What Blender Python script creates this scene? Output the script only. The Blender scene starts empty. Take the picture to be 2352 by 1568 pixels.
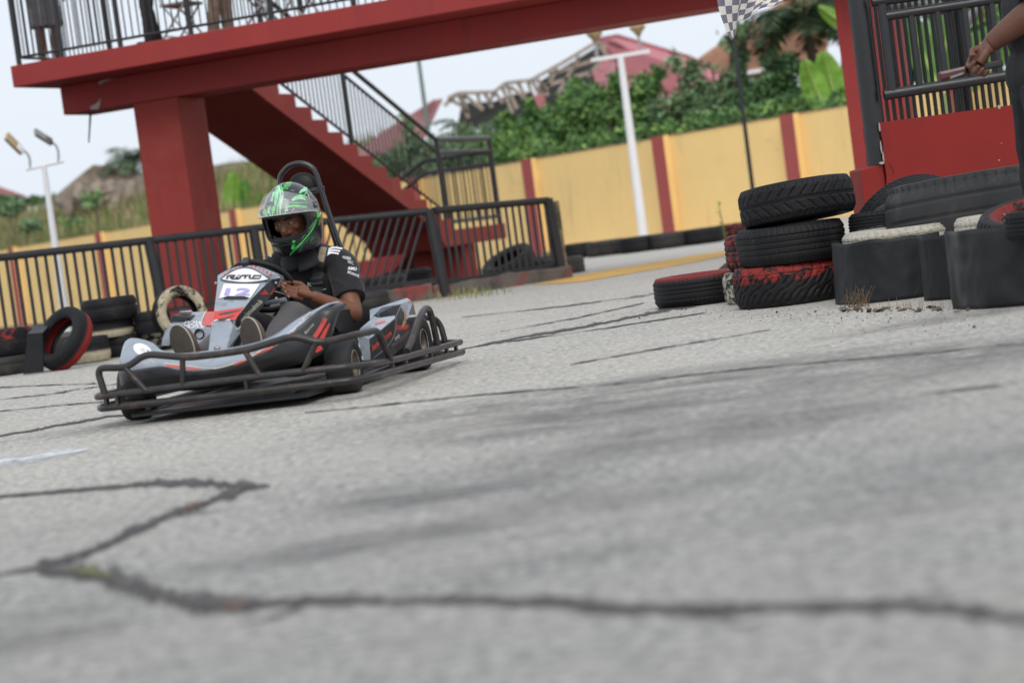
import bpy, bmesh, math, random
from mathutils import Vector, Matrix, Euler, noise as mnoise
random.seed(7)
S = bpy.context.scene
COL = S.collection
rad = math.radians
# ------------------------------------------------------------------ camera
FPX, CAMH = 5000.0, 0.69
ROLL, PITCH = rad(7.6), math.atan(268 / 5000.0)
_X0 = Vector((1, 0, 0)); FWD = Vector((0, math.cos(PITCH), -math.sin(PITCH))); _U0 = Vector((0, math.sin(PITCH), math.cos(PITCH)))
RGT = _X0 * math.cos(ROLL) - _U0 * math.sin(ROLL)
UPV = _X0 * math.sin(ROLL) + _U0 * math.cos(ROLL)
CAM = Vector((0, 0, CAMH))
cd = bpy.data.cameras.new('camera'); cam = bpy.data.objects.new('camera', cd); COL.objects.link(cam)
cam.matrix_world = Matrix(((RGT.x, UPV.x, -FWD.x, CAM.x), (RGT.y, UPV.y, -FWD.y, CAM.y), (RGT.z, UPV.z, -FWD.z, CAM.z), (0, 0, 0, 1)))
cd.sensor_width = 36; cd.lens = FPX / 2352 * 36; cd.clip_end = 3000; cd.clip_start = .05
cd.dof.use_dof = True; cd.dof.focus_distance = 12.6; cd.dof.aperture_fstop = 2.15
S.camera = cam
# ------------------------------------------------------------------ sky and sun (overcast)
SUN_EL, SUN_AZ = rad(46), rad(178)          # azimuth clockwise from +Y: behind the camera, to the right
w = bpy.data.worlds.new('World'); S.world = w; w.use_nodes = True
nt = w.node_tree; nt.nodes.clear()
out = nt.nodes.new('ShaderNodeOutputWorld'); bg = nt.nodes.new('ShaderNodeBackground'); sk = nt.nodes.new('ShaderNodeTexSky')
sk.sky_type = 'NISHITA'; sk.sun_disc = False; sk.sun_elevation = SUN_EL; sk.sun_rotation = SUN_AZ
sk.air_density = 1.2; sk.dust_density = 4.0; sk.altitude = 20
mx = nt.nodes.new('ShaderNodeMix'); mx.data_type = 'RGBA'; mx.inputs[0].default_value = .86
mx.inputs[7].default_value = (8.35, 9.0, 9.9, 1)      # the flat pale cloud layer in front of the clear sky
nt.links.new(sk.outputs[0], mx.inputs[6]); nt.links.new(mx.outputs[2], bg.inputs[0]); bg.inputs[1].default_value = .1
nt.links.new(bg.outputs[0], out.inputs[0])
ld = bpy.data.lights.new('sun', 'SUN'); ld.energy = 1.5; ld.angle = rad(36); ld.color = (1, .96, .9)
sun = bpy.data.objects.new('sun', ld); COL.objects.link(sun)
_d = Vector((math.sin(SUN_AZ) * math.cos(SUN_EL), math.cos(SUN_AZ) * math.cos(SUN_EL), math.sin(SUN_EL)))
sun.rotation_euler = _d.to_track_quat('Z', 'Y').to_euler(); sun.location = (8, -8, 20)
S.view_settings.view_transform = 'Standard'; S.view_settings.look = 'None'; S.view_settings.gamma = 1; S.view_settings.exposure = .13
S.view_settings.use_curve_mapping = False
S.render.engine = 'CYCLES'; S.cycles.use_denoising = True; S.cycles.max_bounces = 8; S.cycles.transparent_max_bounces = 12
S.cycles.caustics_reflective = False; S.cycles.caustics_refractive = False
# ------------------------------------------------------------------ measuring helpers: a sight line of the survey photograph meets a distance
def _ray(px, py): return FWD * FPX + RGT * (px - 1176) + UPV * (784 - py)
def at(px, py, Y):
    d = _ray(px, py); return CAM + d * (Y / d.y)
def gr(px, py, z=0.0):
    d = _ray(px, py); return CAM + d * ((z - CAMH) / d.z)
def onplane(px, py, p, n):
    d = _ray(px, py); return CAM + d * ((Vector(p) - CAM).dot(n) / d.dot(n))
# ------------------------------------------------------------------ materials
def lin(h):
    if isinstance(h, (tuple, list)): return tuple(h)[:3]
    h = h.lstrip('#'); c = [int(h[i:i + 2], 16) / 255 for i in (0, 2, 4)]
    return tuple(x / 12.92 if x <= .04045 else ((x + .055) / 1.055) ** 2.4 for x in c)
class N:
    def __init__(s, m): s.t = m.node_tree; s.n = s.t.nodes
    def new(s, k, **kw):
        x = s.n.new('ShaderNode' + k)
        for a, b in kw.items():
            if a.startswith('i_'): x.inputs[int(a[2:])].default_value = b
            else: setattr(x, a, b)
        return x
    def ln(s, a, b): s.t.links.new(a, b)
    def noise(s, vec, scale, detail=4, rough=.55, dist=0):
        x = s.new('TexNoise'); x.inputs['Scale'].default_value = scale; x.inputs['Detail'].default_value = detail
        x.inputs['Roughness'].default_value = rough; x.inputs['Distortion'].default_value = dist
        if vec is not None: s.ln(vec, x.inputs['Vector'])
        return x.outputs['Fac']
    def ramp(s, fac, stops, interp='LINEAR'):
        x = s.new('ValToRGB'); e = x.color_ramp.elements; x.color_ramp.interpolation = interp
        while len(e) < len(stops): e.new(.5)
        for k, (p, c) in enumerate(stops):
            e[k].position = p; e[k].color = (c, c, c, 1) if isinstance(c, (int, float)) else (*c, 1)
        s.ln(fac, x.inputs[0]); return x.outputs[0]
    def mix(s, fac, a, b, blend='MIX'):
        x = s.new('Mix', data_type='RGBA', blend_type=blend)
        for v, i in ((fac, 0), (a, 6), (b, 7)):
            if isinstance(v, (int, float)): x.inputs[i].default_value = v
            elif isinstance(v, tuple): x.inputs[i].default_value = (*v[:3], 1)
            else: s.ln(v, x.inputs[i])
        return x.outputs[2]
    def math(s, op, a, b=None, c=None):
        x = s.new('Math', operation=op)
        for i, v in enumerate((a, b, c)):
            if v is None: continue
            if isinstance(v, (int, float)): x.inputs[i].default_value = v
            else: s.ln(v, x.inputs[i])
        return x.outputs[0]
    def bump(s, h, strength, dist=.01):
        x = s.new('Bump'); x.inputs['Strength'].default_value = strength; x.inputs['Distance'].default_value = dist
        s.ln(h, x.inputs['Height']); return x.outputs[0]
MATS = {}
def mat(name, base, rough=.6, var=.12, scale=6, bump=0, bscale=60, metal=0, spec=.5, wear=None, wear2=None, coat=0, coords='Object', alpha=None, sheen=0, streak=None):
    """Principled material: base colour with soft variation, up to two noise masks of wear (colour, low, high, scale), fine bump."""
    if name in MATS: return MATS[name]
    m = bpy.data.materials.new(name); m.use_nodes = True; MATS[name] = m
    g = N(m); b = g.n['Principled BSDF']; c = lin(base)
    tc = g.new('TexCoord').outputs[coords]
    f = g.noise(tc, scale, 5)
    f2 = g.ramp(f, [(.3, tuple(x * (1 - var) for x in c)), (.7, tuple(min(1, x * (1 + var)) for x in c))])
    for wv in (wear, wear2):
        if wv:
            wc, lo, hi, ws = wv
            f2 = g.mix(g.ramp(g.noise(tc, ws, 7, .65, .3), [(lo, 0.), (hi, 1.)]), f2, lin(wc))
    if streak:
        wc, lo, hi, ws = streak
        mp = g.new('Mapping'); mp.inputs['Scale'].default_value = (1, 1, .09); g.ln(tc, mp.inputs[0])
        k1 = g.ramp(g.noise(mp.outputs[0], ws, 6, .62, .15), [(lo, 0.), (hi, 1.)]); k2 = g.ramp(g.noise(tc, ws * .3, 4), [(.42, 0.), (.62, 1.)])
        f2 = g.mix(g.math('MULTIPLY', k1, k2), f2, lin(wc))
    g.ln(f2, b.inputs['Base Color'])
    rr = g.ramp(f, [(.25, max(0, rough - .1)), (.75, min(1, rough + .1))]); g.ln(rr, b.inputs['Roughness'])
    b.inputs['Metallic'].default_value = metal; b.inputs['Specular IOR Level'].default_value = spec
    b.inputs['Coat Weight'].default_value = coat; b.inputs['Coat Roughness'].default_value = .12
    if sheen: b.inputs['Sheen Weight'].default_value = sheen
    if alpha is not None: b.inputs['Alpha'].default_value = alpha
    if bump: g.ln(g.bump(g.noise(tc, bscale, 4), bump), b.inputs['Normal'])
    return m
# ------------------------------------------------------------------ mesh builder
class MB:
    def __init__(s): s.v = []; s.f = []; s.m = []; s.sm = []
    def add(s, vs, fs, mi=0, smooth=False):
        o = len(s.v); s.v += [Vector(q) for q in vs]
        for f in fs: s.f.append(tuple(i + o for i in f)); s.m.append(mi); s.sm.append(smooth)
        return s
    def box(s, c, size, rot=None, mi=0, bev=0):
        c = Vector(c); hx, hy, hz = (x / 2 for x in size)
        R = rot if isinstance(rot, Matrix) else (Euler(rot).to_matrix() if rot else Matrix.Identity(3))
        vs = [c + R @ Vector((sx * hx, sy * hy, sz * hz)) for sx in (-1, 1) for sy in (-1, 1) for sz in (-1, 1)]
        return s.add(vs, [(0, 1, 3, 2), (4, 6, 7, 5), (0, 4, 5, 1), (2, 3, 7, 6), (0, 2, 6, 4), (1, 5, 7, 3)], mi)
    def bar(s, a, b, wd, ht, up=(0, 0, 1), mi=0):
        a, b = Vector(a), Vector(b); z = (b - a); L = z.length; z = z / L
        x = z.cross(Vector(up))
        x = x.normalized() if x.length > 1e-6 else Vector((1, 0, 0)); y = x.cross(z)
        R = Matrix((x, z, y)).transposed()
        return s.box((a + b) / 2, (wd, L, ht), R, mi)
    def prism(s, pts, d, mi=0, cap=True):
        """closed polygon swept along vector d"""
        n = len(pts); p = [Vector(q) for q in pts]; d = Vector(d)
        fs = [(i, (i + 1) % n, n + (i + 1) % n, n + i) for i in range(n)]
        if cap: fs += [tuple(range(n - 1, -1, -1)), tuple(range(n, 2 * n))]
        return s.add(p + [q + d for q in p], fs, mi)
    def rings(s, R, closed=True, caps=True, mi=0, smooth=True, loop=False):
        n = len(R[0]); vs = [q for r in R for q in r]; fs = []
        k = len(R)
        for i in range(k if loop else k - 1):
            a, b = i * n, ((i + 1) % k) * n
            for j in range(n if closed else n - 1):
                j2 = (j + 1) % n; fs.append((a + j, a + j2, b + j2, b + j))
        s.add(vs, fs, mi, smooth)
        if caps and closed and not loop:
            s.add(R[0], [tuple(range(n - 1, -1, -1))], mi); s.add(R[-1], [tuple(range(n))], mi)
        return s
    def tube(s, pts, r, n=10, mi=0, loop=False, flat=1.0):
        p = [Vector(q) for q in pts]; k = len(p); rr = r if isinstance(r, (list, tuple)) else [r] * k
        tang = []
        for i in range(k):
            a = p[(i - 1) % k] if loop or i > 0 else p[0]; b = p[(i + 1) % k] if loop or i < k - 1 else p[-1]
            tang.append((b - a).normalized())
        ref = Vector((0, 0, 1)) if abs(tang[0].z) < .9 else Vector((1, 0, 0))
        x = tang[0].cross(ref).normalized(); R = []
        for i in range(k):
            x = (x - tang[i] * x.dot(tang[i])).normalized(); y = tang[i].cross(x)
            R.append([p[i] + x * (math.cos(t) * rr[i]) + y * (math.sin(t) * rr[i] * flat) for t in (2 * math.pi * j / n for j in range(n))])
        return s.rings(R, True, True, mi, True, loop)
    def lathe(s, prof, n=24, M=None, mi=0, closed_prof=False):
        M = M or Matrix.Identity(4)
        R = [[M @ Vector((rr * math.cos(t), rr * math.sin(t), z)) for (rr, z) in prof] for t in (2 * math.pi * j / n for j in range(n))]
        return s.rings(R, closed_prof, False, mi, True, True)
    def ball(s, c, r, nu=14, nv=10, M=None, mi=0):
        c = Vector(c); r = r if isinstance(r, (tuple, list)) else (r, r, r); M = M or Matrix.Identity(3)
        R = []
        for i in range(nv + 1):
            e = -math.pi / 2 + math.pi * i / nv
            ce = max(math.cos(e), 1e-4)
            R.append([c + M @ Vector((r[0] * ce * math.cos(a), r[1] * ce * math.sin(a), r[2] * math.sin(e))) for a in (2 * math.pi * j / nu for j in range(nu))])
        return s.rings(R, True, False, mi, True)
    def grid(s, fn, nu, nv, mi=0, smooth=True, wrap=False):
        vs = [fn(i / nu, j / nv) for j in range(nv + 1) for i in range(nu + 1)]
        fs = [(j * (nu + 1) + i, j * (nu + 1) + i + 1, (j + 1) * (nu + 1) + i + 1, (j + 1) * (nu + 1) + i) for j in range(nv) for i in range(nu)]
        return s.add(vs, fs, mi, smooth)
    def mesh(s, name, mats, off=None):
        me = bpy.data.meshes.new(name); o = Vector(off) if off else Vector((0, 0, 0))
        me.from_pydata([tuple(q - o) for q in s.v], [], s.f)
        for m in (mats if isinstance(mats, (list, tuple)) else [mats]): me.materials.append(m)
        me.polygons.foreach_set('material_index', s.m); me.polygons.foreach_set('use_smooth', s.sm)
        me.update(); return me
    def build(s, name, mats, parent=None, off=None, fix=True, bevel=0, solid=0, weld=False):
        """off: subtract this point (build in world or kart coordinates, hang under an Empty standing there)"""
        me = s.mesh(name, mats, off)
        if fix or weld or solid:
            bm = bmesh.new(); bm.from_mesh(me)
            if weld: bmesh.ops.remove_doubles(bm, verts=bm.verts, dist=1e-4)
            bmesh.ops.recalc_face_normals(bm, faces=bm.faces); bm.to_mesh(me); bm.free()
        ob = bpy.data.objects.new(name, me); COL.objects.link(ob)
        if parent: ob.parent = parent
        if solid:
            q = ob.modifiers.new('thickness', 'SOLIDIFY'); q.thickness = solid; q.offset = 0
        if bevel:
            q = ob.modifiers.new('edge', 'BEVEL'); q.width = bevel; q.segments = 2; q.limit_method = 'ANGLE'; q.angle_limit = rad(35)
        return ob
def tag(o, label=None, cat=None, group=None, kind=None):
    if label: o['label'] = label
    if cat: o['category'] = cat
    if group: o['group'] = group
    if kind: o['kind'] = kind
    return o
def thing(name, label, cat, loc=(0, 0, 0), rotz=0, group=None):
    o = bpy.data.objects.new(name, None); COL.objects.link(o); o.location = loc; o.rotation_euler = (0, 0, rotz)
    o.empty_display_size = .1
    return tag(o, label, cat, group)
def part(name, me, parent, loc=(0, 0, 0), rot=(0, 0, 0), scale=None):
    o = bpy.data.objects.new(name, me); COL.objects.link(o); o.parent = parent; o.location = loc; o.rotation_euler = rot
    if scale: o.scale = scale
    return o
def copy_tree(o, parent=None, loc=None):
    c = o.copy(); COL.objects.link(c)
    if parent: c.parent = parent
    if loc is not None: c.location = loc
    for ch in o.children: copy_tree(ch, c)
    return c
def bend(pts, r=.05, n=5):
    """round the corners of a polyline"""
    p = [Vector(q) for q in pts]; o = [p[0]]
    for i in range(1, len(p) - 1):
        a, b = (p[i - 1] - p[i]), (p[i + 1] - p[i]); k = min(r, a.length * .45, b.length * .45)
        A, B = p[i] + a.normalized() * k, p[i] + b.normalized() * k
        o += [A * (1 - t) ** 2 + p[i] * (2 * t * (1 - t)) + B * t ** 2 for t in (j / n for j in range(n + 1))]
    return o + [p[-1]]
def spline(pts, n=6):
    p = [Vector(q) for q in pts]; o = []
    for i in range(len(p) - 1):
        a, b, c, d = p[max(i - 1, 0)], p[i], p[i + 1], p[min(i + 2, len(p) - 1)]
        for j in range(n):
            t = j / n; o.append(.5 * ((2 * b) + (c - a) * t + (2 * a - 5 * b + 4 * c - d) * t * t + (3 * b - a - 3 * c + d) * t ** 3))
    return o + [p[-1]]
_tmp = None
def tmpscene():
    global _tmp
    if _tmp is None: _tmp = bpy.data.scenes.new('workbench')
    return _tmp
def evalmesh(ob):
    t = tmpscene(); t.collection.objects.link(ob); vl = t.view_layers[0]; vl.update(); dg = vl.depsgraph; dg.update()
    return bpy.data.meshes.new_from_object(ob.evaluated_get(dg))
def remesh(mb, name, m, parent, off=None, voxel=.008, smooth=4, mats=None, fac=.5):
    """fuse overlapping shapes into one continuous skin"""
    me = mb.mesh(name + '_src', [m], off); ob = bpy.data.objects.new(name + '_src', me)
    q = ob.modifiers.new('r', 'REMESH'); q.mode = 'VOXEL'; q.voxel_size = voxel; q.use_smooth_shade = True
    if smooth:
        q = ob.modifiers.new('s', 'SMOOTH'); q.iterations = smooth; q.factor = fac
    nm = evalmesh(ob); nm.name = name
    bpy.data.objects.remove(ob); bpy.data.meshes.remove(me)
    nm.materials.clear(); nm.materials.append(m)
    nm.polygons.foreach_set('use_smooth', [True] * len(nm.polygons))
    o = bpy.data.objects.new(name, nm); COL.objects.link(o)
    if parent: o.parent = parent
    return o
def ruffle(ob, fn):
    vs = ob.data.vertices; nn_ = [v.normal.copy() for v in vs]; co = [v.co.copy() for v in vs]
    out_ = []
    for q, n in zip(co, nn_): out_ += list(q + n * fn(q))
    vs.foreach_set('co', out_); ob.data.update()
def lettering(s, fn, m, parent, off=None, name='lettering', shear=0, sx=1.0, bold=0):
    """letters as thin geometry; fn(u, v) gives the surface point, u along the line 0..1, v up 0..1 (cap height), both of the whole string"""
    cu = bpy.data.curves.new('t', 'FONT'); cu.body = s; cu.shear = shear; cu.offset = bold; cu.resolution_u = 3; cu.fill_mode = 'FRONT'
    ob = bpy.data.objects.new('t', cu)
    me = evalmesh(ob); bpy.data.objects.remove(ob); bpy.data.curves.remove(cu)
    xs = [v.co.x for v in me.vertices]; x0, x1 = min(xs), max(xs)
    if len(s) > 2 or True:
        bm = bmesh.new(); bm.from_mesh(me)
        bmesh.ops.triangulate(bm, faces=bm.faces); bm.to_mesh(me); bm.free()
    for v in me.vertices:
        q = Vector(fn((v.co.x - x0) / (x1 - x0), v.co.y / .7)); v.co = q - Vector(off) if off else q
    me.name = name; me.materials.clear(); me.materials.append(m)
    o = bpy.data.objects.new(name, me); COL.objects.link(o)
    if parent: o.parent = parent
    return o
# ================================================================== ground and track
def asphalt():
    m = bpy.data.materials.new('asphalt'); m.use_nodes = True; g = N(m); b = g.n['Principled BSDF']
    tc = g.new('TexCoord').outputs['Object']
    fine = g.noise(tc, 120, 3, .7); mid = g.noise(tc, 30, 4, .65); mid2 = g.noise(tc, 13, 4, .6); big = g.noise(tc, 1.1, 5, .6); blot = g.noise(tc, 5, 6, .68, .4)
    mp = g.new('Mapping'); mp.inputs['Rotation'].default_value = (0, 0, rad(12)); mp.inputs['Scale'].default_value = (.22, 3.2, 1); g.ln(tc, mp.inputs[0])
    streak = g.noise(mp.outputs[0], 1.5, 5, .62, .2)
    c = g.ramp(fine, [(.26, (.12, .119, .12)), (.44, (.27, .266, .262)), (.58, (.335, .33, .322)), (.76, (.58, .57, .55))])
    c = g.mix(g.ramp(mid, [(.38, .9), (.50, 0.)]), c, (.12, .119, .121))
    c = g.mix(g.ramp(mid, [(.54, 0.), (.67, .75)]), c, (.56, .55, .53))
    c = g.mix(g.ramp(mid2, [(.34, .45), (.47, 0.)]), c, (.17, .168, .17))
    c = g.mix(g.ramp(mid2, [(.56, 0.), (.72, .4)]), c, (.47, .46, .45))
    c = g.mix(g.ramp(blot, [(.55, 0.), (.72, .5)]), c, (.13, .128, .128))
    c = g.mix(g.ramp(big, [(.35, .28), (.6, 0.)]), c, (.38, .36, .335))
    c = g.mix(g.ramp(streak, [(.56, 0.), (.72, .38)]), c, (.12, .12, .125))
    vo = g.new('TexVoronoi'); vo.inputs['Scale'].default_value = 26; g.ln(tc, vo.inputs['Vector'])
    c = g.mix(g.ramp(vo.outputs['Distance'], [(.07, .6), (.18, 0.)]), c, (.10, .10, .10))
    # soft rubber and oil stains, each with its own place, length and heading
    sn = g.noise(tc, 3.2, 6, .68, .5); sn2 = g.noise(mp.outputs[0], 4.0, 5, .6, .3)
    for (px, py, lx, ly, rot, amt) in ((1480, 890, 1.5, .55, 10, .8), (1760, 905, 1.3, .4, 8, .75), (1250, 968, .7, .3, 12, .7), (1640, 985, .8, .35, 14, .8), (1060, 1120, .55, .28, 18, .75), (900, 1235, .45, .16, 15, .7), (1440, 1130, .5, .22, 14, .55), (640, 1275, .4, .12, 14, .55), (60, 1450, .35, .25, 0, .6), (2310, 800, .6, .45, 20, .85), (2150, 735, .9, .25, 25, .7), (1250, 1290, .35, .1, 10, .5), (2000, 1150, .5, .2, 10, .35), (2200, 1060, .5, .15, 12, .35), (330, 970, 1.0, .25, 6, .5)):
        q = gr(px, py); m4 = g.new('Mapping', vector_type='TEXTURE'); m4.inputs['Location'].default_value = (q.x, q.y, 0); m4.inputs['Rotation'].default_value = (0, 0, rad(rot)); m4.inputs['Scale'].default_value = (lx, ly * 1.6, 1); g.ln(tc, m4.inputs[0])
        gt = g.new('TexGradient', gradient_type='SPHERICAL'); g.ln(m4.outputs[0], gt.inputs[0])
        f = g.math('MULTIPLY', g.ramp(gt.outputs['Fac'], [(0., 0.), (.55, 1.)]), g.ramp(g.math('ADD', g.math('MULTIPLY', sn, .55), g.math('MULTIPLY', sn2, .5)), [(.40, 0.), (.62, amt)]))
        c = g.mix(f, c, (.075, .073, .075))
    # grazing sky sheen painted into the colour: track paler beyond an uneven edge
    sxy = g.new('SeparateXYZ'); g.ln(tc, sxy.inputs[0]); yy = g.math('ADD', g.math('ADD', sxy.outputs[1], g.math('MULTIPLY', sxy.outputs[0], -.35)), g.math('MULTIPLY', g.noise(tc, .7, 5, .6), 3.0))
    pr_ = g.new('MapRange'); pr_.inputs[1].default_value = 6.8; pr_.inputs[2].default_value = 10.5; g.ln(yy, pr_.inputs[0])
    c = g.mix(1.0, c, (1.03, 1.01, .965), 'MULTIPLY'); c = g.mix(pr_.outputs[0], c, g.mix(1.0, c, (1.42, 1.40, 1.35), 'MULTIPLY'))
    c = g.mix(0.0, c, c); g.ln(c, b.inputs['Base Color']); b.inputs['Roughness'].default_value = .72; b.inputs['Specular IOR Level'].default_value = .4
    h = g.math('ADD', fine, g.math('MULTIPLY', mid, 1.6)); g.ln(g.bump(h, .5, .006), b.inputs['Normal'])
    return m
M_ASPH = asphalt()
M_EARTH = mat('dry_earth', (.2, .16, .11), .95, .3, 2, .6, 30, wear=((.09, .12, .04), .45, .6, 1.5))
g_ = MB().grid(lambda u, v: Vector((-500 + 1000 * u, -60 + 1200 * v, -.62)), 4, 4, smooth=False)
tag(g_.build('ground', M_EARTH), kind='structure')
fence_l = [(-40, -.2), (-5.87, 20.9), (-2.33, 23.02), (-1.5, 23.35), (-.70, 23.55), (.66, 24.75), (1.2, 47.66)]
trk = [(-40, -40), (70, -40), (70, -43.3), (60, -30), (21.7, 20.6)] ; trk = [(-40, -40), (60, -40), (60, -12), (21.7, 20.6)]
g_ = MB(); tp_ = [(-40, -40), (60, -40), (60, -30), (22.0, 20.2)] + [(x, y) for x, y in reversed(fence_l)]
for a_, b_ in (((-40, -40), (60, -40)),): pass
g_.add([Vector((x, y, 0)) for x, y in tp_], [tuple(range(len(tp_)))])
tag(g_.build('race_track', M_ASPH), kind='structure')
M_BOUNCECUT = mat('bounce_cut_ground', (.055, .047, .04), .98, .3, 2, .6, 25, wear=((.05, .075, .028), .52, .64, 1.4))  # dark, mostly unseen ground added to cut bounce light on stair and bridge soffits
sl = MB(); bw = [(-70, 139.0), (-28, 86.4), (-16, 70.4), (-8, 59.8), (-3.5, 53.9), (-1.0, 50.6), (1.2, 47.66)]
n7 = len(bw); sl.add([Vector((x, y, -.004)) for x, y in fence_l] + [Vector((x, y + .4, -.46 if i < 5 else (-.3 if i == 5 else -.02))) for i, (x, y) in enumerate(bw)], [(i, i + 1, n7 + i + 1, n7 + i) for i in range(n7 - 1)])
tag(sl.build('infield_bounce_cut', M_BOUNCECUT), kind='structure')

def strip(path, name, m, z=.004, jit=.25, sub=8, seed=1, ends=True):
    """crack or painted line lying on the asphalt: path = (px, py, height in px)"""
    rr = random.Random(seed); pts = []
    for i in range(len(path) - 1):
        a, b = path[i], path[i + 1]
        for k in range(sub):
            t = k / sub; pts.append([a[j] + (b[j] - a[j]) * t for j in range(3)])
    pts.append(list(path[-1])); up, lo = [], []
    wv = 0; seed_ = seed * 7.3
    for q in pts:
        wv = wv * .6 + rr.uniform(-1, 1) * jit * .5; wd = q[2] * (2.7 if q[2] > 5.5 else 2.3) * (1 + rr.uniform(-jit, jit) * .5) * (1 + .75 * mnoise.noise((len(up) * .23, seed_, 0))); x = q[0]; y = q[1] + wv * q[2]
        up.append(gr(x + rr.uniform(-1, 1) * jit * 3, y - wd / 2, z)); lo.append(gr(x + rr.uniform(-1, 1) * jit * 3, y + wd / 2, z))
    n = len(pts); mb = MB(); mb.add(up + lo, [(i, i + 1, n + i + 1, n + i) for i in range(n - 1)])
    o = mb.build(name, m, fix=False); ul = o.data.uv_layers.new(name='uv')
    for li, lp in enumerate(o.data.loops): ul.data[li].uv = ((lp.vertex_index % n) / 10, 0. if lp.vertex_index < n else 1.)
    return tag(o, kind='structure')
def crackmat(name, col, col2, soft, brk, sc):
    m = bpy.data.materials.new(name); m.use_nodes = True; g = N(m); b = g.n['Principled BSDF']; t = g.new('TexCoord'); sx = g.new('SeparateXYZ'); g.ln(t.outputs['UV'], sx.inputs[0])
    e = g.math('SUBTRACT', 1.0, g.math('ABSOLUTE', g.math('SUBTRACT', g.math('MULTIPLY', sx.outputs[1], 2.0), 1.0)))
    n1 = g.noise(t.outputs['Object'], sc, 6, .7, .4); n2 = g.noise(t.outputs['Object'], sc * .22, 4, .6)
    v = g.math('ADD', e, g.math('MULTIPLY', g.math('SUBTRACT', n1, .5), 1.5)); v = g.math('SUBTRACT', v, g.ramp(n2, [(.38, brk), (.6, 0.)]))
    g.ln(g.ramp(v, [(.28, 0.), (.28 + soft, 1.)]), b.inputs['Alpha'])
    g.ln(g.mix(g.ramp(g.noise(t.outputs['Object'], sc * 1.7, 4), [(.48, 0.), (.66, 1.)]), col, col2), b.inputs['Base Color']); b.inputs['Roughness'].default_value = .95
    return m
M_CRACK = crackmat('crack_filler', (.05, .047, .046), (.14, .13, .12), .5, .15, 26)
M_CRACKT = crackmat('thin_crack', (.075, .072, .07), (.15, .145, .14), .4, .42, 16)
strip([(-30, 1142, 6), (150, 1125, 6), (300, 1112, 7), (370, 1108, 12), (450, 1107, 13), (500, 1110, 15), (560, 1113, 14), (620, 1115, 4)], 'track_crack', M_CRACK, seed=3, jit=.45)
strip([(585, 1117, 6), (540, 1127, 15), (480, 1150, 14), (400, 1178, 12), (300, 1222, 13), (215, 1258, 14), (150, 1282, 18), (85, 1302, 16)], 'track_crack', M_CRACK, .0045, seed=4, jit=.4)
strip([(85, 1302, 10), (180, 1312, 22), (260, 1328, 30), (330, 1352, 24), (420, 1376, 26), (520, 1391, 22), (620, 1383, 14), (720, 1377, 12), (1000, 1373, 15), (1180, 1377, 14), (1300, 1381, 17), (1450, 1392, 18), (1600, 1401, 18), (1800, 1393, 13), (2050, 1386, 17), (2180, 1395, 17), (2300, 1413, 20), (2420, 1424, 20)], 'track_crack', M_CRACK, .005, seed=5, jit=.4)
for i, (pth, wk) in enumerate([
    ([(-20, 1004, 3), (80, 986, 4), (160, 972, 5), (240, 957, 4), (330, 948, 3)], 1),
    ([(1058, 802, 3), (1180, 777, 4), (1300, 757, 5), (1400, 739, 5), (1470, 724, 5), (1530, 711, 6), (1600, 702, 4)], 1),
    ([(1110, 790, 2), (1300, 766, 2), (1470, 741, 3), (1620, 717, 2)], 0),
    ([(700, 946, 2), (830, 934, 2), (1100, 905, 2), (1420, 880, 3), (1700, 846, 2.5), (2160, 806, 2), (2400, 780, 2)], 0),
    ([(1310, 836, 1.5), (1480, 805, 2), (1770, 756, 1.5)], 0),
    ([(-20, 890, 2), (100, 884, 2), (220, 880, 1.5)], 0), ([(-20, 918, 2), (110, 905, 2.5), (200, 890, 3), (330, 872, 2)], 0),
    ([(-20, 945, 1.5), (130, 930, 1.5), (240, 921, 1.5)], 0),
    ([(1060, 728, 1.5), (1300, 702, 2.5), (1480, 678, 2.5), (1510, 672, 1)], 0), ([(1150, 760, 1.5), (1330, 728, 2), (1480, 695, 1.5)], 0),
        ([(2100, 905, 1), (2200, 893, 2.5), (2380, 872, 2)], 0), ([(380, 1190, 2), (430, 1178, 3), (520, 1168, 1)], 0)]):
    strip(pth, 'track_joint', M_CRACK if wk else M_CRACKT, .004 + .0002 * i, seed=20 + i, jit=.35, sub=14)
for k_, pth in enumerate(([(85, 1300, 6), (30, 1312, 5), (-30, 1320, 4)], [(1000, 1373, 5), (1060, 1350, 4), (1150, 1338, 2)], [(1600, 1401, 6), (1660, 1425, 5), (1760, 1440, 2)], [(720, 1377, 5), (640, 1408, 5), (560, 1430, 2)], [(2050, 1386, 5), (2110, 1362, 4), (2200, 1352, 2)])):
    strip(pth, 'track_crack', M_CRACK, .0055 + .0002 * k_, seed=60 + k_, jit=.5)
M_MOSS = crackmat('crack_moss', (.15, .15, .055), (.08, .08, .05), .6, .1, 30); M_RUSTY = crackmat('crack_leaf_litter', (.19, .11, .075), (.1, .08, .07), .6, .1, 30)
strip([(165, 1306, 6), (205, 1308, 16), (240, 1316, 14), (262, 1322, 4)], 'crack_moss', M_MOSS, .007, seed=51); strip([(505, 1387, 4), (540, 1389, 12), (572, 1386, 4)], 'crack_litter', M_RUSTY, .007, seed=52); strip([(420, 1164, 3), (440, 1160, 8), (460, 1154, 3)], 'crack_litter', M_RUSTY, .007, seed=53)
M_WPAINT = crackmat('worn_white_paint', (.62, .63, .66), (.36, .36, .37), .7, .5, 9)
strip([(-30, 1066, 34), (60, 1056, 30), (130, 1045, 20), (205, 1030, 4)], 'painted_line', M_WPAINT, .0042, seed=9, jit=.12)
M_YPAINT = mat('yellow_road_paint', (.62, .36, .07), .8, .15, 3, .3, 50, wear=((.3, .29, .27), .55, .7, 4))
yl = [(1216, 655), (1336, 630), (1470, 607), (1600, 585), (1690, 572), (1690, 581), (1600, 601), (1470, 624), (1336, 647)]
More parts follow.
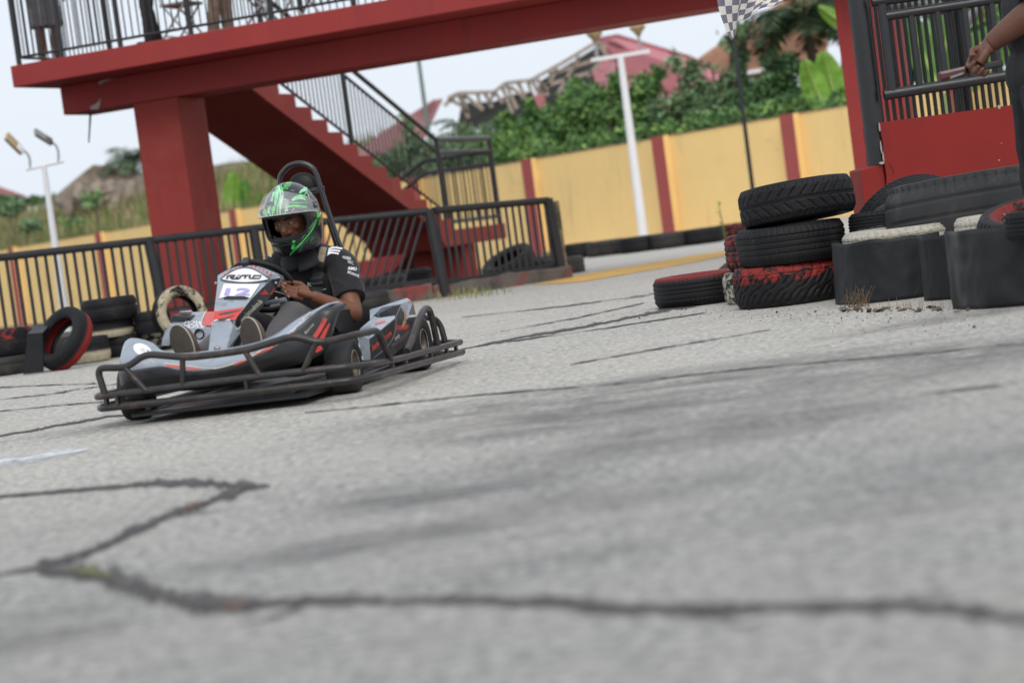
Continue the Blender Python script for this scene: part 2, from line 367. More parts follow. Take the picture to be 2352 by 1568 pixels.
tag(MB().add([gr(x, y, .0044) for x, y in yl], [tuple(range(9))]).build('painted_line', M_YPAINT), kind='structure')
# loose grit by the stacks and along the seams
M_GRIT = mat('grit', (.07, .065, .06), .9, .5, 30)
gb = MB(); rr = random.Random(5)
for k in range(330):
    if k < 200: q = gr(rr.gauss(1800, 190), rr.gauss(722, 9), 0)
    elif k < 260: q = gr(rr.uniform(0, 700), rr.gauss(880, 22), 0)
    else: q = gr(rr.uniform(1900, 2352), rr.gauss(745, 22), 0)
    s_ = rr.uniform(.0015, .005) * (1 if k % 29 else 2.4); R_ = Euler((rr.uniform(0, 3), rr.uniform(0, 3), rr.uniform(0, 3)))
    gb.box(q + Vector((0, 0, s_ * .35)), (s_, s_ * 1.4, s_ * .8), R_.to_matrix())
tag(gb.build('loose_grit', M_GRIT, fix=False), kind='stuff')
# ================================================================== boundary wall
M_YELLOW = mat('ochre_wall_paint', (.90, .63, .265), .85, .04, 1.2, .15, 30, streak=((.5, .33, .16), .56, .8, 3.2), wear=((.6, .42, .2), .62, .85, 1.6), wear2=((.25, .2, .13), .70, .84, 5))
M_WALLRED = mat('maroon_stripe_paint', (.36, .075, .07), .8, .08, 3, .15, 30, wear=((.28, .1, .09), .6, .8, 5))
M_COPING = mat('mossy_coping', (.42, .3, .17), .9, .2, 6, .4, 30, wear=((.1, .1, .07), .42, .6, 4))
WT = Vector((3.578, 44.5, 0)); WD = Vector((.6025, -.7981, 0)).normalized(); WN = Vector((-WD.y, WD.x, 0)) * -1   # WN faces the track
if WN.y > 0: WN = -WN
def wp(s, off=0, z=0): return WT + WD * s + WN * off + Vector((0, 0, z))
wall = thing('boundary_wall', 'long ochre yellow perimeter wall with maroon stripes, running behind the track under the bushes', 'wall', tuple(wp(0)))
WL0, WL1 = -46, 30
mb = MB(); mb.prism([wp(WL0, 0, -.6), wp(WL1, 0, -.6), wp(WL1, 0, 2.03), wp(WL0, 0, 2.03)], -WN * .2)
mb.build('wall_body', M_YELLOW, wall, off=wp(0))
mb = MB(); nn = 150
zt = [2.03 + .02 + mnoise.noise((i * .7, 0, 0)) * .025 for i in range(nn + 1)]
for i in range(nn):
    a, b = WL0 + (WL1 - WL0) * i / nn, WL0 + (WL1 - WL0) * (i + 1) / nn
    mb.add([wp(a, .02, 2.03), wp(b, .02, 2.03), wp(b, .02, zt[i + 1]), wp(a, .02, zt[i]), wp(a, -.22, 2.03), wp(b, -.22, 2.03), wp(b, -.22, zt[i + 1]), wp(a, -.22, zt[i])], [(0, 1, 2, 3), (3, 2, 6, 7), (5, 4, 7, 6)])
mb.build('coping', M_COPING, wall, off=wp(0))
def stripe_s(px, py): return (onplane(px, py, WT, WN) - WT).dot(WD)
PIERS = [stripe_s(33, 595), stripe_s(230, 539), -21.4, -17.4, -13.2, -8.9, stripe_s(1210, 365), stripe_s(1510, 315), stripe_s(1805, 265), 7.8, 12.2, 16.4]
for s in PIERS:
    mb = MB(); mb.prism([wp(s, .003, -.58), wp(s + .36, .003, -.58), wp(s + .36, .003, 2.05), wp(s, .003, 2.05)], WN * .17)
    p_ = mb.build('pier', M_YELLOW, wall, off=wp(0))
    MB().prism([wp(s - .003, .1735, -.57), wp(s + .363, .1735, -.57), wp(s + .363, .1735, 2.053), wp(s - .003, .1735, 2.053)], WN * .006).build('painted_stripe', M_WALLRED, p_, off=wp(0))
# ================================================================== footbridge
M_RED = mat('oxide_red_paint', (.285, .038, .036), .62, .09, 1.5, .08, 40, streak=((.17, .035, .032), .55, .75, 5), wear=((.36, .12, .09), .70, .86, 2.5), spec=.22)
M_REDW = mat('weathered_red_paint', (.275, .042, .036), .7, .1, 1.6, .1, 40, streak=((.18, .04, .035), .55, .75, 5), wear=((.32, .085, .06), .5, .78, 1.1), spec=.2)
M_SCRAPE = mat('bare_concrete', (.38, .34, .32), .9, .2, 20, .3, 50)
M_BLACK = mat('black_gloss_rail', (.014, .014, .016), .34, .2, 12, .05, 60, spec=.55, wear=((.1, .055, .045), .68, .82, 16))
A_ = Vector((-5.177, 24.6, 0)); BX = Vector((.9347, -.3554, 0)).normalized(); BP = Vector((-BX.y, BX.x, 0))
def bp(s, t, z): return A_ + BX * s + BP * t + Vector((0, 0, z))
bridge = thing('footbridge', 'oxide red concrete footbridge with black railings and a stair, spanning the track', 'bridge', tuple(bp(1.3, 1, 0)))
BO = bp(1.3, 1, 0)
ZB, ZT, SE = 2.938, 3.18, 12.6
mb = MB(); mb.prism([bp(0, 0, ZB), bp(SE, 0, ZB), bp(SE, 0, ZT), bp(0, 0, ZT)], BP * 2.15); mb.build('deck_slab', M_RED, bridge, BO, bevel=.012)
mb = MB(); mb.prism([bp(.13, .76, 2.61), bp(SE, .76, 2.61), bp(SE, .76, ZB - .003), bp(.13, .76, ZB - .003)], BP * .64); mb.build('main_beam', M_RED, bridge, BO, bevel=.01)
for s0, s1 in ((1.05, 1.62), (9.17, 9.74)):
    mb = MB(); mb.prism([bp(s0, .757, -.4), bp(s1, .757, -.4), bp(s1, .757, 2.607), bp(s0, .757, 2.607)], BP * .66); mb.build('column', M_RED if s0 > 5 else M_REDW, bridge, BO, bevel=.012)
# scraped patches and the stub of rod under the beam end
def spot(pts, name, m, p0, n):
    q = [onplane(x, y, p0, n) - n * .004 * (1 if n.dot(Vector(p0) - CAM) > 0 else -1) for x, y in pts]
    return MB().add(q, [tuple(range(len(q)))]).build(name, m, bridge, BO)
spot([(207, 246), (222, 238), (232, 225), (230, 240), (226, 252), (210, 252)], 'scraped_patch', M_SCRAPE, bp(0, .76, 0), BP)
spot([(226, 190), (240, 183), (262, 181), (245, 186), (228, 195)], 'scraped_patch', M_SCRAPE, bp(0, .76, 0), BP)
e0 = onplane(208, 262, bp(0, 1.0, 0), BP); e1 = onplane(204, 328, bp(0, 1.0, 0), BP); e0.z = 2.605
MB().tube([e0, e1], [.014, .008], 6).build('rod_stub', M_BLACK, bridge, BO)
def z7(x, y): return 612.5 + .371 * x, 122.5 + .371 * y
SR, SW = 1.5, 1.2
RUN, RISE, TK, ZK = .431, .1645, 3.642, 2.689      # inner corner of the first step seen below the beam
tk = lambda k: TK + RUN * k
zk = lambda k: ZK - RISE * k
prof = [(2.15, ZT - .004), (tk(-2), ZT - .004)]
for k in range(-2, 13):
    prof += [(tk(k), zk(k)), (tk(k + 1), zk(k))]
ZL = zk(12)
prof = prof[:-1]
TE = 11.0
prof += [(TE, ZL), (TE, ZL - .24), (tk(11.2), ZL - .24)]
# the soffit line
def soff(t): return ZK - RISE / RUN * (t - TK) - .24
prof += [(tk(11.2), ZL - .26), (tk(10.6), soff(tk(10.6)) + .02), (2.15, soff(2.15))]
mb = MB(); mb.prism([bp(SR, t, z) for t, z in prof], -BX * SW)
st = mb.build('stair_flight', M_REDW, bridge, BO, bevel=.008)
mb = MB(); mb.prism([bp(SR - .1, 9.3, -.4), bp(SR - .1, 9.85, -.4), bp(SR - .1, 9.85, ZL - .243), bp(SR - .1, 9.3, ZL - .243)], -BX * .8); mb.build('landing_pillar', M_REDW, bridge, BO, bevel=.01)
mb = MB()
t2 = 9.75   # second flight, down to the far left from the landing
pr2 = []
for k in range(5): pr2 += [(SR - SW - .28 * k, ZL - .003 - .145 * k), (SR - SW - .28 * (k + 1), ZL - .003 - .145 * k)]
pr2 += [(SR - SW - 1.4, -.4), (SR - SW - 1.0, -.4), (SR - SW, ZL - .3)]
mb.prism([bp(s_, t2, z_) for s_, z_ in pr2], BP * 1.2); mb.build('stair_flight', M_RED, bridge, BO)
# ---- railings of the bridge: rail > bars
def bar_mesh(h, r=.009, n=6):
    return MB().tube([(0, 0, 0), (0, 0, h)], r, n).mesh('baluster', M_BLACK)
def railing(parent, off, a, b, z0a, z0b, h, nb, top=.028, bot=.016, gap=.1, posts=(), pr=.035, br=.009, name='railing', m=None, bars=True, topextra=0):
    """a, b ends at floor level; straight railing with bars as sub-parts"""
    m = m or M_BLACK
    a, b = Vector(a), Vector(b)
    mb = MB()
    A0, B0 = Vector((a.x, a.y, z0a)), Vector((b.x, b.y, z0b)); U = Vector((0, 0, 1))
    mb.tube([A0 + U * h, B0 + U * h], top, 10); mb.tube([A0 + U * gap, B0 + U * gap], bot, 8)
    if topextra: mb.tube([A0 + U * (h - topextra), B0 + U * (h - topextra)], bot, 8)
    r_ = mb.build(name, m, parent, off)
    for t in posts:
        q = A0.lerp(B0, t); MB().tube([q - U * .02, q + U * (h + .012)], pr, 10).build('post', m, r_, off)
    if bars:
        me = MB().tube([(0, 0, 0), (0, 0, h - gap - topextra)], br, 6).mesh('baluster', m)
        for i in range(nb):
            q = A0.lerp(B0, (i + .5) / nb) + U * gap
            part('baluster', me, r_, q - Vector(off))
    return r_
railing(bridge, BO, bp(.08, .07, 0), bp(6.2, .07, 0), ZT, ZT, 1.05, 72, posts=(0, .092, .215, .36, .52, .68, .84, 1), gap=.085, pr=.03, br=.0085)
railing(bridge, BO, bp(6.25, .07, 0), bp(SE, .07, 0), ZT, ZT, 1.05, 0, posts=(.2, .5, .8), gap=.085, bars=False)
railing(bridge, BO, bp(.09, .14, 0), bp(.09, 2.08, 0), ZT, ZT, 1.05, 20, posts=(1,), gap=.085, br=.0085)
railing(bridge, BO, bp(SR + .05, 2.08, 0), bp(7.2, 2.08, 0), ZT, ZT, 1.05, 62, posts=(0, .2, .4, .6, .8, 1), gap=.085, br=.0085)
# ---- stair railing on the right flank
SPt = bp(SR - .06, 0, 0)
def sp(x, y): return onplane(*z7(x, y), SPt, BX)
lo0, lo1 = sp(85, 185), sp(1062, 948); mi0, mi1 = sp(440, 108), sp(1050, 610); hi0, hi1 = sp(470, 60), sp(1047, 535)
def ext(a, b, k): return a + (a - b) * k
slope = (lo0 - lo1)
lo0 = lo0 + slope * .12; mi0 = mi0 + slope * .45; hi0 = hi0 + slope * .42
rl = MB().tube([lo0, lo1], .02, 8).tube([mi0, mi1], .022, 8).tube([hi0, hi1], .034, 10).build('stair_railing', M_BLACK, bridge, BO)
n_b = 44
for i in range(n_b):
    t = (i + .5) / n_b; q = lo0.lerp(lo1, t)
    tt = (q - mi0).dot(BP) / (mi1 - mi0).dot(BP); top = mi0.lerp(mi1, tt)
    part('baluster', bar_mesh(top.z - q.z, .011), rl, q - BO)
for (x, y) in ((525, 560), (1108, 975), (20, 200)):
    q = sp(x, y); tt = (q - hi0).dot(BP) / (hi1 - hi0).dot(BP); top = hi0.lerp(hi1, tt)
    MB().tube([Vector((q.x, q.y, q.z - .04)), Vector((q.x, q.y, top.z))], .032, 8).build('post', M_BLACK, rl, BO)
# landing railing
la, lb = Vector((hi1.x, hi1.y, 0)), bp(SR - .06, TE - .06, 0)
hz = hi1.z; lb2 = Vector((lb.x, lb.y, 0))
r2 = MB().tube([la + Vector((0, 0, hz)), lb2 + Vector((0, 0, hz))], .042, 10).tube([la + Vector((0, 0, hz - .19)), lb2 + Vector((0, 0, hz - .19))], .03, 8).tube([la + Vector((0, 0, ZL + .12)), lb2 + Vector((0, 0, ZL + .12))], .03, 8).build('landing_railing', M_BLACK, bridge, BO)
for t, r_ in ((0, .036), (1, .04)):
    q = la.lerp(lb2, t); MB().tube([q + Vector((0, 0, ZL)), q + Vector((0, 0, hz))], r_, 8).build('post', M_BLACK, r2, BO)
bm_ = bar_mesh(hz - .19 - ZL - .12, .012)
for i in range(13): part('baluster', bm_, r2, la.lerp(lb2, (i + .7) / 13.4) + Vector((0, 0, ZL + .12)) - BO)
fa, fb = bp(SR - .06, TE - .06, 0), bp(SR - SW, TE - .06, 0); fc = bp(SR - SW - 1.5, TE - .06, 0)
H_ = hz - .2
r3 = MB().tube(bend([fa + Vector((0, 0, H_)), fb + Vector((0, 0, H_)), fc + Vector((0, 0, H_ - .78))], .06), .036, 8).tube(bend([fa + Vector((0, 0, H_ - .2)), fb + Vector((0, 0, H_ - .2)), fc + Vector((0, 0, H_ - .98))], .06), .03, 8).build('landing_railing', M_BLACK, bridge, BO)
for i in range(17):
    s_ = SR - .1 - 2.5 * i / 16; q = bp(s_, TE - .06, 0); dz = max(0, (SR - SW - s_)) * .52
    part('baluster', bar_mesh(H_ - .2 - ZL - .1, .012), r3, q + Vector((0, 0, ZL + .1 - dz)) - BO)
# ================================================================== trackside fences
M_FENCE = mat('chipped_black_fence', (.02, .02, .023), .5, .25, 9, .12, 50, spec=.45, wear=((.17, .1, .085), .64, .78, 20), wear2=((.3, .29, .28), .72, .8, 9))
M_KERB = mat('grimy_kerb', (.12, .105, .095), .95, .3, 4, .7, 25, wear=((.25, .05, .04), .52, .62, 2.2), wear2=((.05, .05, .05), .5, .65, 6))
def fence(label, a, b, za, zb, nb, posts, kz=.1, lean=0, gap=.2, pr=.05, skip=(), zbase=.0, rr=.04, br=.015):
    a, b = Vector(a), Vector(b); a.z = b.z = 0
    f = thing('steel_fence', label, 'fence', tuple((a + b) / 2), group='black steel fences beside the track'); off = (a + b) / 2
    A0, B0 = a + Vector((0, 0, za)), b + Vector((0, 0, zb)); U = Vector((0, 0, 1))
    MB().tube([A0, B0], rr, 10).build('top_rail', M_FENCE, f, off)
    A1, B1 = a + U * gap, b + U * gap
    MB().bar(A1, B1, .04, .045).build('bottom_rail', M_FENCE, f, off)
    for t, dx in posts:
        q = a.lerp(b, t); top = A0.lerp(B0, t); MB().tube([q + Vector((dx, 0, zbase - .02)), top + U * .02], pr, 12).build('post', M_FENCE, f, off)
    d = (b - a)
    for i in range(nb):
        t = (i + .5) / nb
        if i in skip: continue
        q0 = A1.lerp(B1, t); q1 = A0.lerp(B0, t)
        if lean: q0 = q0 - d.normalized() * lean
        me = MB().bar(Vector((0, 0, 0)), q1 - q0, br * 2, br * 1.3).mesh('fence_bar', M_FENCE)
        part('fence_bar', me, f, q0 - off)
    return f
FL0 = at(-160, 610, 20.9); FL1 = at(632, 519, 23.0)
fence('long straight black bar fence behind the tyre row, in front of the bridge column', FL0, FL1, FL0.z, FL1.z, 37, ((.115 + .495, .07), (.93, .03)), gap=.28, pr=.055)
FM0 = at(660, 517, 23.08); FM1 = at(985, 485, 23.5)
fence('bent black fence panel with slanting bars behind the helmeted driver', FM0, FM1, FM0.z, FM1.z, 17, ((1, .06),), lean=.34, gap=.2, pr=.056)
FR0 = at(995, 484, 23.52); FR1 = at(1258, 460, 24.6)
fence('short black fence panel with chipped lower rail ending beside the yellow road paint', FR0, FR1, FR0.z, FR1.z, 17, ((1, .06),), gap=.16, pr=.06)
k0, k1, k2 = gr(-200, 800, 0), FM1, FR1
def kerb(name, label, a, b, h, wd, m, n=20, grp=None):
    a, b = Vector((a.x, a.y, 0)), Vector((b.x, b.y, 0)); d = (b - a); nx = Vector((-d.y, d.x, 0)).normalized()
    k = MB(); R = []
    for i in range(n + 1):
        q = a.lerp(b, i / n); hh = h * (1 + .22 * mnoise.noise((i * .6, a.x, 3))); ww = wd * (1 + .1 * mnoise.noise((i * .5, 7, a.y)))
        R.append([q - nx * ww / 2 + Vector((0, 0, -.03)), q - nx * ww / 2.1 + Vector((0, 0, hh * .9)), q - nx * ww / 2.6 + Vector((0, 0, hh)), q + nx * ww / 2 + Vector((0, 0, hh)), q + nx * ww / 2 + Vector((0, 0, -.03))])
    k.rings(R, True, True, 0, False)
    return tag(k.build(name, m), label, 'kerb', group=grp)
kerb('concrete_kerb', 'low grimy concrete kerb with flaking red paint under the short fence panel', FR0 + Vector((-.15, -.02, 0)), FR1 + Vector((.12, 0, 0)), .145, .16, M_KERB)
kerb('concrete_kerb', 'dark concrete kerb under the bent fence panel behind the kart', FM0, FM1 + Vector((-.1, 0, 0)), .17, .2, M_KERB)
kerb('concrete_kerb', 'dark concrete kerb under the long fence behind the left tyre row', FL0, FL1, .2, .2, M_KERB)
e = FR1 + Vector((.09, .12, 0)); e.z = 0
mb = MB(); mb.box(e + Vector((0, 0, .43)), (.06, .09, .9), (0, 0, .35)); tag(mb.build('concrete_stump', M_COPING, bevel=.015), 'mossy slim concrete stump at the end of the short fence panel', 'stump')
# red block in kerb
q = gr(1095, 668); mb = MB(); mb.box((q.x, q.y + .12, .06), (.5, .1, .16), (0, 0, .6)); tag(mb.build('kerb_block', M_REDW, bevel=.01), 'short red painted kerb block at the foot of the landing pillar', 'kerb block')
# ================================================================== right plinth with rails
M_PLINTH = mat('plinth_red_paint', (.225, .020, .017), .6, .08, 2, .12, 40, streak=((.14, .02, .018), .52, .74, 5), wear=((.3, .07, .06), .70, .86, 7), spec=.2)
YP = 15.5
def zs(x, y): return x * .2539 + 1898.7, y * .2539
P0 = at(*zs(480, 1110), YP); P1 = at(*zs(2300, 832), YP)
pl = thing('concrete_plinth', 'dark red painted concrete plinth with chipped edges, behind the big bald tyre', 'plinth', (P0.x + .8, YP + .3, 0)); PO = Vector((P0.x + .8, YP + .3, 0))
mb = MB(); nn = 14; zz = [P0.z * (i / nn) for i in range(nn + 1)]
left = [Vector((P0.x + .012 * mnoise.noise((i * 1.7, 0, 1)) + (0.012 if i < 4 else 0), YP, zz[i])) for i in range(nn + 1)]
mb.prism([Vector((P1.x, YP, 0)), Vector((P1.x, YP, P0.z))] + left[::-1], (0, .75, 0)); mb.build('plinth_body', M_PLINTH, pl, PO)
mb = MB(); l0 = at(*zs(285, 1530), YP); l1 = P0.x - .006
mb.prism([Vector((l0.x + .01, YP + .03, -.02)), Vector((l1, YP + .03, -.02)), Vector((l1, YP + .03, l0.z + .015)), Vector((l0.x + .02, YP + .03, l0.z - .005))], (0, .5, 0)); mb.build('ledge', M_PLINTH, pl, PO, bevel=.01)
for (x, y, sx, sz) in ((500, 1475, .055, .02), (1560, 968, .03, .03), (1560, 1450, .022, .008), (1580, 1298, .014, .006), (478, 1150, .016, .07), (492, 1330, .014, .1), (512, 1420, .012, .08)):
    q = at(*zs(x, y), YP); k = 7
    MB().add([Vector((q.x + math.cos(a) * sx / 2 * (.7 + .5 * abs(mnoise.noise((a, x, 0)))), YP - .003, q.z + math.sin(a) * sz / 2)) for a in (2 * math.pi * i / k for i in range(k))], [tuple(range(k))]).build('chipped_patch', M_SCRAPE, pl, PO)
M_HAIR = mat('hairline_crack', (.05, .012, .012), .9, .2)
cp = [at(*zs(x, y), YP - .003) for x, y in ((560, 1480), (580, 1500), (600, 1540), (607, 1580))]
MB().add([q + Vector((d_, 0, 0)) for q in cp for d_ in (-.003, .003)], [(0, 1, 3, 2), (2, 3, 5, 4), (4, 5, 7, 6)]).build('hairline_crack', M_HAIR, pl, PO)
# corner post and two rail sets
gd = thing('black_guard_rail', 'black steel guard rail with round corner post on the red plinth', 'guard rail', (P0.x, YP, 0)); GO = Vector((P0.x, YP, 0))
pb, pt_ = at(*zs(472, 1490), YP + .1), at(*zs(305, 0), YP + .1); pt_ = pb + (Vector((pb.x, pb.y, 2.6)) - pb)
MB().tube([pb, pt_], .078, 16).build('corner_post', M_BLACK, gd, GO)
YN = YP - .02
n0, n1 = at(*zs(535, 150), YN), at(*zs(2100, -90), YN); m0, m1 = at(*zs(520, 862), YN), at(*zs(2100, 612), YN)
u0, u1 = at(*zs(395, 28), YN), at(*zs(2100, -330), YN)
MB().tube([n0, n1], .035, 10).build('rail', M_BLACK, gd, GO); MB().tube([m0, m1], .04, 10).build('rail', M_BLACK, gd, GO)
MB().tube([at(*zs(410, 22), YN), at(*zs(760, -22), YN), at(*zs(2100, -250), YN)], .035, 10).build('rail', M_BLACK, gd, GO)
for xt, yt, xb, yb, r_ in ((505, 40, 590, 830, .036), (760, 120, 840, 790, .027), (998, 80, 1075, 750, .026), (1240, 50, 1320, 715, .025), (1490, 10, 1560, 660, .026), (1740, -40, 1810, 620, .026)):
    a_, b_ = at(*zs(xt, yt), YN), at(*zs(xb, yb), YN); a_.x = b_.x = (a_.x + b_.x) / 2
    MB().tube([b_, a_], r_, 10).build('upright', M_BLACK, gd, GO)
YT = YP + .4
for i in range(21):
    xb = 560 + 62 * i; yb = 1100 - .153 * (xb - 560)
    b_ = at(*zs(xb, yb), YT); h_ = 1.0
    MB().tube([Vector((b_.x, YT, P0.z - .01)), Vector((b_.x, YT, P0.z + h_))], .0155, 6).build('thin_bar', M_BLACK, gd, GO)
MB().tube([Vector((P0.x - .1, YT, P0.z + 1.0)), Vector((P0.x + 2.2, YT, P0.z + 1.0))], .03, 8).build('rail', M_BLACK, gd, GO)
b_ = at(*zs(1255, 1000), YP + .6); MB().tube([Vector((b_.x, b_.y, P0.z - .02)), Vector((b_.x, b_.y, P0.z + .86))], .062, 14).build('stout_post', M_BLACK, gd, GO)
M_GREYP = mat('worn_grey_pipe', (.23, .225, .22), .5, .2, 12, .1, 50, wear=((.3, .1, .08), .62, .74, 14))
g1 = [at(*zs(x, y), YP + .62) for x, y in ((540, 62), (800, 70), (1190, 80))]
MB().tube(g1, .052, 12).build('grey_pipe', M_GREYP, gd, GO)
g2 = [at(*zs(x, y), YP + .9) for x, y in ((1235, 270), (1260, 215), (1390, 40), (1500, -90))]
MB().tube(bend(g2, .08), .036, 10).build('grey_pipe', M_GREYP, gd, GO)
# ================================================================== tyres
def rubber(name, base=(.0105, .0105, .012), paint=None, lo=None, hi=None, cover=.5, wear=None, pscale=9, dust=.5, inner=None, spec=.22, outer=None):
    """tyre rubber; paint between the local heights lo..hi (tyre axis = z), broken up by noise; inner: paint inside this radius"""
    if name in MATS: return MATS[name]
    m = bpy.data.materials.new(name); m.use_nodes = True; MATS[name] = m; g = N(m); b = g.n['Principled BSDF']
    tc = g.new('TexCoord').outputs['Object']
    n1 = g.noise(tc, 5, 6, .65); n2 = g.noise(tc, 45, 4, .6)
    c = g.ramp(n1, [(.3, tuple(x * .75 for x in base)), (.7, tuple(x * 1.35 for x in base))])
    c = g.mix(g.ramp(n2, [(.58, 0.), (.85, dust * .25)]), c, (.1, .097, .09))
    c = g.mix(g.ramp(g.noise(tc, 2.6, 6, .7, .6), [(.55, 0.), (.75, dust * .6)]), c, (.09, .083, .075))
    rgh = g.ramp(n1, [(.3, .5), (.7, .74)])
    if paint:
        sx = g.new('SeparateXYZ'); g.ln(tc, sx.inputs[0])
        pn = g.noise(tc, pscale, 7, .72, .4)
        zz = sx.outputs[2]
        f = None
        if lo is not None:
            a = g.new('MapRange'); a.inputs[1].default_value = lo - .012; a.inputs[2].default_value = lo + .012; g.ln(zz, a.inputs[0]); f = a.outputs[0]
        if hi is not None:
            a = g.new('MapRange'); a.inputs[1].default_value = hi + .012; a.inputs[2].default_value = hi - .012; g.ln(zz, a.inputs[0])
            f = g.math('MULTIPLY', f, a.outputs[0]) if f is not None else a.outputs[0]
        if outer is not None:
            r2 = g.math('SQRT', g.math('ADD', g.math('MULTIPLY', sx.outputs[0], sx.outputs[0]), g.math('MULTIPLY', sx.outputs[1], sx.outputs[1])))
            a = g.new('MapRange'); a.inputs[1].default_value = outer - .006; a.inputs[2].default_value = outer + .006; g.ln(r2, a.inputs[0])
            f = g.math('MULTIPLY', f, a.outputs[0]) if f is not None else a.outputs[0]
        if inner is not None:
            r2 = g.math('SQRT', g.math('ADD', g.math('MULTIPLY', sx.outputs[0], sx.outputs[0]), g.math('MULTIPLY', sx.outputs[1], sx.outputs[1])))
            a = g.new('MapRange'); a.inputs[1].default_value = inner + .01; a.inputs[2].default_value = inner - .01; g.ln(r2, a.inputs[0])
            f = g.math('MULTIPLY', f, a.outputs[0]) if f is not None else a.outputs[0]
        thr = .27 + .46 * cover; pm = g.ramp(pn, [(max(.01, thr - .03), 1.), (min(.99, thr + .03), 0.)])
        f = g.math('MULTIPLY', f, pm) if f is not None else pm
        c = g.mix(f, c, g.ramp(n2, [(.3, tuple(x * .75 for x in lin(paint))), (.7, tuple(min(1, x * 1.15) for x in lin(paint)))]))
    g.ln(c, b.inputs['Base Color']); g.ln(rgh, b.inputs['Roughness']); b.inputs['Specular IOR Level'].default_value = spec
    g.ln(g.bump(n2, .12, .004), b.inputs['Normal'])
    return m
def tread(kind, th, t):
    """groove depth 0..1 at angle th, t in -1..1 across the tread"""
    fr = lambda x: x - math.floor(x)
    g = 0.0
    def ring(c, w_): return 1.0 if abs(t - c) < w_ else 0.0
    if kind == 'chevron':
        g = max(ring(.08, .035), ring(-.08, .035)); a = abs(t)
        if .12 < a < .97:
            ph = fr(th * 30 / (2 * math.pi) - 1.15 * a ** 1.0 * (1 if a < .72 else 1.0) + (.5 if t < 0 else 0))
            wd = .16 if a > .3 else .11
            if a > .74: ph = fr(th * 60 / (2 * math.pi))
            g = max(g, 1.0 if ph < wd else 0)
    elif kind == 'rib':
        g = max(ring(-.48, .03), ring(-.14, .035), ring(.22, .035), ring(.58, .03))
        if t > .62: g = max(g, 1.0 if fr(th * 52 / (2 * math.pi)) < .16 else 0)
        elif t < -.5: g = max(g, .7 if fr(th * 80 / (2 * math.pi) + t * 2) < .2 else 0)
        elif -.14 < t < .22: pass
        else: g = max(g, .6 if abs(fr(th * 60 / (2 * math.pi)) - .5) < .10 + .0 and abs(fr(t * 3)) < .75 else 0)
    elif kind == 'sweep':
        a = t + .15
        ph = fr(th * 22 / (2 * math.pi) - .9 * math.copysign(abs(a) ** .6, a) * 1.15); 
        g = 1.0 if ph < .17 and abs(a) < .8 else 0
        ph2 = fr(th * 22 / (2 * math.pi) - .9 * math.copysign(abs(a) ** .6, a) * 1.15 + .5)
        if .25 < abs(a) < .7 and ph2 < .12: g = 1
        if t > .72: g = max(g, .9 if fr(th * 34 / (2 * math.pi)) < .13 else 0)
        g = max(g, ring(.7, .02))
    elif kind == 'four':
        g = max(ring(-.55, .028), ring(-.12, .035), ring(.2, .035), ring(.55, .028))
        if abs(t) > .6: g = max(g, .9 if fr(th * 64 / (2 * math.pi) + (.3 if t > 0 else 0)) < .18 else 0)
    elif kind == 'blocks':
        g = max(ring(-.45, .045), ring(0, .045), ring(.45, .045), 1.0 if fr(th * 46 / (2 * math.pi) + t * .4) < .2 else 0)
    elif kind == 'bald':
        g = .8 * max(ring(-.5, .025), ring(.02, .025), ring(.55, .025)); g = max(g, .7 if abs(t) > .74 and fr(th * 50 / (2 * math.pi)) < .2 else 0)
    return g
def tyre_mesh(R, W, kind='four', ns=96, fine=False, depth=.008, rim=.62):
    if fine: ns = 336
    nt_ = 34 if fine else 10
    pr = []
    h = W / 2; rb = R * rim
    crown = .05 if kind == 'bald' else .012
    def base(t): return R * (1 - crown * t * t - .035 * max(0, abs(t) - .75) / .25), t * h * .84
    side = [(R * .93, .965), (R * .86, 1.0), (R * .76, .985), (R * .68, .88), (rb, .74), (rb - .004, .62), (rb + .02, .55), (R * .78, .74), (R * .88, .74)]
    V = []
    def prof(th):
        p = []
        for i in range(nt_ + 1):
            t = -1 + 2 * i / nt_; r_, z = base(t); p.append((r_ - depth * tread(kind, th, t) * (1 if kind else 0), z))
        for r_, z in side: p.append((r_, z * h))
        p.append((R * .93, .4 * h)); p.append((R * .93, -.4 * h))
        for r_, z in reversed(side): p.append((r_, -z * h))
        return p
    Rr = []
    for j in range(ns):
        th = 2 * math.pi * j / ns; k = 1 + .006 * mnoise.noise((math.cos(th) * 2 + R * 50, math.sin(th) * 2, W * 30))
        Rr.append([Vector((r_ * k * math.cos(th), r_ * k * math.sin(th), z)) for r_, z in prof(th)])
    return MB().rings(Rr, True, False, 0, True, True)
_tm = {}
def tyre(label, c, R, W, m, kind='four', fine=False, axis=None, roll=0, rot=None, group='old tyres stacked along the track', depth=.008):
    key = (round(R, 3), round(W, 3), kind, fine, m.name, depth)
    if key not in _tm: _tm[key] = tyre_mesh(R, W, kind, fine=fine, depth=depth).mesh('tyre', m)
    o = bpy.data.objects.new('old_tyre', _tm[key]); COL.objects.link(o); o.location = c
    if axis: q = Vector(axis).to_track_quat('Z', 'Y'); o.rotation_euler = (q.to_matrix() @ Matrix.Rotation(roll, 3, 'Z')).to_euler()
    else: o.rotation_euler = rot or (0, 0, roll)
    return tag(o, label, 'tyre', group)
RBK = rubber('black_tyre_rubber')
RBK2 = rubber('dusty_tyre_rubber', (.032, .031, .030), dust=1.0)
RRED = rubber('red_painted_rubber_upper', paint=(.24, .026, .022), lo=.03, cover=.5, pscale=13)
RREDG = rubber('red_flecked_rubber', paint=(.25, .026, .022), lo=-.5, cover=.42, pscale=14)
RREDT = rubber('red_sidewall_rubber', paint=(.20, .026, .024), lo=.082, cover=.9, pscale=6)
RWHT = rubber('cream_painted_rubber', paint=(.43, .40, .335), lo=-.5, cover=.85, pscale=10)
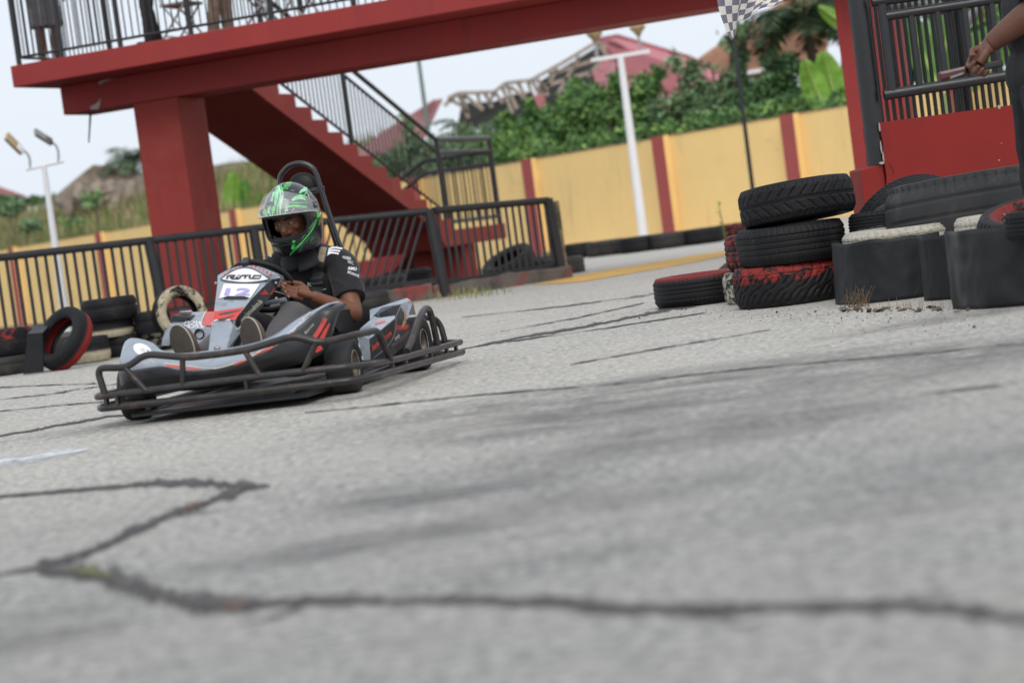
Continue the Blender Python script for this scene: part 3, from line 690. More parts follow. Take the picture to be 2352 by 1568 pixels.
RWLOW = rubber('cream_lower_rubber', paint=(.50, .44, .31), hi=-.018, cover=.95, pscale=11)
RWMIX = rubber('chipped_cream_rubber', paint=(.42, .4, .33), lo=-.5, cover=.5, pscale=20)
RBALD = rubber('bald_grey_rubber', (.032, .032, .033), dust=1.4, spec=.35)
RREDIN = rubber('red_inner_rubber', paint=(.17, .024, .018), lo=-.5, inner=.25, cover=.6, pscale=10)
def lying(px, py, Yf, R):
    """centre of a lying tyre whose front face centre is seen at px, py"""
    q = at(px, py, Yf); return q + Vector((0, R, 0))
XR = lambda px, Y: at(px, 700, Y).x
# --- right stack, front pile of three
tyre('worn tyre with red paint in its grooves, bottom of the three-high pile', (at(1815, 660, 13.02).x, 13.02, .122), .338, .243, RRED, 'sweep', True, roll=1.9, depth=.009)
tyre('black ribbed tyre in the middle of the three-high pile, above the red grooved one', (at(1818, 567, 12.98).x, 12.98, .243 + .113), .325, .226, RBK, 'rib', True, roll=.7)
tyre('black tyre with chevron tread lying crooked on top of the three-high pile', (at(1833, 480, 12.98).x, 13.0, .243 + .226 + .126), .345, .225, RBK, 'chevron', True, axis=(-.035, .075, 1), roll=.4, depth=.010)
tyre('black four groove tyre with red upper sidewall, left of the three-high pile', (at(1616, 670, 14.45).x, 14.45, .1), .33, .2, RREDT, 'four', True, roll=.3)
tyre('cream painted tyre squeezed in behind the red grooved tyre', (at(1783, 670, 13.78).x, 13.78, .1), .33, .2, RWMIX, 'chevron', True, roll=.2)
tyre('red flecked black tyre lying on the squeezed cream tyre', (at(1792, 600, 13.8).x, 13.8, .2 + .115), .34, .23, RREDG, 'four', True, roll=1.2)
tyre('black tyre leaning at a slant behind the low red-sided tyre', at(1716, 640, 15.1), .36, .2, RBK2, 'four', True, axis=(-.50, -.18, .84))
# --- right heap behind the rubber skirts
tyre('large black tyre leaning up behind the bald tyre, tread edge showing as an arch', at(2100, 552, 13.25), .41, .23, RBK, 'rib', True, axis=(.25, -.86, -.44))
tyre('worn tyre leaning low in front of the arched one, mostly hidden by the bald tyre', at(2080, 585, 12.75), .36, .2, RBK2, 'chevron', True, axis=(.3, -.82, -.5), depth=.004)
tyre('torn flat black tyre wedged between the cream tyre and the three-high pile', (at(2075, 540, 12.7).x, 12.75, at(2000, 520, 12.4).z), .30, .13, RBK, 'rib', True, axis=(.05, .05, 1))
zc = at(2072, 556, 11.85).z
tyre('cream painted block tread tyre lying on the rubber sheeted stack under the bald tyre', (at(2072, 541, 12.2).x, 12.2, zc), (.335), .155, RWHT, 'blocks', True, roll=.4, depth=.006)
tyre('big bald grey tyre lying tilted across the top of the right heap', at(2238, 487, 12.35), .50, .42, RBALD, 'bald', True, axis=(-.03, .05, 1), depth=.012)
tyre('black tyre hidden at the bottom of the rubber sheeted stack', (at(2072, 660, 12.2).x, 12.2, .1), .32, .2, RBK, 'four')
tyre('cream tyre just showing between the two rubber sheets', (at(2320, 520, 10.75).x, 10.75, at(2225, 516, 10.5).z - .04), .27, .14, RWHT, 'blocks', True, depth=.006)
tyre('black tyre with bright red inside, tipped towards the track at the right edge', at(2402, 518, 10.4), .32, .19, RREDIN, 'blocks', True, axis=(-.12, -.2, 1), roll=.5)
tyre('small black tyre end in front of the red-lined one at the right edge', at(2392, 512, 9.85), .165, .13, RBK, 'rib', True)
# --- rubber sheets
M_SHEET = mat('rubber_sheet', (.0095, .010, .012), .5, .3, 3, .06, 30, spec=.3, wear=((.035, .036, .038), .55, .8, 2.4), wear2=((.11, .105, .095), .68, .85, 7))
M_SHEET2 = mat('dusty_sheet_fold_highlight', (.017, .0175, .019), .5, .3, 3, .06, 30, spec=.3, wear=((.06, .058, .058), .5, .75, 2.2), streak=((.16, .15, .14), .5, .72, 7))  # dusty wear, plus pale streaks painting the fold highlight into the colour
def skirt(label, cx, cy, r, h, a0, a1, fl=0.0, wob=.01, ztop=0, seed=0, m=None):
    def fn(u, v):
        a = rad(a0 + (a1 - a0) * u)
        rr_ = r * (1 + fl * (1 - v) ** 1.5) + wob * mnoise.noise((u * 3.2, v * .9, seed)) + wob * .6 * mnoise.noise((u * 9, v * .9, seed + 3)) + wob * .35 * mnoise.noise((u * 16, v * 4, seed + 8))
        return Vector((cx + rr_ * math.cos(a), cy + rr_ * math.sin(a), (h + ztop * u + .012 * mnoise.noise((u * 5, seed, 0))) * v))
    o = MB().grid(fn, 60, 16).build('rubber_sheet', m or M_SHEET, solid=.009)
    return tag(o, label, 'rubber sheet', 'black rubber sheets wrapped round the tyre heap')
c1 = at(2068, 640, 12.2)
skirt('black rubber sheet flaring at its foot, wrapped below the cream block tread tyre', c1.x, 12.18, .352, at(2060, 545, 11.85).z, 172, 300, .06, .012, seed=1)
c2 = at(2205, 640, 11.4)
skirt('narrow black rubber sheet standing between the two wider rubber sheets', c2.x + .02, 11.45, .2, at(2170, 538, 11.3).z, 165, 290, .01, .008, seed=5)
c3 = at(2375, 640, 10.35)
skirt('scuffed dark rubber sheet at the right edge below the red-lined tyre', c3.x, 10.45, .37, at(2290, 522, 10.1).z, 175, 330, .0, .026, seed=9, m=M_SHEET2)
# --- left row in front of the long fence
YL = 18.0
def L6(x, y): return .25388 * x, 520.6 + .25388 * y
def ltyre(label, x0, x1, y0, y1, Y, m, kind='four', z=None, R=None):
    xa, ya = L6((x0 + x1) / 2, (y0 + y1) / 2); R = R or abs(x1 - x0) * .25388 * Y / 5000 / 2; Wd = abs(y1 - y0) * .25388 * Y / 5000 * .96
    q = at(xa, ya, Y)
    return tyre(label, q + Vector((0, R, 0)), R, Wd, m, kind, group='old tyres stacked along the track')
ltyre('dusty tyre at the bottom of the leftmost stack', -260, 222, 1185, 1365, 17.9, RBK2)
RREDTOP = rubber('red_daubed_rubber', paint=(.34, .035, .03), lo=.03, cover=.5, pscale=8)
ltyre('tyre daubed red along its upper tread, on top of the leftmost stack', -270, 236, 930, 1190, 17.95, RREDTOP, 'rib')
ltyre('thick black tyre lying on top of the fence-side stack', 688, 1195, 645, 862, 18.6, RBK)
ltyre('black tyre with cream lower edge, in the middle of the fence-side stack', 700, 1178, 835, 1015, 18.65, RWLOW, 'rib')
ltyre('black tyre with cream lower half on the ground beside the leaning red-rimmed tyre', 540, 958, 1005, 1240, 18.2, RWLOW)
ltyre('black tyre on the ground under the fence-side stack', 900, 1260, 985, 1195, 18.7, RBK)
ltyre('black tyre with a red fleck, right of the fence-side stack', 1185, 1525, 770, 975, 18.7, rubber('red_specked_rubber', paint=(.5, .04, .03), lo=-.5, cover=.1, pscale=20))
ltyre('cream edged tyre underneath the red-flecked one', 1190, 1520, 955, 1110, 18.9, RWMIX)
ltyre('black tyre low behind the kart fender', 1200, 1560, 1080, 1250, 18.95, RBK)
ltyre('black tyre behind the black rubber mat', 240, 700, 1010, 1330, 18.75, RBK2)
RREDSIDE = rubber('red_tread_rubber', paint=(.24, .018, .015), hi=-.012, cover=.8, pscale=9, outer=.232)
xa, ya = L6(575, 1015); tyre('tyre with red painted tread leaning against the fence-side stack', at(xa, ya, 17.7), .272, .17, RREDSIDE, 'four', axis=(-.55, -.62, .56))
RWSIDE = rubber('cream_sidewall_rubber', paint=(.43, .37, .26), lo=.045, cover=.62, pscale=8)
xa, ya = L6(1625, 790); tyre('standing tyre with a cream painted sidewall behind the kart', at(xa, ya - 2, 18.75), .235, .18, RWSIDE, 'four', axis=(.52, -.84, .12))
# mat beside the leftmost stack
mb = MB(); pa = [L6(250, 975), L6(385, 965), L6(395, 1310), L6(215, 1335)]
q = [at(x, y, 17.55) for x, y in pa]; mb.add(q, [(0, 1, 2, 3)]); q2 = [q[0], q[1], at(*L6(470, 880), 17.9), at(*L6(330, 890), 17.9)]; mb.add(q2, [(0, 1, 2, 3)])
tag(mb.build('rubber_mat', M_SHEET, solid=.02, weld=True), 'stiff black rubber mat folded over beside the leaning red-treaded tyre', 'rubber mat')
# --- behind the driver, near the kerb and pillar
def at_ground_tyre(label, px, py, R, W, m, kind='four', **k):
    q = gr(px, py); return tyre(label, (q.x, q.y + R * .8, W / 2), R, W, m, kind, **k)
at_ground_tyre('red daubed tyre lying at the foot of the bent fence panel', 968, 690, .2, .17, RREDTOP, 'four')
at_ground_tyre('dark tyre lying behind the kart seat', 838, 712, .26, .18, RBK2)
tyre('tyre leaning on the kerb behind the short fence panel, beyond its bars', at(1172, 610, 26.5), .34, .26, RBK2, 'four', axis=(-.35, -.28, .9))
tyre('grey worn tyre lying at the end of the short fence panel', at(1296, 615, 26.2) + Vector((0, .25, 0)), .26, .24, rubber('pale_worn_rubber', (.06, .056, .05), dust=1.2), 'four')
tyre('tyre lying behind the short fence panel, right of the leaning one', at(1235, 612, 27.4) + Vector((0, .25, 0)), .3, .22, RBK2, 'four')
tyre('tyre lying behind the landing pillar', at(870, 655, 26.0) + Vector((0, .25, 0)), .33, .2, RBK2, 'four')
tyre('tyre lying in the shade under the stair', at(930, 640, 26.6) + Vector((0, .25, 0)), .33, .2, RBK, 'four')
# --- row along the wall
row = [(1325, 594, RBK, 'old tyre at the left end of the wall foot row, beyond the grey tyre'), (1397, 587, RBK2, 'old tyre in the wall foot row, second from its left end'), (1471, 579, RBK, 'old tyre lying at the foot of the white T topped lamp post'),
       (1543, 570, RBK2, 'old tyre lying below the maroon stripe right of the lamp post'), (1620, 560, RBK, 'old tyre in the wall foot row, between the striped pier and the red flecked tyre'), (1697, 548, RREDG, 'red flecked old tyre at the wall foot, just left of the three-high pile')]
for i, (x, y, m, lb) in enumerate(row):
    q = gr(x, y); tyre(lb, (q.x, q.y + .3, .12), .31, .24, m, 'four', roll=i, group='tyres along the foot of the wall')
# ================================================================== kart
from mathutils.bvhtree import BVHTree
KO, KTH = Vector((-1.30, 10.33, 0)), rad(-14)
KR = Matrix.Rotation(KTH, 3, 'Z'); KRI = KR.transposed(); KC = KRI @ (CAM - KO)
def kray(px, py): return KRI @ _ray(px, py)
def kp(px, py, y=None, x=None, z=None):
    """point in the kart's own frame (x to its left side, y to its tail, z up) on a sight line at a given depth"""
    d = kray(px, py); i, v = (1, y) if y is not None else ((0, x) if x is not None else (2, z))
    return KC + d * ((v - KC[i]) / d[i])
def kpl(px, py, p0, p1):
    n = Vector((0, -(p1[1] - p0[1]), p1[0] - p0[0])); d = kray(px, py)
    return KC + d * ((Vector((0, *p0)) - KC).dot(n) / d.dot(n))
def zoomer(ox, oy, k): return lambda x, y: (ox + k * x, oy + k * y)
zA, zB, zC, zD, zE, zF, zH, zN, z3, z4 = zoomer(208.2, 643.1, .13672), zoomer(428.7, 643.1, .13672), zoomer(612.5, 643.1, .11721), zoomer(796.2, 661.5, .15626), zoomer(673.7, 520.6, .11721), zoomer(208.2, 747.2, .14844), zoomer(551.2, 367.5, .15625), zoomer(477.7, 581.9, .11715), zoomer(183.7, 643.1, .2343), zoomer(551.2, 612.5, .2344)
def bvh_of(objs):
    vs, fs = [], []
    for o in objs:
        n = len(vs); vs += [v.co.copy() for v in o.data.vertices]; fs += [tuple(i + n for i in p.vertices) for p in o.data.polygons]
    return BVHTree.FromPolygons(vs, fs)
def cast(bvh, px, py, lift=.002, off=Vector((0, 0, 0))):
    d = kray(px, py).normalized(); h = bvh.ray_cast(KC - off, d)
    if h[0] is None: return None
    n = h[1] if h[1].dot(d) < 0 else -h[1]
    return h[0] + n * lift + off
def decal(bvh, quad, name, m, parent, off=None, nu=6, nv=3, lift=.002, boff=Vector((0, 0, 0))):
    """thin printed patch laid on a surface: quad of four picks (bottom left, bottom right, top right, top left)"""
    a, b, c, d = [Vector((*q, 0)) for q in quad]; vs, ok = [], True; mb = MB(); G_ = []
    for j in range(nv + 1):
        for i in range(nu + 1):
            u, v = i / nu, j / nv; q = (a * (1 - u) + b * u) * (1 - v) + (d * (1 - u) + c * u) * v
            G_.append(cast(bvh, q.x, q.y, lift, boff))
    idx = {}; vs = []
    for k, q in enumerate(G_):
        if q is not None: idx[k] = len(vs); vs.append(q)
    fs = []
    for j in range(nv):
        for i in range(nu):
            f = (j * (nu + 1) + i, j * (nu + 1) + i + 1, (j + 1) * (nu + 1) + i + 1, (j + 1) * (nu + 1) + i)
            if all(k in idx for k in f):
                p = [vs[idx[k]] for k in f]
                if max((p[x] - p[(x + 1) % 4]).length for x in range(4)) < .12: fs.append(tuple(idx[k] for k in f))
    if not fs: return None
    mb.add(vs, fs, 0, True); return mb.build(name, m, parent, off, fix=False)
def stroke(bvh, pts, name, m, parent, off=None, lift=.002, boff=Vector((0, 0, 0)), n=5):
    """painted line on a surface: picks (px, py, width px)"""
    p = spline([Vector((q[0], q[1], 0)) for q in pts], n); ws = spline([Vector((q[2], 0, 0)) for q in pts], n); L = []
    for i, q in enumerate(p):
        t = (p[min(i + 1, len(p) - 1)] - p[max(i - 1, 0)]).normalized(); nn_ = Vector((-t.y, t.x, 0)) * max(.05, ws[i].x) / 2
        a, b = cast(bvh, q.x + nn_.x, q.y + nn_.y, lift, boff), cast(bvh, q.x - nn_.x, q.y - nn_.y, lift, boff)
        L.append((a, b))
    vs, fs = [], []
    for i in range(len(L) - 1):
        f = (L[i][0], L[i][1], L[i + 1][1], L[i + 1][0])
        if all(x is not None for x in f) and max((f[x] - f[(x + 1) % 4]).length for x in range(4)) < .08:
            n0 = len(vs); vs += list(f); fs.append((n0, n0 + 1, n0 + 2, n0 + 3))
    if not fs: return None
    return MB().add(vs, fs, 0, True).build(name, m, parent, off, fix=False)
def print_on(bvh, s, quad, m, parent, off=None, lift=.003, boff=Vector((0, 0, 0)), **k):
    a, b, c, d = [Vector((*q, 0)) for q in quad]; last = [None]
    def fn(u, v):
        q = (a * (1 - u) + b * u) * (1 - v) + (d * (1 - u) + c * u) * v; r_ = cast(bvh, q.x, q.y, lift, boff)
        if r_ is None: r_ = last[0] or Vector((0, 0, -5))
        last[0] = r_; return r_
    return lettering(s, fn, m, parent, off, **k)
M_KGREY = mat('kart_grey_plastic', (.29, .325, .375), .32, .1, 7, .03, 80, spec=.5, coat=.35, wear=((.075, .085, .095), .57, .74, 11), wear2=((.42, .44, .46), .7, .78, 26))
M_KBLK = mat('kart_black_plastic', (.018, .018, .02), .38, .2, 9, .04, 60, spec=.5, coat=.2, wear=((.07, .085, .095), .62, .72, 13), wear2=((.2, .21, .21), .74, .8, 24))
M_KDARK = mat('kart_dark_grey_film', (.05, .054, .06), .3, .12, 8, .02, 60, coat=.4, wear=((.12, .13, .14), .64, .74, 18))
M_KRED = mat('kart_red_film', (.62, .06, .045), .38, .06, 12, 0, 60, coat=.25, wear=((.2, .06, .055), .66, .72, 24))
M_KWHT = mat('white_film', (.78, .78, .79), .35, .03, 12, 0, 60, coat=.3)
M_KCREAM = mat('cream_pinstripe', (.58, .55, .45), .45, .1, 30, 0, 60, wear=((.1, .1, .1), .62, .68, 50))
M_INK = mat('dark_ink', (.012, .012, .02), .4, .1, 20)
M_LILAC = mat('lilac_ink', (.40, .34, .66), .45, .05, 20)
M_TUBE = mat('scuffed_bumper_tube', (.03, .028, .027), .36, .25, 14, .1, 70, metal=.25, spec=.6, wear=((.11, .055, .04), .56, .68, 13), wear2=((.27, .25, .23), .70, .77, 20))
M_STEEL = mat('worn_steel', (.32, .3, .28), .4, .2, 20, .05, 60, metal=.9)
M_BRONZE = mat('dull_bronze_rim', (.17, .14, .105), .45, .15, 16, .05, 60, metal=.55)
M_SEAT = mat('black_seat_shell', (.008, .008, .009), .5, .1, 8, 0, 50, spec=.3)
M_WEB = mat('black_webbing', (.034, .034, .037), .8, .15, 60, .3, 220)
kart = thing('racing_kart', 'grey and black rental kart number 12 with scuffed tube bumper, driven towards the camera', 'go-kart', KO, KTH)
def tubep(name, pts, r, m=None, rr_=.05, n=10, parent=None, flat=1.0): return MB().tube(bend(pts, rr_), r, n, flat=flat).build(name, m or M_TUBE, parent or kart)
# bumper
up_ = [(-.506, -.43, .158), (-.528, -.43, .285), (-.37, -.455, .27), (-.265, -.46, .322), (-.06, -.47, .283), (.10, -.47, .281), (.24, -.465, .285), (.45, -.45, .322), (.575, -.45, .273), (.70, -.33, .286), (.738, -.1, .286), (.752, -.01, .135)]
bumper = tubep('bumper_rail', up_, .0165, rr_=.045)
b1 = [(-.60, 1.3, .13), (-.60, -.30, .148), (-.545, -.435, .15), (-.1, -.46, .156), (.43, -.455, .158), (.69, -.43, .152), (.75, -.28, .142), (.735, .2, .125), (.71, 1.40, .106)]
b2 = [(-.60, 1.3, .08), (-.60, -.30, .093), (-.53, -.435, .096), (-.1, -.46, .095), (.43, -.455, .092), (.70, -.43, .09), (.755, -.27, .087), (.735, .2, .078), (.71, 1.42, .052)]
tubep('bumper_bar', b1, .0165, rr_=.06); tubep('bumper_bar', b2, .0175, rr_=.06)
for a, b in (((-.375, -.458, .27), (-.29, -.455, .155)), ((-.085, -.468, .285), (-.105, -.462, .155)), ((.215, -.465, .285), (.27, -.458, .158)), ((.555, -.452, .278), (.475, -.455, .157))):
    tubep('bumper_strut', [a, b], .0135)
for (x, y, za, zb) in ((-.50, -.435, .1, .15), (-.44, -.445, .1, .15), (.2, -.455, .1, .15), (.735, .06, .085, .13), (.73, .3, .08, .125), (.72, .78, .068, .118), (.715, 1.1, .062, .112), (.71, 1.3, .056, .108)):
    MB().box((x, y, (za + zb) / 2), (.014, .03, zb - za)).build('bumper_link', M_TUBE, kart)
hp = [kp(*zD(*q), x=.72) for q in ((880, 925), (960, 740), (1080, 420))] + [kp(*zD(1165, 300), x=.715), kp(*zD(1225, 350), x=.715), kp(*zD(1270, 520), x=.715), kp(*zD(1335, 830), x=.715)]
tubep('bumper_hoop', spline(hp, 5), .0175, rr_=.01)
tubep('bumper_hoop', spline([kp(*zD(1130, 430), y=1.3), kp(*zD(1290, 455), y=1.38), kp(*zD(1370, 540), y=1.4), kp(*zD(1410, 650), y=1.4), kp(*zD(1445, 790), y=1.4)], 5), .0165, rr_=.01)
tubep('bumper_bar', [kp(*zD(1640, 800), y=1.40), kp(*zD(1380, 800), y=1.42), (.2, 1.42, .11), (-.6, 1.3, .13)], .017)
tubep('bumper_bar', [kp(*zD(1655, 950), y=1.42), kp(*zD(1260, 975), y=1.43), (.2, 1.43, .055), (-.6, 1.3, .08)], .017)
# nose
cols = [  # x, top(y,z), stripe(y,z), bottom(y,z)
    (-.512, -.13, .335, -.20, .27, -.20, .15), (-.49, -.17, .368, -.27, .262, -.25, .13), (-.462, -.19, .386, -.31, .258, -.29, .12), (-.432, -.2, .391, -.335, .252, -.31, .12),
    (-.385, -.2, .379, -.35, .25, -.32, .12), (-.34, -.2, .357, -.355, .25, -.33, .125), (-.30, -.2, .318, -.36, .252, -.335, .13), (-.23, -.19, .296, -.365, .25, -.34, .135), (-.15, -.18, .289, -.38, .228, -.345, .13),
    (-.07, -.17, .287, -.39, .214, -.35, .125), (.02, -.17, .288, -.39, .211, -.35, .125), (.11, -.17, .293, -.385, .222, -.35, .13), (.20, -.18, .305, -.36, .248, -.33, .15), (.29, -.19, .333, -.33, .281, -.30, .175),
    (.36, -.185, .369, -.29, .314, -.27, .19), (.42, -.17, .394, -.25, .346, -.23, .205), (.47, -.15, .411, -.22, .374, -.2, .225), (.51, -.13, .421, -.19, .398, -.17, .275), (.54, -.11, .427, -.165, .413, -.155, .345), (.575, -.08, .431, -.13, .425, -.13, .405), (.615, -.04, .43, -.06, .428, -.06, .425)]
def ncol(c):
    x, ty, tz, sy, sz, by, bz = c
    k = min(1, max(0, (x - .25) / .1)); xt, xs, xb = x - (ty + .2) * .336 * k, x - (sy + .3) * .345 * k, x - (by + .15) * .345 * k
    return nfix(x, ty, tz, sy, sz, by, bz, xt, xs, xb)
def nfix(x, ty, tz, sy, sz, by, bz, xt, xs, xb):
    return [Vector((xt, ty + .07, tz - .035)), Vector((xt, ty + .02, tz - .004)), Vector((xt, ty, tz)), Vector((xt * .84 + xs * .16, ty * .82 + sy * .18, tz * .84 + sz * .16 + .004)), Vector(((xt + xs) / 2, (ty + sy) / 2, (tz + sz) / 2 + .008)), Vector((xs, sy, sz)), Vector((xs, sy - .004, sz - .014)), Vector(((xs + xb) / 2, (sy + by) / 2 - .012, (sz + bz) / 2)), Vector((xb, by, bz)), Vector((xb, by + .04, bz - .005))]
C0 = [ncol(c) for c in cols]; CC = []
for j in range(len(C0[0])):
    CC.append(spline([c[j] for c in C0], 4))
NV = list(map(list, zip(*CC)))
def sheet(name, R, m, parent=None, solid=.006):
    mb = MB(); mb.rings(R, False, False, 0, True); return mb.build(name, m, parent or kart, solid=solid)
nose = sheet('nose_cone', [r_[:6] for r_ in NV], M_KGREY)
nose2 = sheet('nose_skirt', [r_[5:] for r_ in NV], M_KBLK)
NB = bvh_of([nose, nose2])
def st(pts, m, parent=nose, name='pinstripe', B=None, lift=.0045): return stroke(B or NB, pts, name, m, parent, lift=lift)
st([(*z3(830, 822), 2), (*z3(1060, 848), 2), (*z3(1260, 872), 2), (*z3(1420, 850), 2), (*z3(1640, 770), 2), (*z3(1900, 625), 2)], M_KCREAM)
for (x0, y0, x1, y1, w0) in ((850, 845, 1180, 878, 5), (1510, 834, 1660, 770, 4.5), (1700, 735, 1890, 655, 5)):
    st([(*z3(x0, y0), w0), (*z3((x0 + x1) / 2, (y0 + y1) / 2 + 3), w0), (*z3(x1, y1), w0 * .8)], M_KRED, nose2, 'red_stripe')
st([(*zC(1150, 750), 8), (*zC(1050, 940), 9), (*zC(930, 1125), 10)], M_KRED, nose2, 'red_stripe')
st([(*zC(1228, 850), 3), (*zC(1150, 990), 8), (*zC(1065, 1155), 10)], M_KRED, nose2, 'red_stripe')
st([(*zC(1070, 1310), 10), (*zC(1010, 1350), 11), (*zC(950, 1400), 6)], M_KRED, nose2, 'red_stripe')
st([(*zF(610, 740), 6), (*zF(660, 795), 6)], M_KRED, nose2, 'red_stripe')
print_on(NB, 'kart-o-drom', [zC(505, 1035), zC(880, 655), zC(845, 622), zC(468, 1000)], M_KWHT, nose, lift=.0055)
print_on(NB, 'Rimo', [zC(770, 1060), zC(925, 870), zC(890, 840), zC(735, 1030)], M_KCREAM, nose2, lift=.0055)
def disc_decal(cx, cy, rx, ry, rot, m, name, parent, B, lift=.005, n=28):
    vs = []
    for i in range(n):
        a = 2 * math.pi * i / n; dx, dy = rx * math.cos(a), ry * math.sin(a); q = cast(B, cx + dx * math.cos(rot) - dy * math.sin(rot), cy + dx * math.sin(rot) + dy * math.cos(rot), lift)
        if q is not None: vs.append(q)
    c_ = cast(B, cx, cy, lift + .001)
    if c_ is None or len(vs) < 5: return None
    k = len(vs); return MB().add(vs + [c_], [(i, (i + 1) % k, k) for i in range(k)], 0, True).build(name, m, parent, fix=False)
dc = disc_decal(*zF(800, 385), 21, 13, .42, M_KWHT, 'round_sticker', nose, NB)
print_on(NB, 'e', [zF(770, 410), zF(840, 420), zF(850, 350), zF(780, 340)], M_KCREAM, nose, lift=.007)
print_on(NB, '030', [zF(905, 560), zF(985, 620), zF(1005, 580), zF(925, 510)], M_KCREAM, nose2, lift=.0055)
# number panel on the steering column
pp0, pp1 = (-.12, .2), (.22, .64)
Fz = lambda x, y: kpl(*zN(x, y), pp0, pp1)
arc = [(190, 432), (330, 350), (480, 285), (620, 247), (740, 236), (860, 238), (1000, 262), (1150, 315), (1290, 372), (1380, 425)]
crease = [(1235, 515), (1030, 710), (840, 905), (700, 1085), (600, 1210), (540, 1310)]
leftE = [(92, 1370), (105, 1300), (130, 1050), (165, 780), (185, 600)]
front = [Fz(*q) for q in arc] + [Fz(1425, 480)] + [Fz(*q) for q in crease] + [Fz(470, 1308), Fz(200, 1300)] + [Fz(*q) for q in leftE]
outer = {}
mb = MB(); mb.add(front, [tuple(range(len(front)))]); nF = len(front)
back = [q + Vector((.0, .075, -.012)) for q in front]
sideo = [kp(*zN(x, y), y=Fz(cx, cy).y + .045) for (x, y), (cx, cy) in zip([(1335, 705), (1200, 880), (1000, 1130), (800, 1330), (660, 1450), (555, 1500)], crease)]
i0 = len(arc)          # rtip index
for k in range(6): back[i0 + 1 + k] = sideo[k]
back[i0] = kp(*zN(1395, 590), y=Fz(1425, 480).y + .05)
mb2 = MB()
mb.add(front + back, [(i, (i + 1) % nF, nF + (i + 1) % nF, nF + i) for i in range(nF) if not i0 <= i < i0 + 6])
mb.add(back, [tuple(range(nF))])
panel = mb.build('number_panel', M_KGREY, kart)
mb2.add([front[i0 + k] for k in range(7)] + [back[i0 + k] for k in range(7)], [(k, k + 1, 8 + k, 7 + k) for k in range(6)])
pside = mb2.build('number_panel_side', M_KDARK, kart)
# lower column cover
lc = [kpl(*zB(*q), pp0, pp1) for q in ((425, 730), (500, 672), (755, 672), (792, 752), (742, 800), (665, 1185), (372, 1200))]
lc = [q + Vector((0, -.012, 0)) for q in lc]
mb = MB(); mb.prism(lc, (0, .07, -.03)); cover = mb.build('column_cover', M_KGREY, kart, bevel=.006)
ls = [lc[4], lc[3]] + [kp(*zB(*q), y=lc[4].y + .05) for q in ((830, 845), (930, 845))] + [kp(*zB(745, 1150), y=lc[5].y + .05), lc[5]]
MB().add(ls, [tuple(range(6))]).build('column_cover_side', M_KGREY, kart, solid=.006)
PB = bvh_of([panel, pside, cover])
S_ = lambda pts, m, par=panel, name='pinstripe', lift=.003: stroke(PB, pts, name, m, par, lift=lift)
S_([(*zB(428, 735), 2.4), (*zB(495, 678), 2.6), (*zB(620, 684), 2.6), (*zB(755, 676), 2.6), (*zB(792, 745), 2.6)], M_KWHT, cover)
tubep('trim_strip', [kp(*zB(*q), y=lc[3].y + .01) for q in ((785, 740), (808, 800), (832, 838), (870, 820), (940, 750), (1035, 650))], .0035, M_KCREAM, .02, 6)
# logo plate (lens shape) and number plate
top_ = [Fz(255 + 960 * i / 16, 520 - 235 * math.sin(math.pi * i / 16) ** .92) for i in range(17)]; bot_ = [Fz(1215 - 960 * i / 16, 520 + 62 * math.sin(math.pi * i / 16)) for i in range(1, 16)]
lp = [q + Vector((0, -.005, .002)) for q in top_ + bot_]
plate = MB().prism(lp, (0, .006, 0)).build('logo_plate', M_KWHT, panel)
rim_ = [q + Vector((0, -.0075, .003)) for q in top_ + bot_]
MB().tube(rim_, .0022, 6, loop=True).build('plate_edge', M_INK, panel)
def FzL(x, y, l): return kpl(*zN(x, y), pp0, pp1) + Vector((0, -l, l * .4))
LB = bvh_of([plate])
letters = {'R': [(375, 505), (400, 445), (425, 433), (560, 433), (540, 462), (450, 465)], }
def lstroke(pts, m=M_INK, w0=5.0): return MB().tube([FzL(x, y, .0085) for x, y in pts], .0034 * w0 / 3.2, 5, flat=.4).build('lettering', m, panel)
lstroke([(380, 508), (402, 452), (425, 438), (545, 436), (530, 468), (450, 474)]); lstroke([(450, 474), (490, 505), (560, 505), (585, 465)])
lstroke([(585, 465), (575, 503), (615, 503)]); lstroke([(600, 433), (632, 433)], M_KRED, 4)
lstroke([(625, 503), (655, 450), (685, 437), (755, 437), (735, 500)]); lstroke([(755, 437), (845, 437), (825, 498), (880, 500), (905, 470)])
lstroke([(905, 470), (915, 440), (1055, 440), (1025, 498), (880, 499)])
np_ = [FzL(x, y, .006) for x, y in ((320, 600), (1030, 605), (840, 882), (800, 870), (720, 845), (400, 842), (300, 872), (225, 888))]
npl = MB().prism(np_, (0, .004, 0)).build('number_plate', M_KWHT, panel)
MB().prism([FzL(x, y, .004) for x, y in ((310, 870), (400, 842), (720, 845), (800, 872), (760, 905), (320, 905))], (0, .006, 0)).build('plate_shadow_gap', M_INK, panel)
lettering('12', lambda u, v: FzL(330 + 500 * u + 45 * v, 825 - 130 * v, .0105), M_LILAC, panel, bold=.02)
for i in range(5): # red ticks along the shoulder
    for (x, y, dx, dy) in ((330 + 73 * i, 412 - 36 * i, 5, 15),):
        MB().add([FzL(x - 11, y - dy, .003), FzL(x + 11, y - dy - 4, .003), FzL(x + 11 + dx, y + dy - 8, .003), FzL(x - 11 + dx, y + dy - 4, .003)], [(0, 1, 2, 3)]).build('red_tick', M_KRED, panel)
for (x, y) in ((858, 258), (932, 272), (1010, 298), (1085, 328), (1158, 362), (1232, 402)):
    MB().add([FzL(x - 4, y - 20, .003), FzL(x + 22, y - 14, .003), FzL(x + 4, y + 24, .003), FzL(x - 22, y + 18, .003)], [(0, 1, 2, 3)]).build('red_tick', M_KRED, panel)
MB().box(Fz(735, 225) + Vector((0, .01, .012)), (.036, .05, .03), (rad(35), 0, 0)).build('clamp', M_KBLK, panel, bevel=.006)
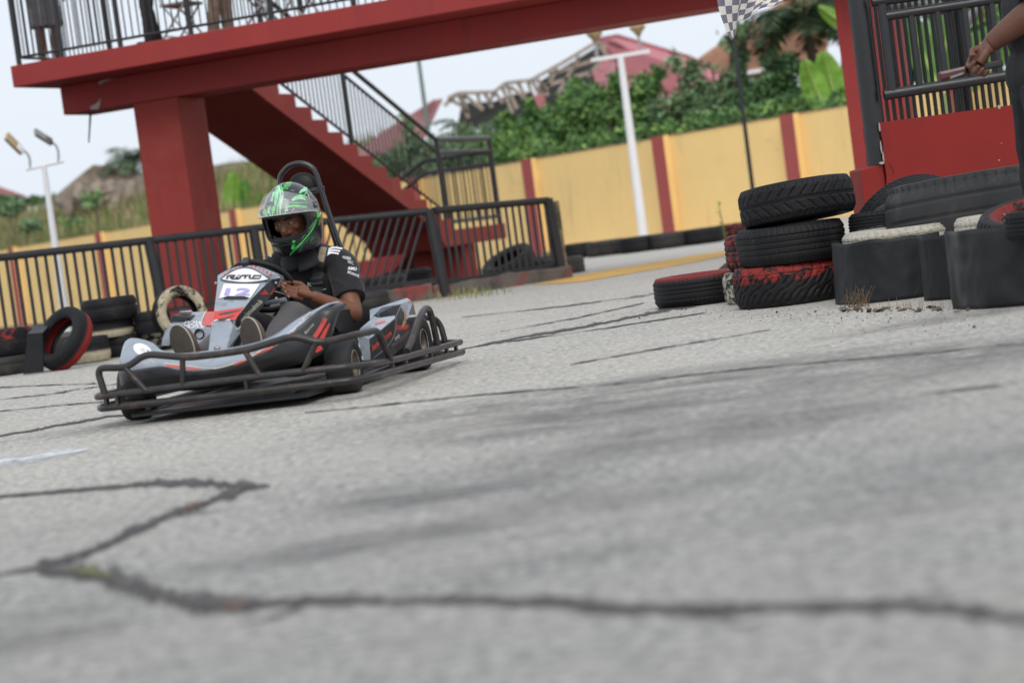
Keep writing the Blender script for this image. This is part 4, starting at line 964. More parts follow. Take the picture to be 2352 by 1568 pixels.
redp = [(118, 1140), (700, 1055), (640, 1150), (545, 1300), (470, 1305), (195, 1298), (110, 1340)]
def flat_patch(pts, m, l, name='red_band', parent=panel): return MB().add([FzL(x, y, l) for x, y in pts], [tuple(range(len(pts)))]).build(name, m, parent)
flat_patch(redp, M_KRED, .002)
flat_patch([(205, 1205), (240, 1175), (420, 1140), (650, 1105), (600, 1135), (400, 1190), (230, 1210)], M_KDARK, .0032, 'grey_slash'); flat_patch([(190, 1290), (330, 1262), (520, 1205), (520, 1225), (410, 1275), (320, 1296)], M_KDARK, .0032, 'grey_slash')
for i in range(3):
    a_, b_ = (1095 - 35 * i, 720 + 36 * i), (1300 - 22 * i, 698 + 40 * i)
    S_([(*zN(*a_), 3.0), (*zN((a_[0] + b_[0]) / 2, (a_[1] + b_[1]) / 2), 3.0), (*zN(*b_), 3.0)], M_KRED, pside, 'red_stripe')
print_on(PB, 'www.kart-o-drom.de', [zN(665, 1350), zN(1070, 950), zN(985, 880), zN(600, 1275)], M_KCREAM, pside, lift=.0035, bold=.025)
for q in ((1340, 580), (160, 585)): MB().ball(Fz(*q) + Vector((0, -.004, 0)), (.008, .006, .008), 10, 6).build('panel_bolt', M_STEEL, panel)
q = kpl(*zB(530, 1145), pp0, pp1); MB().ball(q + Vector((0, -.016, 0)), (.017, .008, .014), 12, 7).ball(q + Vector((0, -.024, 0)), (.007, .008, .006), 8, 6).build('panel_bolt', M_STEEL, cover)
# steering wheel
SWC, SWR = Vector((.012, .41, .548)), .168
swn = Vector((.1, .80, .60)).normalized(); sx_ = swn.cross(Vector((0, 0, 1))).normalized(); sy_ = sx_.cross(swn)
ring_ = [SWC + sx_ * (SWR * math.cos(a)) + sy_ * (SWR * .92 * math.sin(a)) for a in (2 * math.pi * i / 40 for i in range(40))]
sw = MB().tube(ring_, .0155, 10, loop=True).build('steering_wheel', M_SEAT, kart)
for a in (90, 215, 325): MB().bar(SWC - swn * .02, SWC + (sx_ * math.cos(rad(a)) + sy_ * math.sin(rad(a))) * SWR * .96, .022, .006, swn).build('spoke', M_STEEL, sw)
MB().ball(SWC - swn * .02, .035, 12, 8).build('hub', M_KBLK, sw)
tubep('steering_column', [SWC - swn * .02, (-.02, -.02, .16)], .013, M_STEEL)
tubep('dash_tube', [kp(*zN(1140, 975), y=.34), kp(*zN(1530, 905), y=.34)], .012, M_KGREY)
# right-hand pod (fuel tank cover), on the left of the picture
def shell(name, polys, m, solid=.006, parent=None, frame=z3, smooth=False):
    mb = MB()
    for pl_ in polys: mb.add([kp(*frame(x, y), y=d) for x, y, d in pl_], [tuple(range(len(pl_)))], 0, smooth)
    return mb.build(name, m, parent or kart, solid=solid, weld=True)
tank = shell('tank_cover', [[(930, 462, .36), (1000, 420, .42), (1035, 375, .48), (1110, 318, .56), (1330, 318, .56), (1330, 470, .36)],
                           [(930, 462, .36), (1330, 470, .36), (1330, 700, .33), (1180, 705, .33), (905, 640, .33)]], M_KGREY)
wing = shell('tank_cover_wing', [[(806, 642, .42), (810, 588, .41), (832, 505, .39), (880, 440, .37), (932, 462, .36), (895, 520, .36), (884, 560, .37), (880, 640, .38)], [(880, 440, .37), (932, 462, .36), (1000, 420, .42), (930, 405, .45)]], M_KGREY)
TBv = bvh_of([tank, wing])
bx = MB(); pb4 = [kp(*z3(*q), y=.42) for q in ((888, 428), (888, 352), (905, 340), (1065, 355), (1062, 385), (1010, 412))]
bx.prism(pb4, (.0, .12, .0)); bx.build('battery_box', M_KBLK, kart, bevel=.006)
pb5 = [kp(*z3(*q), y=.46) for q in ((965, 322), (975, 306), (1045, 300), (1068, 322))]; MB().prism(pb5, (0, .06, 0)).build('box_lid', M_KGREY, kart, bevel=.004)
MB().tube([kp(*z3(980, 290), y=.5), kp(*z3(1005, 298), y=.5), kp(*z3(1040, 285), y=.5)], .006, 6).build('cap', M_KBLK, kart)
red_ = [kp(*z3(x, y), y=d) for x, y, d in ((1240, 320, .5595), (1310, 320, .5595), (1310, 462, .365), (1200, 450, .385))]
MB().add([q + Vector((0, -.006, .006)) for q in red_], [(0, 1, 2, 3)]).build('red_patch', M_KRED, tank)
tubep('pinstripe', [kp(*z3(x, y), y=d) + Vector((0, -.006, .006)) for x, y, d in ((1238, 320, .555), (1215, 370, .49), (1190, 440, .395), (1210, 468, .365))], .003, M_KWHT, .02, 6)
print_on(TBv, 'POWER', [z3(1012, 442), z3(1285, 455), z3(1290, 420), z3(1030, 408)], M_KWHT, tank, lift=.006, shear=.25, bold=.02)
print_on(TBv, 'HORSE', [z3(1005, 472), z3(1245, 475), z3(1250, 448), z3(1012, 445)], M_KWHT, tank, lift=.006, shear=.25, bold=.02)
qq = kp(*z3(1175, 525), y=.345); MB().lathe([(.022, 0), (.026, .002), (.022, .012), (.0205, .06), (0.0001, .06)], 20, Matrix.Translation(qq + Vector((0, -.012, 0))) @ Matrix.Rotation(rad(-90), 4, 'X')).build('cover_hole', M_INK, tank)
tubep('cable', [kp(*z3(1240, 590), y=.3), kp(*z3(1238, 700), y=.3)], .004, M_KCREAM)
MB().box((-.38, .30, .235), (.09, .08, .07)).build('brake_part', M_KRED, kart, bevel=.01)
# side pod on the driver's left
def pod(name, polys, m, solid=.006, parent=None):
    mb = MB()
    for pl_ in polys: mb.add([kp(*zD(x, y), x=d) for x, y, d in pl_], [tuple(range(len(pl_)))])
    return mb.build(name, m, parent or kart, solid=solid, weld=True)
side = pod('pod_side', [[(350, 1050, .60), (330, 752, .60), (480, 640, .605), (510, 1050, .61)], [(480, 640, .605), (708, 452, .61), (640, 1020, .615), (510, 1050, .61)],
                       [(708, 452, .61), (790, 272, .59), (850, 430, .605), (892, 462, .61), (962, 625, .62), (900, 800, .62), (640, 1020, .615)]], M_KBLK)
topp = pod('pod_top', [[(345, 480, .50), (520, 440, .55), (708, 412, .60), (708, 452, .61), (480, 640, .605), (330, 752, .60), (180, 700, .53), (200, 605, .47)]], M_KGREY)
rimp = pod('pod_rim', [[(340, 330, .47), (610, 240, .51), (880, 150, .555), (800, 240, .575), (700, 256, .55), (520, 292, .52), (395, 402, .49), (343, 405, .475)],
                      [(880, 150, .555), (935, 185, .57), (955, 250, .58), (905, 400, .60), (892, 462, .61), (850, 430, .605), (790, 272, .59), (800, 240, .575)],
                      [(343, 405, .475), (395, 402, .49), (410, 440, .495), (520, 440, .55), (345, 480, .50)]], M_KGREY)
pod('pod_recess', [[(390, 400, .44), (520, 285, .45), (705, 250, .46), (800, 255, .48), (800, 440, .5), (720, 470, .5), (520, 460, .47), (410, 455, .45)]], M_SEAT)
tubep('recess_highlight_rod', [kp(*zD(445, 360), x=.47), kp(*zD(490, 445), x=.5)], .004, M_STEEL)
pfront = pod('pod_front', [[(180, 700, .53), (330, 752, .60), (350, 1050, .60), (255, 1060, .56), (190, 800, .53)]], M_KGREY)
pod('pod_arch', [[(935, 185, .57), (975, 240, .56), (1010, 390, .56), (900, 400, .6), (955, 250, .58)]], M_KBLK)
VB = bvh_of([side, topp, rimp])
V_ = lambda pts, m, par=side, name='red_stripe': stroke(VB, pts, name, m, par, lift=.005)
for i in range(4): V_([(*zD(712 - 2 * i, 556 + 19 * i), 1.7), (*zD(800 - 4 * i, 555 + 18 * i), 1.7), (*zD(900 - 8 * i, 550 + 18 * i), 1.7)], M_KRED)
print_on(VB, 'kart-o-drom', [zD(365, 925), zD(650, 690), zD(628, 610), zD(345, 835)], M_KRED, side, lift=.006, bold=.03)
print_on(VB, 'EVO', [zD(700, 775), zD(768, 722), zD(758, 680), zD(690, 735)], M_KCREAM, side, lift=.006, bold=.02)
V_([(*zD(710, 460), 1.2), (*zD(705, 600), 1.2), (*zD(660, 740), 1.2), (*zD(590, 850), 1.4), (*zD(480, 950), 1.4), (*zD(370, 1035), 1.2)], M_KGREY, side, 'pinstripe')
V_([(*zD(640, 860), 6), (*zD(760, 770), 9), (*zD(900, 640), 6)], M_KDARK, side, 'grey_slash')
V_([(*zD(720, 200), 4), (*zD(742, 185), 4)], M_KRED, rimp, 'red_mark'); V_([(*zD(420, 540), 5), (*zD(500, 515), 5), (*zD(570, 495), 4)], M_KRED, topp, 'red_mark')
M_MUD = mat('dried_mud', (.33, .22, .11), .9, .2, 30, .2, 80)
V_([(*zD(905, 200), 6), (*zD(940, 215), 5)], M_MUD, rimp, 'mud_smear'); V_([(*zD(825, 330), 3), (*zD(850, 430), 6), (*zD(830, 520), 7), (*zD(800, 590), 4)], M_MUD, side, 'mud_smear')
# wheels
def wheel(name, c, R, W, steer, rimr, out=1):
    w_ = part(name, None, kart, c, (0, 0, steer)); w_.empty_display_size = .05
    Mx = Matrix.Rotation(rad(90), 4, 'Y')
    pr = [(rimr, -W * .42), (R * .80, -W * .5), (R * .95, -W * .47), (R * .995, -W * .36), (R, 0), (R * .995, W * .36), (R * .95, W * .47), (R * .80, W * .5), (rimr, W * .42), (rimr * .98, W * .3), (rimr * .98, -W * .3)]
    MB().lathe(pr, 40, Mx, closed_prof=True).build('tyre', rubber('kart_slick', (.017, .017, .018), dust=.45, spec=.4), w_)
    o = out; rr0 = rimr
    pr = [(rr0 * 1.03, o * W * .44), (rr0 * 1.05, o * W * .40), (rr0 * .97, o * W * .38), (rr0 * .90, o * W * .28), (rr0 * .78, o * W * .08), (rr0 * .45, o * W * .02), (rr0 * .3, o * W * .06), (.0001, o * W * .08)]
    MB().lathe(pr, 32, Mx).build('rim', M_BRONZE, w_)
    MB().tube([Mx @ Vector((rr0 * 1.04 * math.cos(a), rr0 * 1.04 * math.sin(a), o * W * .435)) for a in (2 * math.pi * i / 32 for i in range(32))], .0028, 6, loop=True).build('rim_lip', mat('dull_rim_lettering', (.30, .27, .2), .5, .3, 60), w_)
    return w_
wheel('wheel', (-.515, -.05, .131), .131, .125, rad(7), .066, -1); wheel('wheel', (.50, .055, .131), .131, .13, rad(4), .066)
wheel('wheel', (.515, 1.11, .140), .140, .19, 0, .068); wheel('wheel', (-.50, 1.1, .140), .140, .19, 0, .068, -1)
MB().tube([(-.5, 1.1, .14), (.52, 1.1, .14)], .018, 8).build('rear_axle', M_STEEL, kart)
MB().tube([(-.48, 0, .13), (.5, .05, .13)], .014, 8).build('front_axle', M_KBLK, kart)
MB().box((.02, .42, .042), (.86, 1.62, .018)).build('floor_tray', M_KBLK, kart, bevel=.005)
for x in (-.36, .36): tubep('chassis_tube', [(x, -.3, .07), (x, 1.3, .075)], .016, M_KBLK)
MB().box((-.30, .82, .22), (.2, .3, .26)).build('engine', M_KBLK, kart, bevel=.02)
for k in range(6): MB().box((-.30, .82, .36 + .014 * k), (.15, .2, .005)).build('cooling_fin', M_STEEL, kart)
# seat: bucket shell
def seat_fn(u, v):
    a = rad(-105 + 210 * u); h = v
    yy = .62 + .34 * math.cos(a) * (1 - .15 * h) + .06 * h; xx = .13 + .225 * math.sin(a) * (1 + .06 * h)
    top = .30 + .24 * max(0, math.cos(a)) ** 1.2
    return Vector((xx, yy - .02, .09 + (top - .09) * h))
seat = MB().grid(seat_fn, 30, 8).build('seat', M_SEAT, kart, solid=.014)
MB().grid(lambda u, v: Vector((.13 + .19 * (2 * u - 1), .42 + .5 * v, .09 + .06 * (2 * u - 1) ** 2)), 10, 8).build('seat_base', M_SEAT, kart, solid=.012)
MB().add([kp(*z4(*q), x=.40) for q in ((905, 425), (1285, 408), (1290, 540), (1190, 640), (950, 640), (900, 560))], [(0, 1, 2, 3, 4, 5)]).build('seat_side', M_SEAT, kart, solid=.02)
# roll bar
rb = [kp(*zH(*q), y=1.0) for q in ((600, 700), (585, 300), (640, 170), (740, 80), (890, 48), (1030, 92), (1110, 190), (1165, 350), (1310, 800), (1480, 1290))]
rb.append(Vector((rb[-1].x + .06, 1.0, .40))); rb = [Vector((rb[0].x - .03, 1.0, .40))] + rb
tubep('roll_bar', spline(rb, 5), .0135, mat('black_roll_bar', (.02, .02, .022), .22, .1, 10, .03, 60, spec=.6), .01)
br = [kp(*zH(1060, 790), y=1.06), kp(*zH(1270, 780), y=1.03), kp(*zH(1500, 1330), y=1.06)]
tubep('roll_bar_brace', [kp(*zH(1290, 860), y=1.06), kp(*zH(1420, 1260), y=1.08)], .012, M_KBLK, .02)
MB().box(kp(*zH(1150, 440), y=1.0), (.07, .012, .032)).build('roll_bar_bracket', M_KBLK, kart, bevel=.004)
qh = kp(*zH(925, 405), y=1.03); MB().ball(qh, (.082, .035, .078), 20, 12).build('headrest', M_SEAT, kart)
tubep('roll_bar_strut', [kp(*zH(1120, 450), y=1.0), kp(*zH(900, 450), y=1.0)], .01, M_KBLK)
# ================================================================== driver
M_SKIN = mat('dark_brown_skin', (.17, .068, .036), .5, .14, 14, .06, 160, spec=.4, wear=((.11, .042, .024), .55, .8, 5))
M_SHIRT = mat('black_jersey_cloth', (.016, .016, .018), .78, .15, 10, .14, 240, spec=.25, sheen=.12)
M_PANTS = mat('dark_grey_jersey_trousers', (.10, .092, .095), .9, .12, 10, .3, 260, spec=.2, sheen=.2)
M_SOLE = mat('worn_dark_rubber_sole', (.055, .045, .035), .8, .2, 16, .25, 90)
M_SHOE = mat('brown_canvas_shoe', (.16, .11, .075), .85, .2, 12, .2, 140)
M_PALE = mat('off_white_midsole', (.40, .38, .32), .6, .08, 20)
DO = Vector((.13, .7, .1))
driver = thing('person', 'kart driver in black and green helmet and black short sleeved shirt, gripping the steering wheel', 'person', KO + KR @ DO, KTH)
HM = Matrix.Translation((.148, .625, .862)) @ Matrix.Rotation(rad(-9), 4, 'Z') @ Matrix.Rotation(rad(15), 4, 'X')
HR = HM.to_3x3()
def H(x, y, z): return HM @ Vector((x, y, z))
b = MB()
def Hf(x, y, z): return HM @ Vector((x, y - .004, z - .02))
# head, neck
b.ball(Hf(0, .0, .01), (.078, .10, .118), 24, 18, HR); b.ball(Hf(0, -.045, -.065), (.055, .052, .06), 16, 12, HR); b.ball(Hf(0, -.085, .052), (.058, .018, .018), 14, 8, HR)
b.tube([Hf(0, -.094, .030), Hf(0, -.112, -.012), Hf(0, -.103, -.032)], [.010, .016, .015], 10); b.ball(Hf(.017, -.094, -.026), .012, 10, 8); b.ball(Hf(-.017, -.094, -.026), .012, 10, 8)
b.ball(Hf(0, -.094, -.062), (.03, .014, .012), 12, 8, HR); b.ball(Hf(.048, -.062, .0), (.022, .03, .026), 12, 8, HR); b.ball(Hf(-.048, -.062, .0), (.022, .03, .026), 12, 8, HR)
b.tube([(.14, .66, .78), (.135, .75, .62)], [.058, .062], 14)
# torso under the shirt
b.ball((.13, .83, .52), (.15, .1, .16), 18, 12); b.ball((.13, .93, .28), (.14, .11, .2), 18, 12); b.tube([(-.05, .79, .60), (.31, .79, .60)], .055, 12)
SHL, ELL, WRL = Vector((.325, .765, .60)), Vector((.405, .60, .355)), Vector((.262, .43, .468))
SHR, ELR, WRR = Vector((-.06, .765, .60)), Vector((-.16, .60, .40)), Vector((-.14, .44, .50))
for a, e, w_ in ((SHL, ELL, WRL), (SHR, ELR, WRR)):
    b.tube(spline([a, a.lerp(e, .5) + Vector((0, -.012, .004)), e], 4), [.054, .055, .056, .055, .054, .052, .050, .048, .046], 14); b.ball(e, .046, 12, 9)
    b.tube(spline([e, e.lerp(w_, .3) + Vector((.002, 0, -.004)), w_], 4), [.045, .047, .048, .046, .043, .040, .036, .032, .0285], 14)
# hands: palm, four fingers round the rim, thumb
def hand(w_, s, up, out, fwd, K=1.0):
    """w_: wrist; out: direction from the rim centre outward; fwd: knuckle direction; K: size"""
    kn = w_ + fwd * .075 * K
    b.tube([w_ - fwd * .01 * K, w_ + fwd * .035 * K, kn], [.027 * K, .034 * K, .034 * K], 12, flat=.72)
    for k, ln in enumerate((.95, 1.05, 1.0, .82)):
        ln *= K; R_ = lambda *x: [q * K for q in x]
        c = kn + up * (.0315 - .021 * k) * K + fwd * (.004 - .004 * abs(k - 1.2)) * K
        p1 = c + fwd * (.032 * ln) - out * .016 * s * K; p2 = p1 + (-out * .034 + fwd * .004) * ln; p3 = p2 + (-out * .010 - fwd * .022) * ln
        b.tube([c - fwd * .02 * K, c, p1], R_(.0115, .0115, .0105), 9); b.tube([p1, p2], R_(.0105, .0095), 9); b.tube([p2, p3], R_(.0095, .008), 9); b.ball(p3, .008 * K, 8, 6); b.ball(p1, .0108 * K, 8, 6); b.ball(p2, .0096 * K, 8, 6)
        tips.append((p2, p3))
    t0_ = w_ + (up * .02 + fwd * .02) * K; t1 = t0_ + (up * .026 + fwd * .026 - out * .008) * K; t2 = t1 + (fwd * .024 - out * .026) * K; t3 = t2 + (-out * .022 - fwd * .004) * K
    b.tube([t0_, t1], [.016 * K, .0125 * K], 9); b.tube([t1, t2], [.0125 * K, .0105 * K], 9); b.tube([t2, t3], [.0105 * K, .0085 * K], 9); b.ball(t3, .0085 * K, 8, 6); b.ball(t1, .0125 * K, 8, 6); b.ball(t2, .0105 * K, 8, 6)
tips = []
fw = (Vector((.178, .392, .512)) - WRL); fw.normalize()
hand(WRL, 1, Vector((-.06, .18, .98)).normalized(), Vector((.55, .80, -.2)).normalized(), fw)
fw2 = (Vector((-.152, .40, .565)) - WRR).normalized(); hand(WRR, 1, Vector((.25, .2, .94)).normalized(), Vector((-.6, .75, -.1)).normalized(), fw2)
# legs
LEG = (((.205, .90, .21), (.165, .365, .392), (.112, .075, .235)), ((.05, .90, .21), (-.105, .365, .39), (-.238, .075, .245)))
for h_, k_, a_ in LEG:
    b.tube([h_, Vector(h_).lerp(Vector(k_), .5), k_], [.074, .064, .052], 14); b.ball(k_, .052, 12, 9); b.tube([k_, Vector(k_).lerp(Vector(a_), .4), a_], [.05, .05, .036], 14)
    b.ball(Vector(a_) + Vector((0, -.03, .02)), (.036, .045, .055), 12, 8)
body = remesh(b, 'body', M_SKIN, driver, DO, .0046, 3)
# eyes, brows, nails
M_EYE = mat('eye_white', (.34, .29, .26), .45, .03, 30); M_IRIS = mat('dark_iris', (.012, .008, .006), .15, .1, 30); M_BROW = mat('black_brow_hair', (.008, .007, .006), .9, .2, 60)
for sx in (-1, 1):
    e = Hf(sx * .032, -.0905, .022)
    MB().ball(e, (.0145, .0095, .0082), 14, 10, HR).build('eye', M_EYE, driver, DO)
    MB().ball(e + HR @ Vector((-.003, -.0068, -.0005)), (.0066, .004, .0068), 12, 8, HR).build('iris', M_IRIS, driver, DO)
    MB().tube([Hf(sx * .032 - .016, -.1035, .030), Hf(sx * .032, -.107, .0335), Hf(sx * .032 + .016, -.100, .030)], [.003, .0042, .003], 6).build('eyelid', M_SKIN, driver, DO)
    MB().tube([Hf(sx * .012, -.112, .043), Hf(sx * .034, -.1115, .052), Hf(sx * .058, -.094, .047)], [.006, .0075, .0035], 6, flat=.7).build('eyebrow', M_BROW, driver, DO)
M_NAIL = mat('pale_nail', (.5, .36, .3), .35, .05, 20)
for (a, c) in tips[:4]: MB().ball(c + (c - a).normalized() * .004 + Vector((0, -.004, 0)), (.0055, .0055, .0045), 8, 6).build('fingernail', M_NAIL, driver, DO)
# shirt with sleeves and collar
s_ = MB()
s_.ball((.13, .815, .50), (.185, .135, .185), 22, 14); s_.ball((.13, .91, .30), (.165, .14, .2), 20, 12)
s_.tube([(-.06, .775, .605), (.02, .755, .645), (.13, .745, .66), (.24, .755, .645), (.33, .765, .605)], [.068, .072, .075, .072, .068], 14)
for a, e in ((SHL, ELL), (SHR, ELR)):
    s_.tube([a, a.lerp(e, .35), a.lerp(e, .70)], [.074, .076, .078], 16); s_.ball(a, .073, 14, 10)
for zz, yy in ((.70, .70), (.665, .71)): s_.ball((.137, yy, zz), (.082, .082, .045), 16, 8)
shirt = remesh(s_, 'shirt', M_SHIRT, driver, DO, .0085, 5)
ruffle(shirt, lambda q: mnoise.noise((q.x * 9, q.y * 7, q.z * 16)) * .008 + (1 - abs(mnoise.noise((q.x * 17 + q.z * 13, q.y * 12, q.z * 9 - q.x * 8))) * 2) * .006)
cuffc = SHL.lerp(ELL, .70); cn = (ELL - SHL).normalized()
cx_ = cn.cross(Vector((0, 0, 1))).normalized(); cy_ = cx_.cross(cn)
MB().tube([cuffc + cx_ * (.0765 * math.cos(a)) + cy_ * (.0765 * math.sin(a)) for a in (2 * math.pi * i / 24 for i in range(24))], .004, 6, loop=True).build('sleeve_hem', M_SHIRT, shirt, DO)
# collar
def col_fn(u, v):
    a = rad(-150 + 300 * u) + math.pi / 2 * 0; r0 = .078 + .03 * (1 - v); x = .137 + r0 * math.sin(a); y = .715 - r0 * 1.0 * math.cos(a)
    return Vector((x, y, .655 + .085 * v - .045 * math.cos(a) + .012 * math.sin(3 * a)))
MB().grid(col_fn, 26, 4).build('collar', M_SHIRT, shirt, DO, solid=.006)
def col2(u, v):
    a = rad(8 + 52 * u); r0 = .100 + .03 * v; return Vector((.137 + r0 * math.sin(a), .715 - r0 * math.cos(a), .728 - .06 * math.cos(a) - .075 * v))
MB().grid(col2, 12, 4).build('collar_flap', M_SHIRT, shirt, DO, solid=.005)
# trousers and shoes
t_ = MB()
for h_, k_, a_ in LEG:
    h_, k_, a_ = map(Vector, (h_, k_, a_)); t_.tube([h_, h_.lerp(k_, .5), k_ + Vector((0, .01, .002))], [.092, .08, .068], 16); t_.ball(k_, .068, 14, 10); t_.tube([k_, k_.lerp(a_, .45) + Vector((0, .01, -.01)), a_ + Vector((0, .03, .0))], [.066, .068, .056], 16)
t_.ball((.13, .93, .2), (.17, .14, .11), 18, 10)
trs = remesh(t_, 'trousers', M_PANTS, driver, DO, .0095, 4)
ruffle(trs, lambda q: mnoise.noise((q.x * 12 + q.z * 10, q.y * 6, q.z * 14)) * .007)
def shoe(cpx, tilt, half_w, half_l, toe_dir):
    c = kp(*cpx, y=-.035)
    o_ = part('shoe', None, driver, c - DO, (0, 0, 0)); o_.empty_display_size = .04
    ax_ = Vector(toe_dir).normalized(); nrm = (Vector((-.06, -1, .18)) - ax_ * Vector((-.06, -1, .18)).dot(ax_)).normalized(); wx = ax_.cross(nrm)
    def outl(k, t): 
        a = 2 * math.pi * t; l = math.sin(a); wd = half_w * (1 + .12 * l) * math.cos(a); return ax_ * (half_l * l * k) + wx * (wd * k)
    def sole_fn(u, v):
        p_ = outl(max(v, .001), u); rp = math.hypot(p_.dot(wx) / half_w, (p_.dot(ax_) + half_l * .25) / half_w)
        return p_ + nrm * (.010 + .0024 * math.sin(rp * 27) * (1 if v < .97 else 0) - .004 * v ** 6)
    MB().grid(sole_fn, 48, 30).build('sole', M_SOLE, o_, fix=False)
    R = [[outl(k, i / 40) + nrm * d for i in range(40)] for k, d in ((.99, .008), (1.015, .006), (1.03, -.008), (1.0, -.012))]
    MB().rings(R, True, False).build('midsole', M_PALE, o_)
    R = [[outl(k, i / 40) + nrm * d for i in range(40)] for k, d in ((1.0, -.02), (1.0, -.04), (.9, -.07), (.55, -.095), (.1, -.10))]
    MB().rings(R, True, False).build('upper', M_SHOE, o_)
shoe(z3(1012, 640), 0, .052, .105, (-.34, .10, 1)); shoe(z3(1685, 590), 0, .05, .11, (-.12, .10, 1))
# belts
SHB = bvh_of([shirt])
def belt(name, pts, w_, m, lift=.006):
    return stroke(SHB, [(x, y, w_ if isinstance(w_, (int, float)) else w_[i]) for i, (x, y) in enumerate(pts)], name, m, kart, lift=lift, boff=DO, n=4)
bl = belt('shoulder_belt', [zE(590, 400), zE(560, 560), zE(510, 720), zE(490, 900), zE(470, 1100), zE(450, 1300)], 25, M_WEB, .009)
belt('belt_label', [zE(600, 425), zE(575, 540), zE(535, 675)], [15, 16, 16], mat('tan_label', (.3, .25, .18), .8, .3, 40), .0115)
def pr_(s, quad, m=M_KWHT, **k): return print_on(SHB, s, quad, m, shirt, DO, lift=.004, boff=DO, **k)
qb = cast(SHB, *zE(475, 1050), .014, DO)
if qb is not None:
    MB().box(qb, (.062, .014, .030)).build('belt_buckle', M_KBLK, kart, bevel=.004); MB().box(qb + Vector((0, -.009, .013)), (.066, .008, .008)).build('buckle_bar', M_KDARK, kart); MB().box(qb + Vector((0, -.009, -.014)), (.066, .008, .008)).build('buckle_bar', M_KDARK, kart)
for k, pts in enumerate(([(650, 490), (760, 425), (955, 440)], [(640, 545), (745, 470), (915, 490)], [(640, 575), (740, 515), (890, 540)])):
    stroke(SHB, [(*zE(x, y), 3.6) for x, y in pts], 'shoulder_stripe', M_KWHT, shirt, DO, lift=.004, boff=DO)
for pts in ([(310, 1390), (390, 1378), (480, 1390)], [(330, 1412), (400, 1405), (470, 1418)]):
    stroke(SHB, [(*zH(x, y), 3) for x, y in pts], 'shoulder_stripe', M_KWHT, shirt, DO, lift=.004, boff=DO)
pr_('+SOLERA', [zE(960, 625), zE(1120, 660), zE(1125, 605), zE(960, 580)], bold=.02); pr_('IWC', [zE(1070, 720), zE(1170, 760), zE(1165, 690), zE(1060, 650)])
pr_('AMD', [zE(1062, 845), zE(1235, 870), zE(1240, 810), zE(1070, 785)], bold=.03); pr_('BONVE', [zE(1062, 915), zE(1275, 1005), zE(1285, 955), zE(1075, 868)], bold=.01)
pr_('IN', [zE(280, 1180), zE(345, 1175), zE(345, 1090), zE(280, 1095)]); pr_('IBS', [zN(1340, 655), zN(1475, 650), zN(1475, 590), zN(1345, 595)])
pr_('<7', [zN(1340, 430), zN(1465, 430), zN(1465, 335), zN(1345, 335)]); pr_('PR', [zN(1400, 525), zN(1505, 525), zN(1505, 485), zN(1400, 485)]); pr_('ver', [zE(570, 1245), zE(645, 1230), zE(645, 1195), zE(570, 1205)])
# ---- helmet
def hs(az, el, k=0.0):
    """shell point at azimuth (0 = face, + to his left), elevation"""
    sa, ca, se, ce = math.sin(az), math.cos(az), math.sin(el), math.cos(el)
    if el >= 0: c_, ex = .182, 1.0
    else: c_, ex = .215, .62
    f = max(ce, 1e-4) ** ex
    bb = .172 if ca > 0 else .170
    x, y, z = (.138 + k) * sa * f, -(bb + k) * ca * f, (c_ + k) * se
    if ca > 0 and el < 0: y -= .012 * ca * min(1, -el / .5); x *= 1 - .16 * min(1, -el / .7) * ca
    return x, y, z
ELB = -.80
def in_port(az, z): return abs(az) < rad(60) and -.058 < z < .058
helm = part('helmet', None, driver, HM.translation - DO); helm.rotation_euler = HR.to_euler(); helm.empty_display_size = .05
nu, nv = 120, 70; mbh = MB(); V = []; keep = []
for j in range(nv + 1):
    el = ELB + (math.pi / 2 - ELB) * j / nv
    for i in range(nu): V.append(Vector(hs(-math.pi + 2 * math.pi * i / nu, el)))
fs = []
for j in range(nv):
    el = ELB + (math.pi / 2 - ELB) * (j + .5) / nv
    for i in range(nu):
        az = -math.pi + 2 * math.pi * (i + .5) / nu; zc_ = hs(az, el)[2]
        hw = rad(62) * (1 - .10 * ((zc_) / .058) ** 4)
        if abs(az) < hw and -.058 - .012 * math.cos(az * 1.5) < zc_ < .050 + .012 * math.cos(az): continue
        fs.append((j * nu + i, j * nu + (i + 1) % nu, (j + 1) * nu + (i + 1) % nu, (j + 1) * nu + i))
mbh.add(V, fs, 0, True)
M_HELM = mat('helmet_gloss_black', (.012, .013, .015), .2, .2, 8, 0, 60, spec=.5, coat=.3)
shellm = mbh.build('shell', M_HELM, helm)
q_ = shellm.modifiers.new('t', 'SOLIDIFY'); q_.thickness = .022; q_.offset = -1
M_LINER = mat('black_foam_liner', (.008, .008, .009), .9, .1, 30)
# rim round the eye port
rim = []
for i in range(64):
    t = 2 * math.pi * i / 64; az = rad(61) * math.copysign(abs(math.cos(t)) ** .45, math.cos(t)); zz = (.054 if math.sin(t) > 0 else .066) * math.copysign(abs(math.sin(t)) ** .6, math.sin(t)) + .0
    el = math.asin(max(-1, min(1, zz / (.182 if zz > 0 else .215)))); rim.append(Vector(hs(az, el, .001)))
MB().tube(rim, .0058, 8, loop=True).build('port_gasket', M_LINER, helm)
MB().grid(lambda u, v: Vector(hs(rad(-64 + 128 * u), -.30 - .02 * v, -.006 - .03 * v)), 24, 3).build('chin_liner', M_LINER, helm)
# blue headband under the helmet
MB().grid(lambda u, v: H(.083 * math.sin(rad(-100 + 200 * u)), .002 - .108 * math.cos(rad(-100 + 200 * u)), .062 + .045 * v), 20, 3).build('headscarf', mat('blue_head_cloth', (.03, .14, .30), .85, .15, 20, .2, 160), driver, DO)
